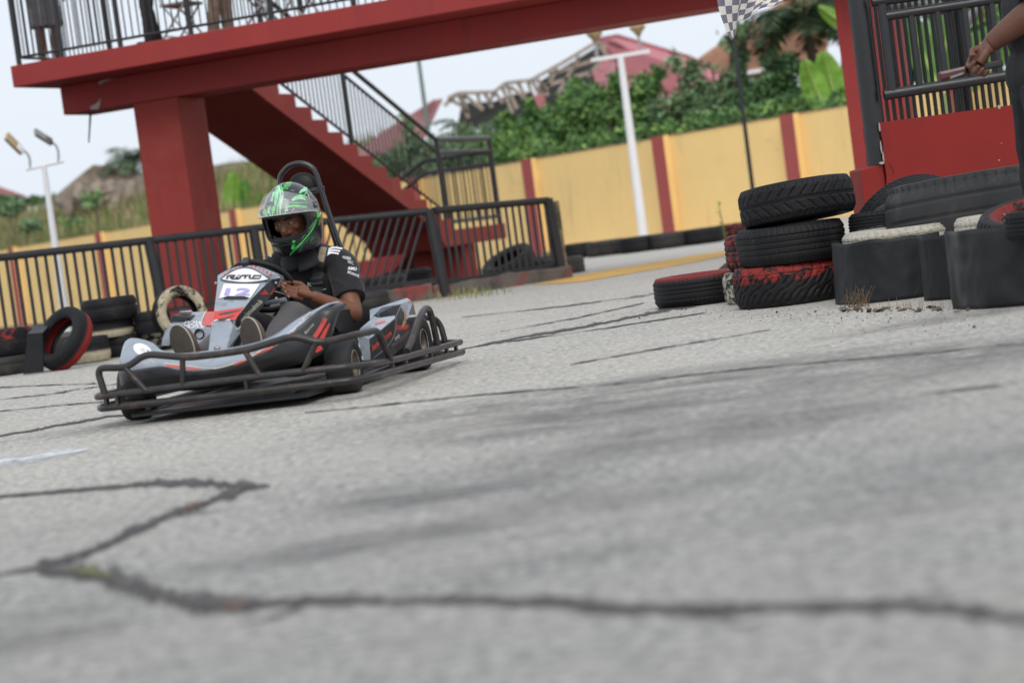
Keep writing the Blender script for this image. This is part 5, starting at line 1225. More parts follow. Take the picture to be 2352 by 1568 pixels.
# raised visor
def vis(u, v):
    az = rad(-88 + 176 * u); c = math.cos(az) ** .7 if math.cos(az) > 0 else 0
    lo = .055 + .30 * c; hi = .32 + .72 * c; el = lo + (hi - lo) * v
    x, y, z = hs(az, el, .017 + .012 * c * (1 - v)); return Vector((x, y, z))
mv = bpy.data.materials.new('clear_scratched_visor'); mv.use_nodes = True; g = N(mv); pb_ = g.n['Principled BSDF']; pb_.inputs['Base Color'].default_value = (.85, .88, .9, 1); pb_.inputs['Roughness'].default_value = .12; pb_.inputs['Coat Weight'].default_value = .5
tc = g.new('TexCoord').outputs['Object']; g.ln(g.ramp(g.noise(tc, 9, 5), [(.3, .07), (.75, .18)]), pb_.inputs['Alpha'])
visor = MB().grid(vis, 40, 12).build('visor', mv, helm, solid=.003)
MB().tube([vis(i / 30, 0) for i in range(31)], .0022, 6).build('visor_edge', mat('clear_visor_edge', (.6, .6, .52), .3, .05, 20), helm)
for sx in (-1, 1):
    q = Vector(hs(sx * rad(84), .27, .02)); MB().lathe([(.0001, .006), (.012, .006), (.017, 0), (.020, -.01)], 18, Matrix.Translation(q) @ Matrix.Rotation(sx * rad(88), 4, 'Y')).build('visor_pivot', M_KBLK, helm)
    q = Vector(hs(sx * rad(84), .27, .027)); MB().ball(q, (.004, .008, .008), 10, 6).build('pivot_screw', M_STEEL, helm)
# chin bar, vents
MB().tube([Vector(hs(rad(a), -.42, .003)) for a in range(-34, 35, 4)], .004, 6).build('chin_seam', M_LINER, helm)
for az, el in ((-18, .72), (38, .86)): MB().ball(hs(rad(az), el, .004), (.016, .018, .010), 12, 8).build('vent_cap', M_KBLK, helm)
# painted graphics, laid on the shell in helmet coordinates
M_GRN = mat('acid_green_paint', (.07, .66, .13), .25, .25, 40, 0, 60, coat=.5); M_GRND = mat('deep_green_paint', (.02, .22, .06), .28, .3, 30, coat=.5); M_MINT = mat('mint_paint', (.30, .70, .42), .3, .2, 40, coat=.4)
def hst(pts, m, name='green_flame', lift=.0016):
    """pts: (azimuth deg, elevation rad, width m)"""
    P_ = spline([Vector((rad(a), e, 0)) for a, e, w_ in pts], 5); W_ = spline([Vector((w_, 0, 0)) for a, e, w_ in pts], 5); L = []
    for i, p_ in enumerate(P_):
        d = P_[min(i + 1, len(P_) - 1)] - P_[max(i - 1, 0)]; k = Vector((-d.y, d.x, 0)); k = k.normalized() if k.length else Vector((1, 0, 0)); h_ = max(.0004, W_[i].x) / 2 / .15
        L.append((Vector(hs(p_.x + k.x * h_ / max(.3, math.cos(p_.y)), p_.y + k.y * h_, lift)), Vector(hs(p_.x - k.x * h_ / max(.3, math.cos(p_.y)), p_.y - k.y * h_, lift))))
    vs = [q for pr2_ in L for q in pr2_]
    return MB().add(vs, [(2 * i, 2 * i + 1, 2 * i + 3, 2 * i + 2) for i in range(len(L) - 1)], 0, True).build(name, m, helm, fix=False)
rr = random.Random(11)

dgv = [HM @ v.co for v in shellm.data.vertices]; HB = BVHTree.FromPolygons(dgv, [tuple(p.vertices) for p in shellm.data.polygons]); HMI = HM.inverted()
M_GRAPH = mat('graphite_paint', (.11, .12, .125), .3, .2, 30, coat=.4); M_LIME = mat('lime_paint', (.3, .55, .05), .3, .2, 30, coat=.4)
_l = [0]
def hp2(m, *pts):
    _l[0] += 1
    o = stroke(HB, [(*zH(x, y), w_ * .15625) for x, y, w_ in pts], 'painted_flame', m, helm, lift=.0012 + .00016 * (_l[0] % 14), n=7)
    if o:
        for v in o.data.vertices: v.co = HMI @ v.co
hp2(M_GRAPH, (735, 420, 90), (800, 400, 120), (890, 400, 130)); hp2(M_GRAPH, (640, 300, 30), (760, 290, 40), (860, 300, 30)); hp2(M_GRAPH, (1010, 420, 30), (1080, 520, 50), (1110, 600, 30))
hp2(M_MINT, (560, 350, 14), (572, 440, 56), (560, 560, 96), (548, 690, 70)); hp2(M_MINT, (500, 470, 16), (480, 560, 26), (440, 680, 44), (428, 760, 34), (470, 832, 8)); hp2(M_MINT, (620, 425, 8), (632, 520, 20), (604, 640, 28), (590, 760, 22), (600, 825, 5))
hp2(M_GRN, (545, 345, 5), (536, 420, 16), (520, 500, 22), (530, 600, 26)); hp2(M_GRN, (596, 385, 8), (620, 430, 22), (600, 500, 14)); hp2(M_GRN, (505, 680, 44), (500, 740, 40), (482, 822, 6)); hp2(M_GRN, (560, 680, 26), (553, 760, 20), (560, 832, 4)); hp2(M_GRND, (585, 470, 10), (560, 600, 22), (530, 690, 16)); hp2(M_KWHT, (575, 380, 6), (590, 470, 10), (612, 560, 8), (595, 700, 4)); hp2(M_KWHT, (470, 700, 5), (475, 760, 6), (480, 825, 4)); hp2(M_KWHT, (548, 720, 4), (556, 790, 5), (560, 832, 3))
hp2(M_GRN, (285, 745, 44), (330, 745, 66), (380, 770, 56), (392, 830, 26)); hp2(M_INK, (318, 790, 34), (360, 800, 34)); hp2(M_MINT, (300, 770, 10), (345, 765, 14), (362, 820, 12))
hp2(M_GRN, (672, 690, 26), (800, 676, 32), (900, 686, 30), (985, 692, 14)); hp2(M_GRN, (668, 800, 14), (672, 740, 22), (700, 700, 20)); hp2(M_GRN, (730, 780, 20), (800, 765, 50), (870, 735, 46), (905, 725, 20)); hp2(M_KWHT, (672, 742, 18), (704, 738, 16)); hp2(M_INK, (700, 775, 18), (716, 745, 16)); hp2(M_KWHT, (735, 790, 5), (775, 735, 7), (800, 700, 4))
hp2(M_GRN, (716, 600, 7), (735, 628, 11), (850, 634, 11), (1005, 626, 5)); hp2(M_MINT, (760, 600, 28), (830, 560, 54), (900, 560, 44), (965, 592, 14)); hp2(M_GRN, (800, 590, 14), (860, 530, 26), (930, 530, 22), (975, 560, 10))
hp2(M_MINT, (868, 492, 14), (915, 455, 44), (958, 440, 36), (990, 395, 8)); hp2(M_KWHT, (900, 480, 14), (935, 445, 22), (950, 425, 10)); hp2(M_INK, (912, 470, 10), (930, 462, 12)); hp2(M_MINT, (915, 338, 26), (948, 375, 42), (940, 425, 22)); hp2(M_GRN, (1000, 378, 5), (968, 480, 14), (930, 530, 8)); hp2(M_GRND, (1000, 560, 8), (1040, 490, 11), (1090, 455, 5)); hp2(M_KWHT, (975, 470, 4), (1000, 520, 7), (1020, 570, 4))
for d_ in (0, 44, 88): hp2(M_GRN, (636 + d_ * .6, 436, 7), (676 + d_ * .6, 366, 12), (736 + d_ * .5, 312, 12), (790 + d_ * .4, 296, 5))
hp2(M_GRND, (480, 440, 8), (520, 380, 12), (570, 330, 8)); hp2(M_GRN, (440, 470, 5), (480, 400, 9), (540, 345, 5)); hp2(M_GRN, (600, 392, 6), (640, 330, 9), (690, 300, 5))
hp2(M_GRN, (1140, 560, 12), (1165, 640, 28), (1180, 720, 34), (1168, 800, 26), (1140, 850, 10)); hp2(M_LIME, (1155, 590, 8), (1190, 680, 22), (1196, 760, 16)); hp2(M_GRN, (1125, 770, 20), (1146, 790, 30), (1136, 845, 14)); hp2(M_GRND, (1150, 860, 10), (1170, 900, 26), (1150, 960, 12))
hp2(M_GRN, (795, 1160, 34), (786, 1240, 42), (770, 1312, 38)); hp2(M_GRN, (772, 1312, 14), (850, 1262, 17), (945, 1168, 17), (1040, 1050, 14), (1095, 960, 11), (1130, 880, 6)); hp2(M_GRND, (868, 1345, 8), (898, 1280, 10), (960, 1202, 11), (1040, 1132, 11), (1085, 1108, 3)); hp2(M_GRN, (735, 1402, 7), (760, 1360, 12), (835, 1296, 10), (930, 1210, 6))
for k in range(9): hp2(M_GRN, (1010 + 13 * k, 1080 - 24 * k, 9), (1018 + 13 * k, 1068 - 24 * k, 11))
for k in range(8): hp2((M_GRAPH, M_GRND)[k % 2], (900 + 26 * k, 1180 - 34 * k, 5), (925 + 24 * k, 1120 - 30 * k, 20), (945 + 24 * k, 1070 - 30 * k, 5))
hp2(M_GRN, (408, 1208, 14), (450, 1280, 14), (500, 1352, 7)); hp2(M_GRND, (1020, 1200, 8), (1060, 1150, 20), (1090, 1120, 6))
# ================================================================== background beyond the wall
def leafmat(name, c, sub=.25):
    m = mat(name, c, .62, .35, 1.3, 0, 20, spec=.3)
    return m
LM = [leafmat('leaf_mid_green', (0.123, 0.232, 0.075)), leafmat('leaf_dark_green', (0.088, 0.196, 0.066)), leafmat('leaf_light_green', (0.203, 0.348, 0.092)), leafmat('leaf_yellowing', (.30, .26, .04))]
LMD = [leafmat('leaf_deep', (0.097, 0.196, 0.080)), leafmat('leaf_darkest', (0.058, 0.127, 0.054)), leafmat('leaf_mid_b', (0.109, 0.189, 0.067)), leafmat('leaf_yellowing', (.2, .2, .05))]  # darker set of leaf greens, tone dealt out at random by clump
LML = [leafmat('leaf_grey_green', (0.145, 0.232, 0.117)), leafmat('leaf_dark_b', (0.108, 0.196, 0.095)), leafmat('leaf_pale', (0.232, 0.334, 0.167)), leafmat('leaf_orange', (.5, .28, .05))]
M_BARK = mat('grey_brown_bark', (.13, .10, .075), .9, .3, 6, .4, 20)
def leaves(blobs, n, size, rr, elong=1.9, hollow=.35, mats=4, droop=.3):
    mb = MB(); vol = [r[0] * r[1] * r[2] for _, r in blobs]; tot = sum(vol); vol = [max(v, tot * .012) for v in vol]
    clumps = []
    for (c, r), v in zip(blobs, vol):
        for k in range(max(4, int(90 * v / tot * (len(blobs) ** .5)))):
            d = Vector((rr.gauss(0, 1), rr.gauss(0, 1), rr.gauss(0, 1))).normalized(); f = (hollow + (1 - hollow) * rr.random()) ** .6 * (1 + .18 * rr.gauss(0, 1) * .6)
            clumps.append((Vector((c[0] + d.x * r[0] * f, c[1] + d.y * r[1] * f, c[2] + d.z * r[2] * f)), min(r) * rr.uniform(.16, .34), rr.choices((0, 1, 2), (5, 3, 3))[0]))
    for i in range(n):
        c, cr, tone = rr.choice(clumps); q = c + Vector((rr.gauss(0, cr), rr.gauss(0, cr), rr.gauss(0, cr * .8)))
        a = Vector((rr.gauss(0, 1), rr.gauss(0, 1), rr.gauss(0, 1) - droop)).normalized(); b_ = a.cross(Vector((rr.gauss(0, 1), rr.gauss(0, 1), rr.gauss(0, 1)))).normalized(); s = size * rr.uniform(.6, 1.35); nrm = a.cross(b_) * s * .12
        mi = tone if rr.random() < .75 else rr.randrange(3)
        if mats > 3 and rr.random() < .004: mi = 3
        mb.add([q, q + a * s * .5 + b_ * s * .5 / elong + nrm, q + a * s, q + a * s * .5 - b_ * s * .5 / elong + nrm], [(0, 1, 2), (0, 2, 3)], mi)
    return mb
def bush(name, label, cat, blobs, n, size, mats, seed, grp, stems=5, base=None, elong=1.9, hollow=.35, sprigs=0):
    """blobs: (px, py, Y, rx px, rz px)"""
    rr = random.Random(seed); bl = []
    for px, py, Y, rx, rz in blobs:
        c = at(px, py, Y); k = Y / 5000; bl.append((c, (rx * k * .78, rx * k * .7, rz * k * .72)))
    for k in range(sprigs):
        c, r = rr.choice(bl); a_ = rr.uniform(-.9, .9); h_ = rr.uniform(.05, .28)
        for j in range(3): bl.append((c + Vector((a_ * r[0] + rr.gauss(0, .06), rr.uniform(-.3, .3), r[2] * math.sqrt(max(0, 1 - a_ * a_)) + h_ * (j + .4) / 3)), (.16 - .03 * j, .16, .16)))
    cx = sum(c.x for c, r in bl) / len(bl); cy = sum(c.y for c, r in bl) / len(bl); loc = Vector((cx, cy, 0))
    o = thing(name, label, cat, loc, group=grp)
    leaves(bl, n, size, rr, elong, hollow).build('crown', mats, o, loc, fix=False)
    t = MB()
    for k in range(stems):
        c, r = rr.choice(bl); top = c + Vector((rr.uniform(-.6, .6) * r[0], rr.uniform(-.5, .5) * r[1], rr.uniform(.0, .8) * r[2])); s0 = Vector((cx + rr.uniform(-.4, .4), cy + rr.uniform(-.3, .3), -.02))
        mid = s0.lerp(top, .5) + Vector((rr.uniform(-.3, .3), 0, .2)); t.tube(spline([s0, mid, top], 4), [.07 - .055 * i / 8 for i in range(9)], 6)
    t.build('trunk', M_BARK, o, loc)
    return o
def wallY(px): # distance of the wall along a sight line near its top
    return onplane(px, 400, WT, WN).y
GB = 'bushes growing behind the boundary wall'
def wtop(px):  # picture height of the wall top
    return 375 - (px - 1140) * .162
specs = [
 ('leafy_bush', 'green bush seen through the stair bars below the rusty roof', [(905, 352, 44), (950, 340, 50), (985, 350, 46), (860, 372, 36)], 2600, .17, LML, 1.8),
 ('leafy_bush', 'grey green bush beside the landing rail, feathery and low, right of the stair', [(1035, 345, 55), (1085, 330, 60), (1120, 360, 45)], 5200, .15, LML, 2.6),
 ('leafy_bush', 'mid green bush under the broken truss roof, with a tall upright shoot', [(1170, 325, 62), (1215, 300, 66), (1160, 262, 30), (1225, 345, 50)], 5600, .17, LM, 1.8),
 ('leafy_bush', 'broad bright green bush in front of the left end of the pink roof', [(1290, 290, 74), (1330, 245, 66), (1370, 215, 50), (1285, 330, 60), (1245, 262, 40)], 7400, .17, LM, 1.8),
 ('leafy_bush', 'dense green bush right behind the white T shaped lamp pole', [(1415, 262, 66), (1460, 240, 66), (1480, 192, 48), (1515, 160, 30), (1400, 300, 50)], 6000, .17, LM, 1.8),
 ('leafy_bush', 'loose green bush in front of the pink roof, with gaps and thin top sprigs', [(1550, 245, 66), (1590, 215, 56), (1600, 178, 36), (1622, 140, 22), (1520, 270, 50)], 2600, .17, LML, 1.8),
 ('leafy_bush', 'thin tall bush by the dark lamp mast, against the brown gable', [(1655, 235, 56), (1665, 185, 44), (1690, 150, 34), (1700, 110, 22), (1625, 260, 44)], 2300, .17, LML, 1.9),
 ('leafy_bush', 'dark green bush under the palm, left of the banana leaves', [(1730, 215, 60), (1780, 200, 60), (1800, 160, 44), (1840, 225, 46), (1760, 255, 40)], 7600, .16, LMD, 1.7)]
for i, (nm, lb, bl, n, sz, ms, el) in enumerate(specs):
    bush(nm, lb, 'bush', [(x, y + 16, wallY(x) + 3.0, r, r * .9) for x, y, r in bl], int(n * 1.0), sz * .85, ms, 100 + i, GB, elong=el, sprigs=4)
rr = random.Random(77); cr_ = MB()
def creeper_piece(x0, x1, n, hgt, seed):
    r_ = random.Random(seed); bl = []
    for k in range(12):
        x = x0 + (x1 - x0) * (k + .5) / 12; Y = onplane(x, wtop(x), WT, WN).y + .75; c = at(x, wtop(x) - 16, Y); bl.append((c, ((x1 - x0) / 12 * Y / 5000 * .9, .35, hgt)))
    return leaves(bl, n, .14, r_, 1.7, .1)
o = creeper_piece(1130, 1960, 2600, .20, 5).build('creeper', LM, fix=False); tag(o, 'low green creeper trailing along the top of the yellow wall', 'creeper', kind='stuff')
# palms and bananas
def frond(mb, base, dirn, L, droop, nl, lw, rr, mi=0, ll=.5):
    p = []; d = Vector(dirn).normalized(); q = Vector(base); n_ = 12
    for i in range(n_ + 1): p.append(q.copy()); q = q + d * (L / n_); d = (d + Vector((0, 0, -droop / n_ * (1 + i * .12)))).normalized()
    mb.tube(p, [.035 * (1 - i / (n_ + 2)) for i in range(n_ + 1)], 5, mi)
    for k in range(nl):
        t = .12 + .86 * k / nl; f = t * n_; i = min(int(f), n_ - 1); c = p[i].lerp(p[i + 1], f - i); ax_ = (p[i + 1] - p[i]).normalized(); sd = ax_.cross(Vector((0, 0, 1)))
        sd = sd.normalized() if sd.length > .05 else Vector((1, 0, 0)); up = sd.cross(ax_)
        for s in (-1, 1):
            l = ll * math.sin(math.pi * min(1, t * .9 + .12)) ** .6 * rr.uniform(.85, 1.1); e = (sd * s * .8 + ax_ * .55 + up * rr.uniform(-.35, .25)).normalized(); tip = c + e * l + Vector((0, 0, -.22 * l)); w_ = ax_ * lw
            mb.add([c, c.lerp(tip, .5) + w_ * .5, tip, c.lerp(tip, .5) - w_ * .5], [(0, 1, 2), (0, 2, 3)], mi if rr.random() < .7 else 1 - mi if mi < 2 else mi)
def palm(label, px, py, Y, nf, L, droop, seed, mats, up=.25, trunk=.16, ll=.5, lw=.05, spread=1.0, grp=None):
    rr = random.Random(seed); c = at(px, py, Y); loc = Vector((c.x, c.y, 0)); o = thing('palm_tree', label, 'palm', loc, group=grp)
    for k in range(nf):
        a = 2 * math.pi * k / nf + rr.uniform(-.3, .3); e = rr.uniform(-.2, 1.1) * up * 2; f = MB()
        frond(f, c + Vector((0, 0, rr.uniform(-.2, .1))), Vector((math.cos(a) * spread, math.sin(a) * spread, .25 + e)), L * rr.uniform(.75, 1.1), droop * rr.uniform(.8, 1.2), 34, lw, rr, rr.choice((0, 0, 1)), ll)
        f.build('frond', mats, o, loc, fix=False)
    MB().tube([Vector((c.x, c.y, -.02)), Vector((c.x + .1, c.y, c.z * .5)), c], [trunk * 1.2, trunk, trunk * .9], 10).build('trunk', M_BARK, o, loc)
    return o
PM = [leafmat('palm_dark', (.022, .045, .018)), leafmat('palm_mid', (.045, .085, .028))]; PM2 = [leafmat('palm_grey_green', (.06, .10, .05)), leafmat('palm_pale', (.1, .15, .07))]
palm('big dark oil palm with drooping fronds behind the wall, left of the right bridge column', 1850, 45, 45.5, 24, 2.0, 1.3, 3, PM, .3, .10, .55, .06)
palm('young grey green oil palm behind the wall by the landing rail', 1095, 325, 54, 14, 1.5, 1.0, 8, PM2, .5, .12, .38, .04)
palm('palm crown showing above the ruined hut, left of the bridge column', 300, 375, 88, 18, 2.2, 1.1, 5, PM2, .45, .2, .6, .06)
M_BAN = mat('banana_leaf', (.17, .34, .045), .42, .22, 3, .1, 40, spec=.4); M_BAN2 = mat('banana_leaf_dark', (.075, .19, .03), .45, .2, 3, .1, 40); M_BANR = mat('banana_midrib', (.35, .45, .12), .5, .1, 10)
def banana(label, leavesl, base, grp='banana plants behind the wall'):
    """leavesl: (px base, py base, px tip, py tip, Y, half width px, bulge, material)"""
    bx_, by_, bY = base; loc = at(bx_, by_, bY); loc.z = 0; o = thing('banana_plant', label, 'banana plant', loc, group=grp)
    for (x0, y0, x1, y1, Y, hw, bend_, m) in leavesl:
        A, B = at(x0, y0, Y), at(x1, y1, Y - .15); ax_ = B - A; L = ax_.length; sd = ax_.cross(Vector((0, 1, 0))).normalized(); nrm = sd.cross(ax_).normalized(); w_ = hw * Y / 5000
        seed = x0 * .1
        def mid_(t): return A + ax_ * t + nrm * (bend_ * math.sin(math.pi * t)) * L
        def fn(u, v):
            t = v; prof_ = (math.sin(math.pi * min(1, t * .93 + .06)) ** .55) * (1 + .05 * mnoise.noise((t * 9, u > .5, seed)))
            s = (u - .5) * 2; k = w_ * prof_ * s
            return mid_(t) + sd * k + nrm * (abs(s) * w_ * .28 + .03 * mnoise.noise((t * 14, s, seed)))
        lf = MB().grid(fn, 8, 22).build('leaf', m, o, loc, fix=False)
        MB().tube([mid_(i / 8) + nrm * -.01 for i in range(9)], [.035 - .003 * i for i in range(9)], 6).build('midrib', M_BANR, lf, loc)
    MB().tube([loc, at(bx_, by_, bY)], [.13, .09], 8).build('stem', mat('banana_stem', (.2, .26, .1), .7, .3, 6), o, loc)
    return o
banana('bright banana plant with two broad upright leaves against the palm, above the wall end', [(1900, 262, 1848, 138, 43.2, 30, .08, M_BAN), (1928, 255, 1890, 118, 43.4, 34, .06, M_BAN), (1960, 70, 1880, 15, 43.0, 18, .05, M_BAN), (1950, 200, 1985, 60, 44, 30, .1, M_BAN2)], (1920, 262, 43.4))
banana('leafy banana plant seen through the bars of the guard rail', [(2150, 190, 2090, 40, 36.5, 34, .1, M_BAN2), (2160, 200, 2185, 30, 36.6, 32, .08, M_BAN2), (2200, 170, 2290, 60, 36.4, 30, .1, M_BAN2), (2130, 120, 2230, -20, 36.8, 36, .1, M_BAN2), (2260, 190, 2340, 20, 36.9, 34, .1, M_BAN2), (2240, 210, 2210, 80, 36.2, 26, .05, M_BAN2)], (2170, 215, 36.6))
banana('pale banana plant between the bridge column and the stair soffit', [(530, 500, 535, 395, 66, 22, .05, M_BAN), (570, 500, 560, 410, 66, 16, .05, M_BAN2), (590, 520, 598, 440, 65.5, 14, .05, M_BAN), (610, 520, 640, 455, 66, 14, .05, M_BAN2), (555, 530, 580, 450, 64.8, 12, .1, M_BAN2)], (560, 500, 66))
# ---- pink roofed house and the wrecked truss roof
def z4p(x, y): return 918.7 + .3385 * x, .3385 * y
M_PINK = mat('faded_pink_roof_sheet', (.46, .155, .175), .55, .12, .7, .05, 20, wear=((.3, .1, .11), .5, .75, .8)); M_PINKD = mat('pink_roof_rib', (.29, .085, .095), .6, .1, 2)
M_HWALL = mat('pale_render', (.52, .46, .4), .85, .12, 1)
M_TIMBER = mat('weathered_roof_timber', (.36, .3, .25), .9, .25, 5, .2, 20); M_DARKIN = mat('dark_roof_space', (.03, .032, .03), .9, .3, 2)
q0 = at(*z4p(1700, 600), 64); hs_ = thing('pink_roofed_house', 'house with a faded pink ribbed metal hip roof behind the bushes', 'house', (q0.x, q0.y + 2, 0)); HO = Vector((q0.x, q0.y + 2, 0))
def hp_(x, y, Y): return at(*z4p(x, y), Y)
def plane3(a, b_, c):
    n_ = (b_ - a).cross(c - a).normalized(); return lambda x, y, lift=0: onplane(*z4p(x, y), a, n_) + (n_ if n_.dot(a - CAM) < 0 else -n_) * lift
fA = plane3(hp_(1470, 255, 67), hp_(2290, 560, 63.5), hp_(1560, 560, 61.5)); fB = plane3(hp_(1360, 275, 67), hp_(1560, 560, 61.5), hp_(1330, 510, 64))
faceA = [fA(*q) for q in ((1360, 275), (1470, 255), (1960, 400), (2290, 560), (2290, 760), (1640, 760), (1545, 535))]
faceB = [fB(*q) for q in ((1360, 275), (1545, 535), (1640, 760), (1400, 760), (1310, 510))]
rf = MB().add(faceA, [tuple(range(7))]).add(faceB, [tuple(range(5))]).build('roof', M_PINK, hs_, HO, solid=.05)
for i in range(16):
    t = (i + .3) / 16; x0, y0 = 1375 + 170 * t, 290 + 245 * t; L_ = 1000 - 250 * t; a = fA(x0, y0, .05); b_ = fA(min(2285, x0 + L_), y0 + (min(2285, x0 + L_) - x0) * .36, .05)
    MB().bar(a, b_, .10, .07, (0, -.6, .8)).build('roof_rib', M_PINKD, rf, HO)
MB().tube([fA(*q, .02) for q in ((1360, 275), (1470, 255), (1960, 400), (2290, 560))], .09, 6).build('ridge_cap', M_PINKD, rf, HO)
tear = [fA(*q, .12) for q in ((1400, 300), (1455, 310), (1535, 352), (1470, 350), (1420, 330))]
MB().add(tear, [tuple(range(5))]).build('torn_opening', mat('dark_red_gap', (.12, .02, .025), .9, .2, 3), rf, HO)
b0, b1 = hp_(1480, 700, 63.5), hp_(2250, 700, 63.5); MB().prism([Vector((b0.x, b0.y, 0)), Vector((b1.x, b0.y, 0)), Vector((b1.x, b0.y, b1.z + .6)), Vector((b0.x, b0.y, b0.z + .3))], (0, 6, 0)).build('house_wall', M_HWALL, hs_, HO)
q0 = hp_(900, 700, 62); wr = thing('wrecked_building', 'wrecked building with bare grey roof trusses, left of the pink roof', 'ruin', (q0.x, q0.y, 0)); WO = Vector((q0.x, q0.y, 0))
YT0 = 62.0
chord = [(325, 668), (395, 634), (640, 626), (715, 566), (890, 546), (930, 522), (1100, 430), (1345, 282)]
for i in range(len(chord) - 1):
    MB().bar(hp_(*chord[i], YT0), hp_(*chord[i + 1], YT0), .10, .10).build('top_chord', M_TIMBER, wr, WO)
mem = [((395, 640), (465, 800)), ((425, 638), (455, 770)), ((440, 650), (565, 745)), ((525, 634), (548, 730)), ((575, 632), (625, 730)), ((640, 630), (600, 710)), ((385, 640), (300, 720)), ((690, 585), (765, 770)), ((718, 570), (795, 740)), ((745, 590), (855, 665)), ((800, 562), (852, 655)), ((870, 552), (888, 630)), ((900, 548), (965, 700)), ((930, 540), (1005, 650)), ((1215, 385), (1065, 650)), ((1065, 470), (960, 660)), ((930, 600), (1300, 490)), ((1010, 505), (1370, 395)), ((1345, 290), (1405, 385)), ((1330, 290), (1335, 400)), ((1370, 300), (1400, 330)), ((1390, 390), (1270, 520)), ((325, 668), (420, 720)), ((640, 626), (700, 700))]
for a, b_ in mem: MB().bar(hp_(*a, YT0 + .1), hp_(*b_, YT0 + .1), .115, .10).build('truss_web', M_TIMBER, wr, WO)
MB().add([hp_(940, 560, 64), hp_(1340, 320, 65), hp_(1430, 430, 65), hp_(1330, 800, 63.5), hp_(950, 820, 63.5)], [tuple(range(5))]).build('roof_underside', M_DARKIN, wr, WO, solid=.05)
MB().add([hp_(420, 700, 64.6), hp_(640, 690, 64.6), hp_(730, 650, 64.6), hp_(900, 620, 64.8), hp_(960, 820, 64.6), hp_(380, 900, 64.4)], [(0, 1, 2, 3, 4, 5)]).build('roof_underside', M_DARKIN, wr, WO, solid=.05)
MB().add([hp_(900, 650, 61.8), hp_(975, 640, 61.8), hp_(1000, 730, 61.8), hp_(940, 745, 61.8)], [(0, 1, 2, 3)]).build('pink_scrap', M_PINK, wr, WO, solid=.04)
b0, b1 = hp_(330, 860, 63), hp_(1420, 760, 63); MB().prism([Vector((b0.x, 63, 0)), Vector((b1.x, 63, 0)), Vector((b1.x, 63, 3.2)), Vector((b0.x, 63, 2.7))], (0, 5, 0)).build('house_wall', M_HWALL, wr, WO)
# red brown roof behind the stair bars
M_RUST = mat('rusty_red_roof_sheet', (.25, .085, .08), .65, .15, .8, .05, 20); M_RUSTD = mat('rusty_rib', (.2, .065, .06), .65, .15, 2)
q0 = at(*z7(850, 560), 66); rh = thing('rusty_roofed_house', 'house with a long rusty red corrugated roof behind the stair railing', 'house', (q0.x, q0.y + 2, 0)); RO = Vector((q0.x, q0.y + 2, 0))
fp = [at(*z7(x, y), Y) for x, y, Y in ((560, 620, 68), (720, 490, 68), (880, 390, 68), (1035, 295, 68), (1088, 285, 68), (1062, 335, 67), (1010, 430, 65), (960, 560, 63), (560, 720, 63))]
rf = MB().add(fp, [tuple(range(9))]).build('roof', M_RUST, rh, RO, solid=.05)
for i in range(22):
    t = i / 21; a = fp[0].lerp(fp[3], t); b_ = fp[8].lerp(fp[7], t)
    MB().bar(a + Vector((0, -.06, .02)), b_ + Vector((0, -.06, .02)), .05, .05).build('roof_rib', M_RUSTD, rf, RO)
b0, b1 = fp[8], fp[7]; MB().prism([Vector((b0.x, 64.5, 0)), Vector((b1.x, 64.5, 0)), Vector((b1.x, 64.5, b1.z)), Vector((b0.x, 64.5, b0.z))], (0, 3, 0)).build('house_wall', M_HWALL, rh, RO)
# brown gable at the right
M_BRICKR = mat('brown_shingle_gable', (.33, .17, .105), .85, .14, 3, .5, 26)
q0 = at(1730, 120, 72); gb_ = thing('brown_gabled_house', 'house with a plain brown shingled roof slope rising behind the dark mast', 'house', (q0.x, q0.y + 1, 0)); GO2 = Vector((q0.x, q0.y + 1, 0))
fp = [at(x, y, Y) for x, y, Y in ((1575, 160, 71), (1610, 132, 71.5), (1700, 70, 72), (1795, 5, 73), (1900, -60, 74), (1900, 160, 71), (1745, 160, 70), (1640, 190, 70))]
rf = MB().add(fp, [tuple(range(8))]).build('roof_slope', M_BRICKR, gb_, GO2, solid=.08)
M_BRK2 = mat('brown_shingle_edge', (.26, .13, .08), .85, .14, 3)
for k in range(15):
    t = k / 15; y_ = 150 - 160 * t; x0_ = 1600 + (150 - y_) * 1.42; 
    MB().bar(at(x0_, y_, 71.2) + Vector((0, -.9 + .5 * t, 0)), at(1900, y_ - 42, 71.2) + Vector((0, -.9 + .5 * t, 0)), .03, .05).build('shingle_course', M_BRK2, rf, GO2)
MB().bar(at(1690, 172, 69.8), at(1760, 160, 69.8), .1, .12).build('gutter', M_KWHT, gb_, GO2)
a0_, a1_ = at(1600, 200, 72), at(1900, 200, 72); MB().prism([Vector((a0_.x, 73.5, 0)), Vector((a1_.x, 73.5, 0)), Vector((a1_.x, 73.5, 3.8)), Vector((a0_.x, 73.5, 3.3))], (0, 4, 0)).build('house_wall', M_HWALL, gb_, GO2)
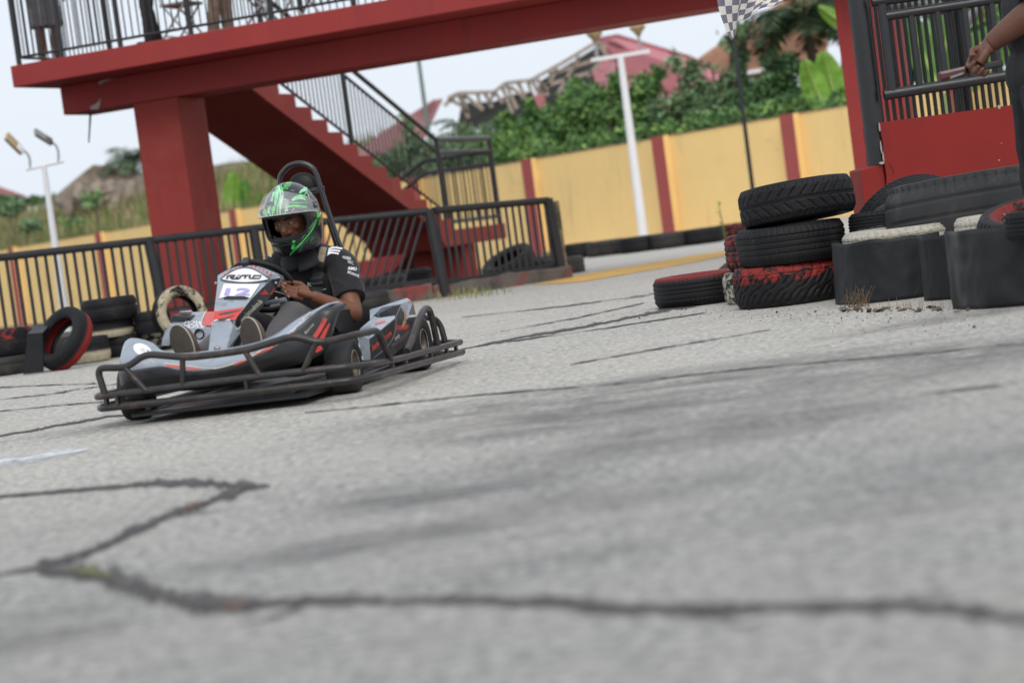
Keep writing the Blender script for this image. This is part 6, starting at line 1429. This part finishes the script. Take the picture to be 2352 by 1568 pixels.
# ---- left side: scrub slope, ruined hut, far roof
bush('shady_bush', 'shady green thicket behind the guard rail bars', 'bush', [(2110, 120, 46, 70, 90), (2220, 90, 46, 80, 90), (2330, 80, 46, 80, 90), (2440, 60, 46, 80, 90), (2200, 0, 47, 90, 70)], 6000, .22, LM, 333, GB)
M_SLOPE = mat('dry_scrub_earth', (.2, .16, .09), .95, .35, 1.2, .5, 8, wear=((.08, .12, .04), .45, .62, .5), wear2=((.3, .24, .15), .55, .7, .9))
def slope_fn(u, v):
    x = -30 + 27 * u
    yw = WT.y + (x - WT.x) * (WD.y / WD.x); return Vector((x, yw + 1.2 + 22 * v, .2 + 3.7 * (v ** .55) + .25 * mnoise.noise((x * .3, v * 5, 2))))
tag(MB().grid(slope_fn, 40, 14).build('hillside', M_SLOPE), kind='structure')
M_STRAW = mat('straw_grass', (.34, .27, .15), .9, .25, 2); M_GREENG = mat('green_grass_blade', (.10, .16, .045), .8, .3, 2); M_GREENG2 = mat('yellow_grass_blade', (.2, .24, .06), .8, .3, 2)
def grass(name, label, pts, n, h, wd, mats, seed, kind='stuff'):
    rr = random.Random(seed); mb = MB()
    for i in range(n):
        q = pts(rr); a = rr.uniform(0, 6.28); hh = h * rr.uniform(.4, 1.3); l = Vector((math.cos(a), math.sin(a), 0)); s = Vector((-l.y, l.x, 0)) * wd; ln = rr.uniform(.1, .55) * hh
        mb.add([q - s, q + s, q + l * ln * .4 + Vector((0, 0, hh * .6)) + s * .7, q + l * ln * .4 + Vector((0, 0, hh * .6)) - s * .7, q + l * ln + Vector((0, 0, hh))], [(0, 1, 2, 3), (3, 2, 4)], rr.choices(range(len(mats)), (5, 3, 3)[:len(mats)])[0])
    return tag(mb.build(name, mats, fix=False), label, 'grass', kind=kind)
grass('dry_grass', 'tall dry grass and weeds on the slope behind the left part of the wall', lambda r_: slope_fn(r_.random(), r_.random() ** 1.2), 15000, .75, .022, [M_STRAW, M_GREENG, M_GREENG2], 4)
grass('dry_grass', 'green weeds crowding the top of the wall at the left', lambda r_: slope_fn(r_.random(), r_.random() * .12) + Vector((0, 0, .6)), 5000, .6, .02, [M_GREENG, M_STRAW, M_GREENG2], 14)
bush('scrub_bush', 'green scrub at the far left above the wall', 'bush', [(15, 478, 80, 40, 22), (70, 520, 78, 34, 16)], 900, .2, LML, 301, 'scrub on the slope', 2)
bush('scrub_bush', 'yellow green scrub in front of the ruined hut', 'bush', [(215, 458, 78, 26, 26), (300, 515, 76, 46, 18), (170, 515, 75, 40, 12)], 900, .2, [LML[2], LM[2], LML[0], LM[3]], 302, 'scrub on the slope', 2)
M_THATCH = mat('rotten_brown_roofing', (.15, .115, .085), .95, .35, 2.2, .8, 10, wear=((.3, .25, .2), .52, .66, 3.5)); M_HUTW = mat('weathered_hut_boards', (.24, .19, .145), .9, .35, 2.5, .5, 10)
q0 = at(300, 440, 84); ht = thing('ruined_hut', 'ruined hut with a sagging rotten brown roof behind the bridge column', 'hut', (q0.x, q0.y, 0)); TO = Vector((q0.x, q0.y, 0))
rp = [(120, 462, 85), (150, 436, 86), (188, 405, 87), (215, 384, 87), (260, 388, 87), (330, 402, 87), (440, 396, 87), (520, 380, 87), (610, 372, 87), (640, 470, 83), (500, 468, 83), (330, 470, 82.5), (150, 480, 83)]
pts = [at(*q) for q in rp]; rf = MB().add(pts, [tuple(range(len(pts)))]).build('roof', M_THATCH, ht, TO, solid=.2)
rr = random.Random(9)
for k in range(70):
    x = 150 + 470 * rr.random(); y = 420 + 44 * rr.random(); L = rr.uniform(14, 40); a = at(x, y - 8, 84.2 - (y - 420) * .03); b_ = at(x + rr.uniform(-10, 4), y + L, 83.2 - (y - 420) * .02)
    MB().bar(a, b_, rr.uniform(.12, .3), .05).build('roof_batten', M_HUTW if k % 2 else M_THATCH, rf, TO)
a0_, a1_ = at(150, 470, 83.6), at(640, 450, 83.6); MB().prism([Vector((a0_.x, 84, 0)), Vector((a1_.x, 84, 0)), Vector((a1_.x, 84, a1_.z)), Vector((a0_.x, 84, a0_.z))], (0, 3, 0)).build('hut_wall', M_HUTW, ht, TO)
q0 = at(-20, 440, 110); fr = thing('far_house', 'far house with a low dull red roof at the left edge', 'house', (q0.x, q0.y, 0)); FO = Vector((q0.x, q0.y, 0))
MB().add([at(-120, 470, 110), at(-60, 410, 113), at(0, 432, 113), at(48, 448, 112), at(60, 452, 110)], [(0, 1, 2, 3, 4)]).build('roof', M_RUST, fr, FO, solid=.1)
a0_, a1_ = at(-110, 490, 111), at(20, 470, 111); MB().prism([Vector((a0_.x, 111.5, 0)), Vector((a1_.x, 111.5, 0)), Vector((a1_.x, 111.5, a1_.z)), Vector((a0_.x, 111.5, a0_.z))], (0, 4, 0)).build('house_wall', M_HUTW, fr, FO)
bush('dark_hedge', 'long dark band of far shrubs below the red roof at the left edge', 'hedge', [(10, 462, 104, 34, 12), (75, 462, 104, 40, 9), (130, 458, 104, 30, 8)], 1300, .24, LMD, 303, 'scrub on the slope', 2)
# ---- lamp posts and masts
M_WHITE = mat('white_pole_paint', (.80, .80, .82), .5, .04, 3, .05, 30, wear=((.55, .54, .52), .66, .8, 6)); M_GALV = mat('grey_galvanised', (.36, .37, .37), .5, .1, 5, metal=.3); M_LAMPG = mat('lamp_grey', (.22, .21, .2), .5, .15, 8)
M_AMB = mat('yellowed_lens', (.42, .30, .16), .4, .15, 10)
pb_ = gr(1480, 553); YB = pb_.y; pt2 = at(1424, 128, YB); ob_ = Vector((pb_.x, YB, 0))
lp1 = thing('lamp_post', 'white T topped lamp post in front of the yellow wall, with two hanging globe lamps', 'lamp post', ob_)
zt_ = pt2.z; MB().tube([ob_ + Vector((0, 0, -.05)), ob_ + Vector((0, 0, 0.6)), Vector((pt2.x * .3 + ob_.x * .7, YB, zt_))], [.105, .10, .066], 14).build('pole', M_WHITE, lp1, ob_)
ca, cb = at(1358, 139, YB), at(1492, 118, YB); MB().bar(ca, cb, .09, .07).build('crossarm', M_WHITE, lp1, ob_)
for (x0, y0, x1, y1) in ((1372, 132, 1367, 92), (1472, 120, 1466, 78)):
    a, b_ = at(x0, y0, YB), at(x1, y1, YB); MB().tube([a, b_], .026, 8).build('lamp_stem', M_GALV, lp1, ob_)
    up = (b_ - a).normalized(); q = (b_ - a).to_track_quat('Z', 'Y').to_matrix().to_4x4(); q.translation = b_
    MB().lathe([(.0001, -.05), (.05, -.04), (.075, .02), (.15, .10), (.17, .14), (.13, .17), (.0001, .19)], 16, q).build('lamp_head', M_AMB, lp1, ob_)
Mq = Matrix.Translation(at(1381, 160, YB)); MB().tube([at(1365, 142, YB), at(1378, 165, YB), at(1398, 160, YB), at(1402, 136, YB)], .012, 6).build('cable_loop', M_LAMPG, lp1, ob_)
YB = 31.5; pbm = at(148, 715, YB); obl = Vector((pbm.x, YB, 0)); pt2 = at(104, 380, YB)
lp2 = thing('lamp_post', 'white lamp post at the left with two tilted panel lamps on curved arms', 'lamp post', obl)
MB().tube([obl + Vector((0, 0, -.05)), Vector((pbm.x, YB, pbm.z)), Vector((pbm.x + (pt2.x - pbm.x) * .25, YB, pt2.z))], [.068, .066, .036], 12).build('pole', M_WHITE, lp2, obl)
MB().tube([at(60, 390, YB), at(146, 371, YB)], .018, 8).build('crossarm', M_WHITE, lp2, obl)
for pts_, head in ((((69, 386), (68, 365), (60, 350), (44, 342)), ((48, 346), (14, 312))), (((134, 372), (134, 350), (128, 334), (112, 322)), ((115, 325), (80, 303)))):
    MB().tube(spline([at(x, y, YB) for x, y in pts_], 4), .017, 8).build('lamp_arm', M_GALV, lp2, obl)
    a, b_ = at(*head[0], YB), at(*head[1], YB - .15); MB().bar(a, b_, .17, .05, (0, -.6, .8)).build('lamp_panel', M_AMB if head[0][0] < 60 else M_LAMPG, lp2, obl, bevel=.012)
    MB().bar(a + (a - b_) * .12, a + (b_ - a) * .3, .12, .07, (0, -.6, .8)).build('lamp_housing', M_WHITE if head[0][0] < 60 else M_BLACK, lp2, obl, bevel=.012)
Y_ = 38.5; a, b_ = at(1733, 468, Y_), at(1689, 85, Y_); bz = Vector((a.x, Y_, 0)); tp_ = thing('dark_mast', 'thin dark mast standing in front of the yellow wall, right of the lamp post', 'mast', bz)
MB().tube([bz, Vector((a.x * .85 + b_.x * .15, Y_, b_.z + 2.0))], [.04, .034], 10).build('mast', M_BLACK, tp_, bz); MB().box(bz + Vector((0, 0, .03)), (.2, .2, .06)).build('base_plate', M_BLACK, tp_, bz)
Y_ = 57; a, b_ = at(986, 320, Y_), at(966, 135, Y_); bz = Vector((a.x, Y_, 0)); tp_ = thing('steel_mast', 'thin grey green mast between the stair railing and the broken truss roof', 'mast', bz)
MB().tube([bz, Vector((a.x, Y_, b_.z + 3.0))], [.07, .045], 10).build('mast', mat('grey_green_pole', (.16, .21, .2), .6, .1, 4), tp_, bz)
for z_ in (a.z * .6, a.z * 1.1): MB().tube([Vector((a.x, Y_, z_)), Vector((a.x, Y_, z_ + .1))], .085, 10).build('clamp_ring', M_LAMPG, tp_, bz)
# weeds at the kerb and by the sheets
grass('kerb_weeds', 'weeds and litter of grass at the foot of the fence post', lambda r_: (lambda q: q + Vector((r_.gauss(.05, .2), r_.gauss(-.05, .07), 0)))(gr(1000 + 120 * r_.random() ** 1.7, 685 - 14 * r_.random())), 300, .085, .005, [M_GREENG2, M_STRAW, M_GREENG], 31)
bpt = gr(1955, 706)
rr = random.Random(4); db = MB()
for k in range(46):
    a = Vector((bpt.x + rr.gauss(.02, .035), bpt.y - .03 + rr.gauss(0, .03), 0)); d = Vector((rr.gauss(0, .5), rr.gauss(-.2, .3), 1)).normalized(); L = rr.uniform(.04, .13); b_ = a + d * L; db.tube([a, a.lerp(b_, .5) + Vector((rr.gauss(0, .006), 0, 0)), b_], [.0016, .0014, .001], 4)
    for j in range(7):
        c = a.lerp(b_, .4 + .6 * j / 7); e = Vector((rr.gauss(0, 1), rr.gauss(0, 1), rr.gauss(.3, 1))).normalized() * rr.uniform(.008, .02); s = Vector((e.y, -e.x, 0)) * .14; db.add([c - s, c + s, c + e], [(0, 1, 2)])
o = db.build('dry_weed', mat('dry_seed_weed', (.17, .125, .075), .9, .25, 20), fix=False); tag(o, 'dry brown seedy weed at the foot of the rubber sheet', 'weed')
grass('dry_stalks', 'dry stalks and litter along the foot of the rubber sheets', lambda r_: (lambda q: Vector((q.x, q.y - .02, 0)))(gr(r_.uniform(1940, 2215), r_.uniform(706, 712))), 80, .05, .0014, [mat('dull_stalk', (.2, .15, .09), .9, .2, 10), mat('brown_stalk', (.2, .13, .07), .9, .2, 10), M_STRAW], 33)
lit = MB(); rr = random.Random(12)
for k in range(34):
    q = gr(rr.uniform(1930, 2230), rr.uniform(707, 718)); a = rr.uniform(0, 3.1); s = rr.uniform(.008, .03); lit.box(q + Vector((0, 0, .006)), (s * 1.8, s, .004), (rr.gauss(0, .4), rr.gauss(0, .4), a))
tag(lit.build('leaf_litter', mat('brown_leaf_litter', (.10, .075, .055), .9, .4, 30), fix=False), 'dead leaves and chips on the asphalt before the rubber sheets', 'litter', kind='stuff')

wb = gr(1668, 560); wz = at(1650, 470, wb.y).z; rr = random.Random(21); mbw = MB(); a = Vector((wb.x, wb.y, 0)); mbw.tube([a, Vector((a.x - .02, a.y, .35)), Vector((a.x - .04, a.y, .64))], [.012, .009, .004], 5)
for k in range(15):
    c = a + Vector((-.04 * k / 15, 0, .14 + .5 * k / 15)); e = Vector((rr.gauss(0, 1), rr.gauss(0, 1), .3)).normalized() * rr.uniform(.05, .11); s = Vector((-e.y, e.x, 0)) * .3; mbw.add([c, c + e * .5 + s, c + e, c + e * .5 - s], [(0, 1, 2), (0, 2, 3)])
tag(mbw.build('wall_weed', LM[0], fix=False), 'thin weed growing up the foot of the yellow wall beside the tyre row', 'weed')
# ================================================================== people on the bridge and beside the track
M_SK2 = mat('brown_skin_b', (.115, .047, .027), .5, .12, 10, .05, 120)
M_BLKTR = mat('black_trousers', (.014, .014, .017), .85, .15, 8, .2, 160); M_KHAKI = mat('taupe_trousers', (.20, .15, .115), .9, .12, 7, .2, 140); M_GREYSH = mat('grey_check_shorts', (.12, .115, .12), .9, .25, 14, .2, 160)
M_TEEB = mat('black_tee', (.015, .016, .018), .85, .15, 8, .2, 160); M_TEEW = mat('white_tee', (.6, .6, .6), .85, .06, 8, .2, 160); M_NAVY = mat('navy_tee', (.03, .04, .09), .85, .1, 8)
M_SHOEB = mat('black_shoe', (.02, .02, .022), .6, .2, 20); M_SHOEG = mat('green_shoe', (.03, .2, .06), .6, .2, 20); M_SOCK = mat('white_sock', (.66, .66, .66), .9, .05, 20); M_HAIR = mat('black_hair', (.008, .007, .007), .9, .2, 40)
def standing(label, loc, rz, pants, top, shoes, shorts=False, stance=.11, arms=None, sock=False, voxel=.014, stride=0.0, group=None, ak=1.0):
    """plain standing figure 1.74 m tall, facing -y before the turn"""
    o = thing('person', label, 'person', loc, rz, group)
    b_ = MB(); s = 1
    b_.ball((0, 0, 1.60), (.075, .095, .115), 16, 12); b_.ball((0, -.05, 1.53), (.05, .05, .05), 12, 8); b_.tube([(0, -.088, 1.62), (0, -.108, 1.585), (0, -.098, 1.57)], [.011, .017, .014], 8)
    for sx in (-1, 1): b_.ball((sx * .078, .005, 1.59), (.012, .022, .032), 8, 6)
    b_.tube([(0, .01, 1.56), (0, .02, 1.40)], [.054, .06], 12); b_.ball((0, .01, 1.24), (.16, .10, .2), 16, 10); b_.ball((0, .01, .98), (.145, .105, .16), 16, 10); b_.tube([(-.17, .01, 1.40), (.17, .01, 1.40)], .052, 10)
    arms = arms or (((-.19, .01, 1.40), (-.235, .03, 1.12), (-.23, -.06, .88)), ((.19, .01, 1.40), (.235, .03, 1.12), (.23, -.06, .88)))
    for sh, el, wr_ in arms:
        sh, el, wr_ = map(Vector, (sh, el, wr_)); b_.tube([sh, sh.lerp(el, .5), el], [.052 * ak, .048 * ak, .041 * ak], 12); b_.ball(el, .041 * ak, 10, 8); b_.tube([el, el.lerp(wr_, .35), wr_], [.042 * ak, .043 * ak, .029 * ak], 12)
        f = (wr_ - el).normalized(); b_.tube([wr_, wr_ + f * .05, wr_ + f * .09], [.026, .036, .03], 10, flat=.6)
    for sx in (-1, 1):
        hx = Vector((sx * .09, .01, .92)); kn = Vector((sx * stance, -.02 - sx * stride * .5, .49)); an = Vector((sx * stance, .02 - sx * stride, .08))
        b_.tube([hx, hx.lerp(kn, .5), kn], [.085, .072, .055], 12); b_.ball(kn, .055, 10, 8); b_.tube([kn, kn.lerp(an, .35) + Vector((0, .01, 0)), an], [.053, .056, .036], 12); b_.ball(an + Vector((0, -.02, -.02)), (.04, .06, .05), 10, 8)
        sh_ = MB(); c = an + Vector((0, -.06, -.08))
        sh_.rings([[c + Vector((sx * .0 + .045 * w_ * math.cos(t), .135 * l * math.sin(t) - .01 * k, z_)) for t in (2 * math.pi * i / 18 for i in range(18))] for k, (w_, l, z_) in enumerate(((.9, .95, .001), (1.05, 1.02, .012), (1.02, 1.0, .04), (.85, .75, .07), (.75, .45, .10)))]); sh_.build('shoe', shoes, o)
        if sock: MB().tube([an + Vector((0, .01, .02)), an + Vector((0, .01, .14))], [.044, .047], 12).build('sock', M_SOCK, o)
    remesh(b_, 'body', M_SK2, o, None, voxel, 3)
    t_ = MB(); t_.ball((0, .01, .95), (.165, .125, .13), 16, 10)
    for sx in (-1, 1):
        hx = Vector((sx * .09, .01, .92)); kn = Vector((sx * stance, -.02 - sx * stride * .5, .49)); an = Vector((sx * stance, .02 - sx * stride, .06))
        if shorts: t_.tube([hx, hx.lerp(kn, .55), hx.lerp(kn, .96)], [.105, .105, .108], 14)
        else: t_.tube([hx, hx.lerp(kn, .5), kn], [.10, .088, .076], 14); t_.tube([kn, kn.lerp(an, .5), an], [.075, .074, .068], 14)
    tr = remesh(t_, 'shorts' if shorts else 'trousers', pants, o, None, voxel, 3)
    u = MB(); u.ball((0, .01, 1.22), (.185, .125, .22), 16, 10); u.ball((0, .01, .98), (.178, .135, .15), 16, 10); u.tube([(-.17, .01, 1.41), (0, .01, 1.44), (.17, .01, 1.41)], .062, 12)
    for sh, el, wr_ in arms: u.tube([sh, Vector(sh).lerp(Vector(el), .72)], [.066 * max(1, ak * .95), .068 * max(1, ak * .95)], 12)
    tp = remesh(u, 'shirt', top, o, None, voxel, 3)
    for me in (tr, tp):
        ruffle(me, lambda q: mnoise.noise((q.x * 11 + q.z * 8, q.y * 9, q.z * 13)) * .008)
    MB().ball((0, .012, 1.635), (.08, .096, .095), 16, 10).build('hair', M_HAIR, o)
    for sx in (-1, 1): MB().ball((sx * .03, -.087, 1.615), (.012, .007, .007), 8, 6).build('eye', M_EYE, o)
    return o
def deck(px, t):
    """foot point on the bridge deck seen at picture column px, t metres back from its front edge"""
    q = onplane(px, 100, bp(0, t, 0), BP); return Vector((q.x, q.y, ZT + .002))
GP = 'people standing on the footbridge'
d1 = standing('person in grey check shorts and white socks standing at the left end of the bridge', deck(112, 1.2), rad(35), M_GREYSH, M_TEEW, M_SHOEB, True, .09, sock=True, group=GP)
standing('person in black trousers standing behind the bridge railing above the column', deck(352, 1.0), rad(-60), M_BLKTR, M_TEEB, M_SHOEB, False, .13, stride=.1, group=GP)
standing('person in taupe trousers and green shoes on the bridge, right of the black trousers', deck(515, .95), rad(80), M_KHAKI, M_NAVY, M_SHOEG, False, .1, stride=.06, group=GP)
# folding chairs on the deck
def chair(label, loc, rz):
    o = thing('folding_chair', label, 'chair', loc, rz, 'chairs on the footbridge')
    for sx in (-1, 1):
        MB().tube([(sx * .2, -.22, 0), (sx * .2, .12, .45), (sx * .2, .2, .85)], .013, 8).build('side_frame', M_GALV, o); MB().tube([(sx * .18, .24, 0), (sx * .18, -.16, .45)], .013, 8).build('rear_leg', M_GALV, o)
    MB().box((0, -.02, .45), (.38, .36, .03)).build('seat', M_LAMPG, o, bevel=.008); MB().box((0, .2, .76), (.38, .02, .18)).build('backrest', M_LAMPG, o, bevel=.008); MB().tube([(-.18, .15, .11), (.18, .15, .11)], .01, 6).build('stretcher', M_GALV, o)
    return o
chair('grey folding chair on the bridge between the black and the taupe trousers', deck(425, .9), rad(70)); chair('grey folding chair on the bridge right of the taupe trousers', deck(605, 1.0), rad(100)); chair('grey folding chair partly behind the person in taupe trousers', deck(700, 1.1), rad(60))
# ---- marshal at the right edge
MY = 11.15; MS = 1.12
ml = Vector((2.82, MY, 0))
inv = Matrix.Rotation(-rad(-90), 3, 'Z')
def loc_(p): return inv @ (Vector(p) - ml) / MS
el_, wr_ = loc_((2.84, MY - .22, 1.42)), loc_(at(*zs(1480, 400), MY - .1))
ma = standing('marshal at the right edge in black shirt and trousers holding a dark maroon handset', ml, rad(-90), M_BLKTR, M_TEEB, M_SHOEB, False, .1, arms=(((-.19, .01, 1.40), (-.27, -.06, 1.62), (-.12, -.20, 1.86)), ((.19, .01, 1.40), tuple(el_), tuple(wr_))), voxel=.0085, ak=1.5)
ma.scale = (MS, MS, MS)
# his near hand, knuckles and fingers closed on the handset
b = MB(); tips = []
W0 = at(*zs(1465, 425), MY - .1); fw = (at(*zs(1350, 600), MY - .1) - W0).normalized()
b.tube([W0 - fw * -.02 - fw * .05, W0 + fw * .02], [.042, .042], 12)
hand(W0, 1, Vector((-.55, -.1, .5)).normalized(), Vector((-.1, .95, .1)).normalized(), fw, 1.36)
hm = remesh(b, 'hand', M_SK2, ma, None, .0055, 3)
hm.data.transform(Matrix.Scale(1 / MS, 4) @ Matrix.Rotation(-rad(-90), 4, 'Z') @ Matrix.Translation(-ml))
r0, r1 = at(*zs(1010, 700), MY - .1), at(*zs(1590, 570), MY - .1)
M_MAR = mat('dark_maroon_plastic', (.075, .014, .018), .4, .1, 12, 0, 60, coat=.2)
hsx = thing('handset', 'dark maroon handset held in the lowered hand of the marshal', 'handset', (r0 + r1) / 2); ho = (r0 + r1) / 2
MB().bar(r0, r0.lerp(r1, .45), .045, .05).build('handset_body', M_MAR, hsx, ho, bevel=.014); MB().bar(r0.lerp(r1, .45), r1, .036, .036).build('handle', M_SHOEB, hsx, ho, bevel=.01)
w0 = r0.lerp(r1, .22); MB().bar(w0 + Vector((-.02, -.03, -.018)), w0 + Vector((.05, -.03, -.004)), .004, .012).build('display', mat('grey_display', (.18, .2, .17), .3, .1, 20), hsx, ho)
# ---- chequered flag
def zf(x, y): return 1347.4 + .3906 * x, .3906 * y
FY = 12.9
mf = bpy.data.materials.new('chequered_cloth'); mf.use_nodes = True; g = N(mf); pbn = g.n['Principled BSDF']; uv = g.new('TexCoord').outputs['UV']
ck = g.new('TexChecker'); ck.inputs['Scale'].default_value = 1.0; ck.inputs['Color1'].default_value = (.72, .69, .62, 1); ck.inputs['Color2'].default_value = (.16, .15, .215, 1); g.ln(uv, ck.inputs['Vector'])
g.ln(g.mix(g.ramp(g.noise(uv, 1.7, 5), [(.4, 0.), (.75, .25)]), ck.outputs[0], (.4, .37, .33)), pbn.inputs['Base Color']); pbn.inputs['Roughness'].default_value = .8
L0, L1, L2, L3 = (760, -120), (925, -120), (873, 215), (852, 240)
R0_, R1_, R2_, R3_ = (925, -120), (1330, -120), (1155, 2), (881, 128)
def flag_fn(u, v):
    if u < .34:
        t = u / .34; a = Vector((*L0, 0)).lerp(Vector((*L1, 0)), t); d = Vector((*L3, 0)).lerp(Vector((*L2, 0)), t); q = a.lerp(d, 1 - v); q.x -= 26 * math.sin(math.pi * (1 - v)) * (1 - t) ; Y = FY - .05 + .10 * t
    else:
        t = (u - .34) / .66; a = Vector((*R0_, 0)).lerp(Vector((*R1_, 0)), t); d = Vector((*R3_, 0)).lerp(Vector((*R2_, 0)), t); d.y += 10 * math.sin(t * 9); k = Vector((*L2, 0)) if t == 0 else d; q = a.lerp(k.lerp(d, min(1, t * 8)), 1 - v); Y = FY + .05 - .13 * t + .03 * math.sin(t * 12 + v * 3)
    return at(*zf(q.x, q.y), Y)
fl = thing('chequered_flag', 'black and white chequered flag hanging down in front of the bridge beam', 'flag', at(*zf(900, -130), FY)); fo = at(*zf(900, -130), FY)
nuF, nvF = 48, 24; cl = MB().grid(flag_fn, nuF, nvF).build('flag_cloth', mf, fl, fo, fix=False)
ul = cl.data.uv_layers.new(name='uv')
for p_ in cl.data.polygons:
    for li, vi in zip(p_.loop_indices, p_.vertices):
        i, j = vi % (nuF + 1), vi // (nuF + 1); ul.data[li].uv = (i / nuF * 9.2 + .02, j / nvF * 7.2 + .02)
sd_ = cl.modifiers.new('t', 'SOLIDIFY'); sd_.thickness = .002
f0, f1 = at(*zf(730, -122), FY), at(*zf(2350, -205), MY); MB().tube([f0, f1], .011, 8).build('flag_stick', M_BARK, fl, fo)

if _tmp is not None: bpy.data.scenes.remove(_tmp)
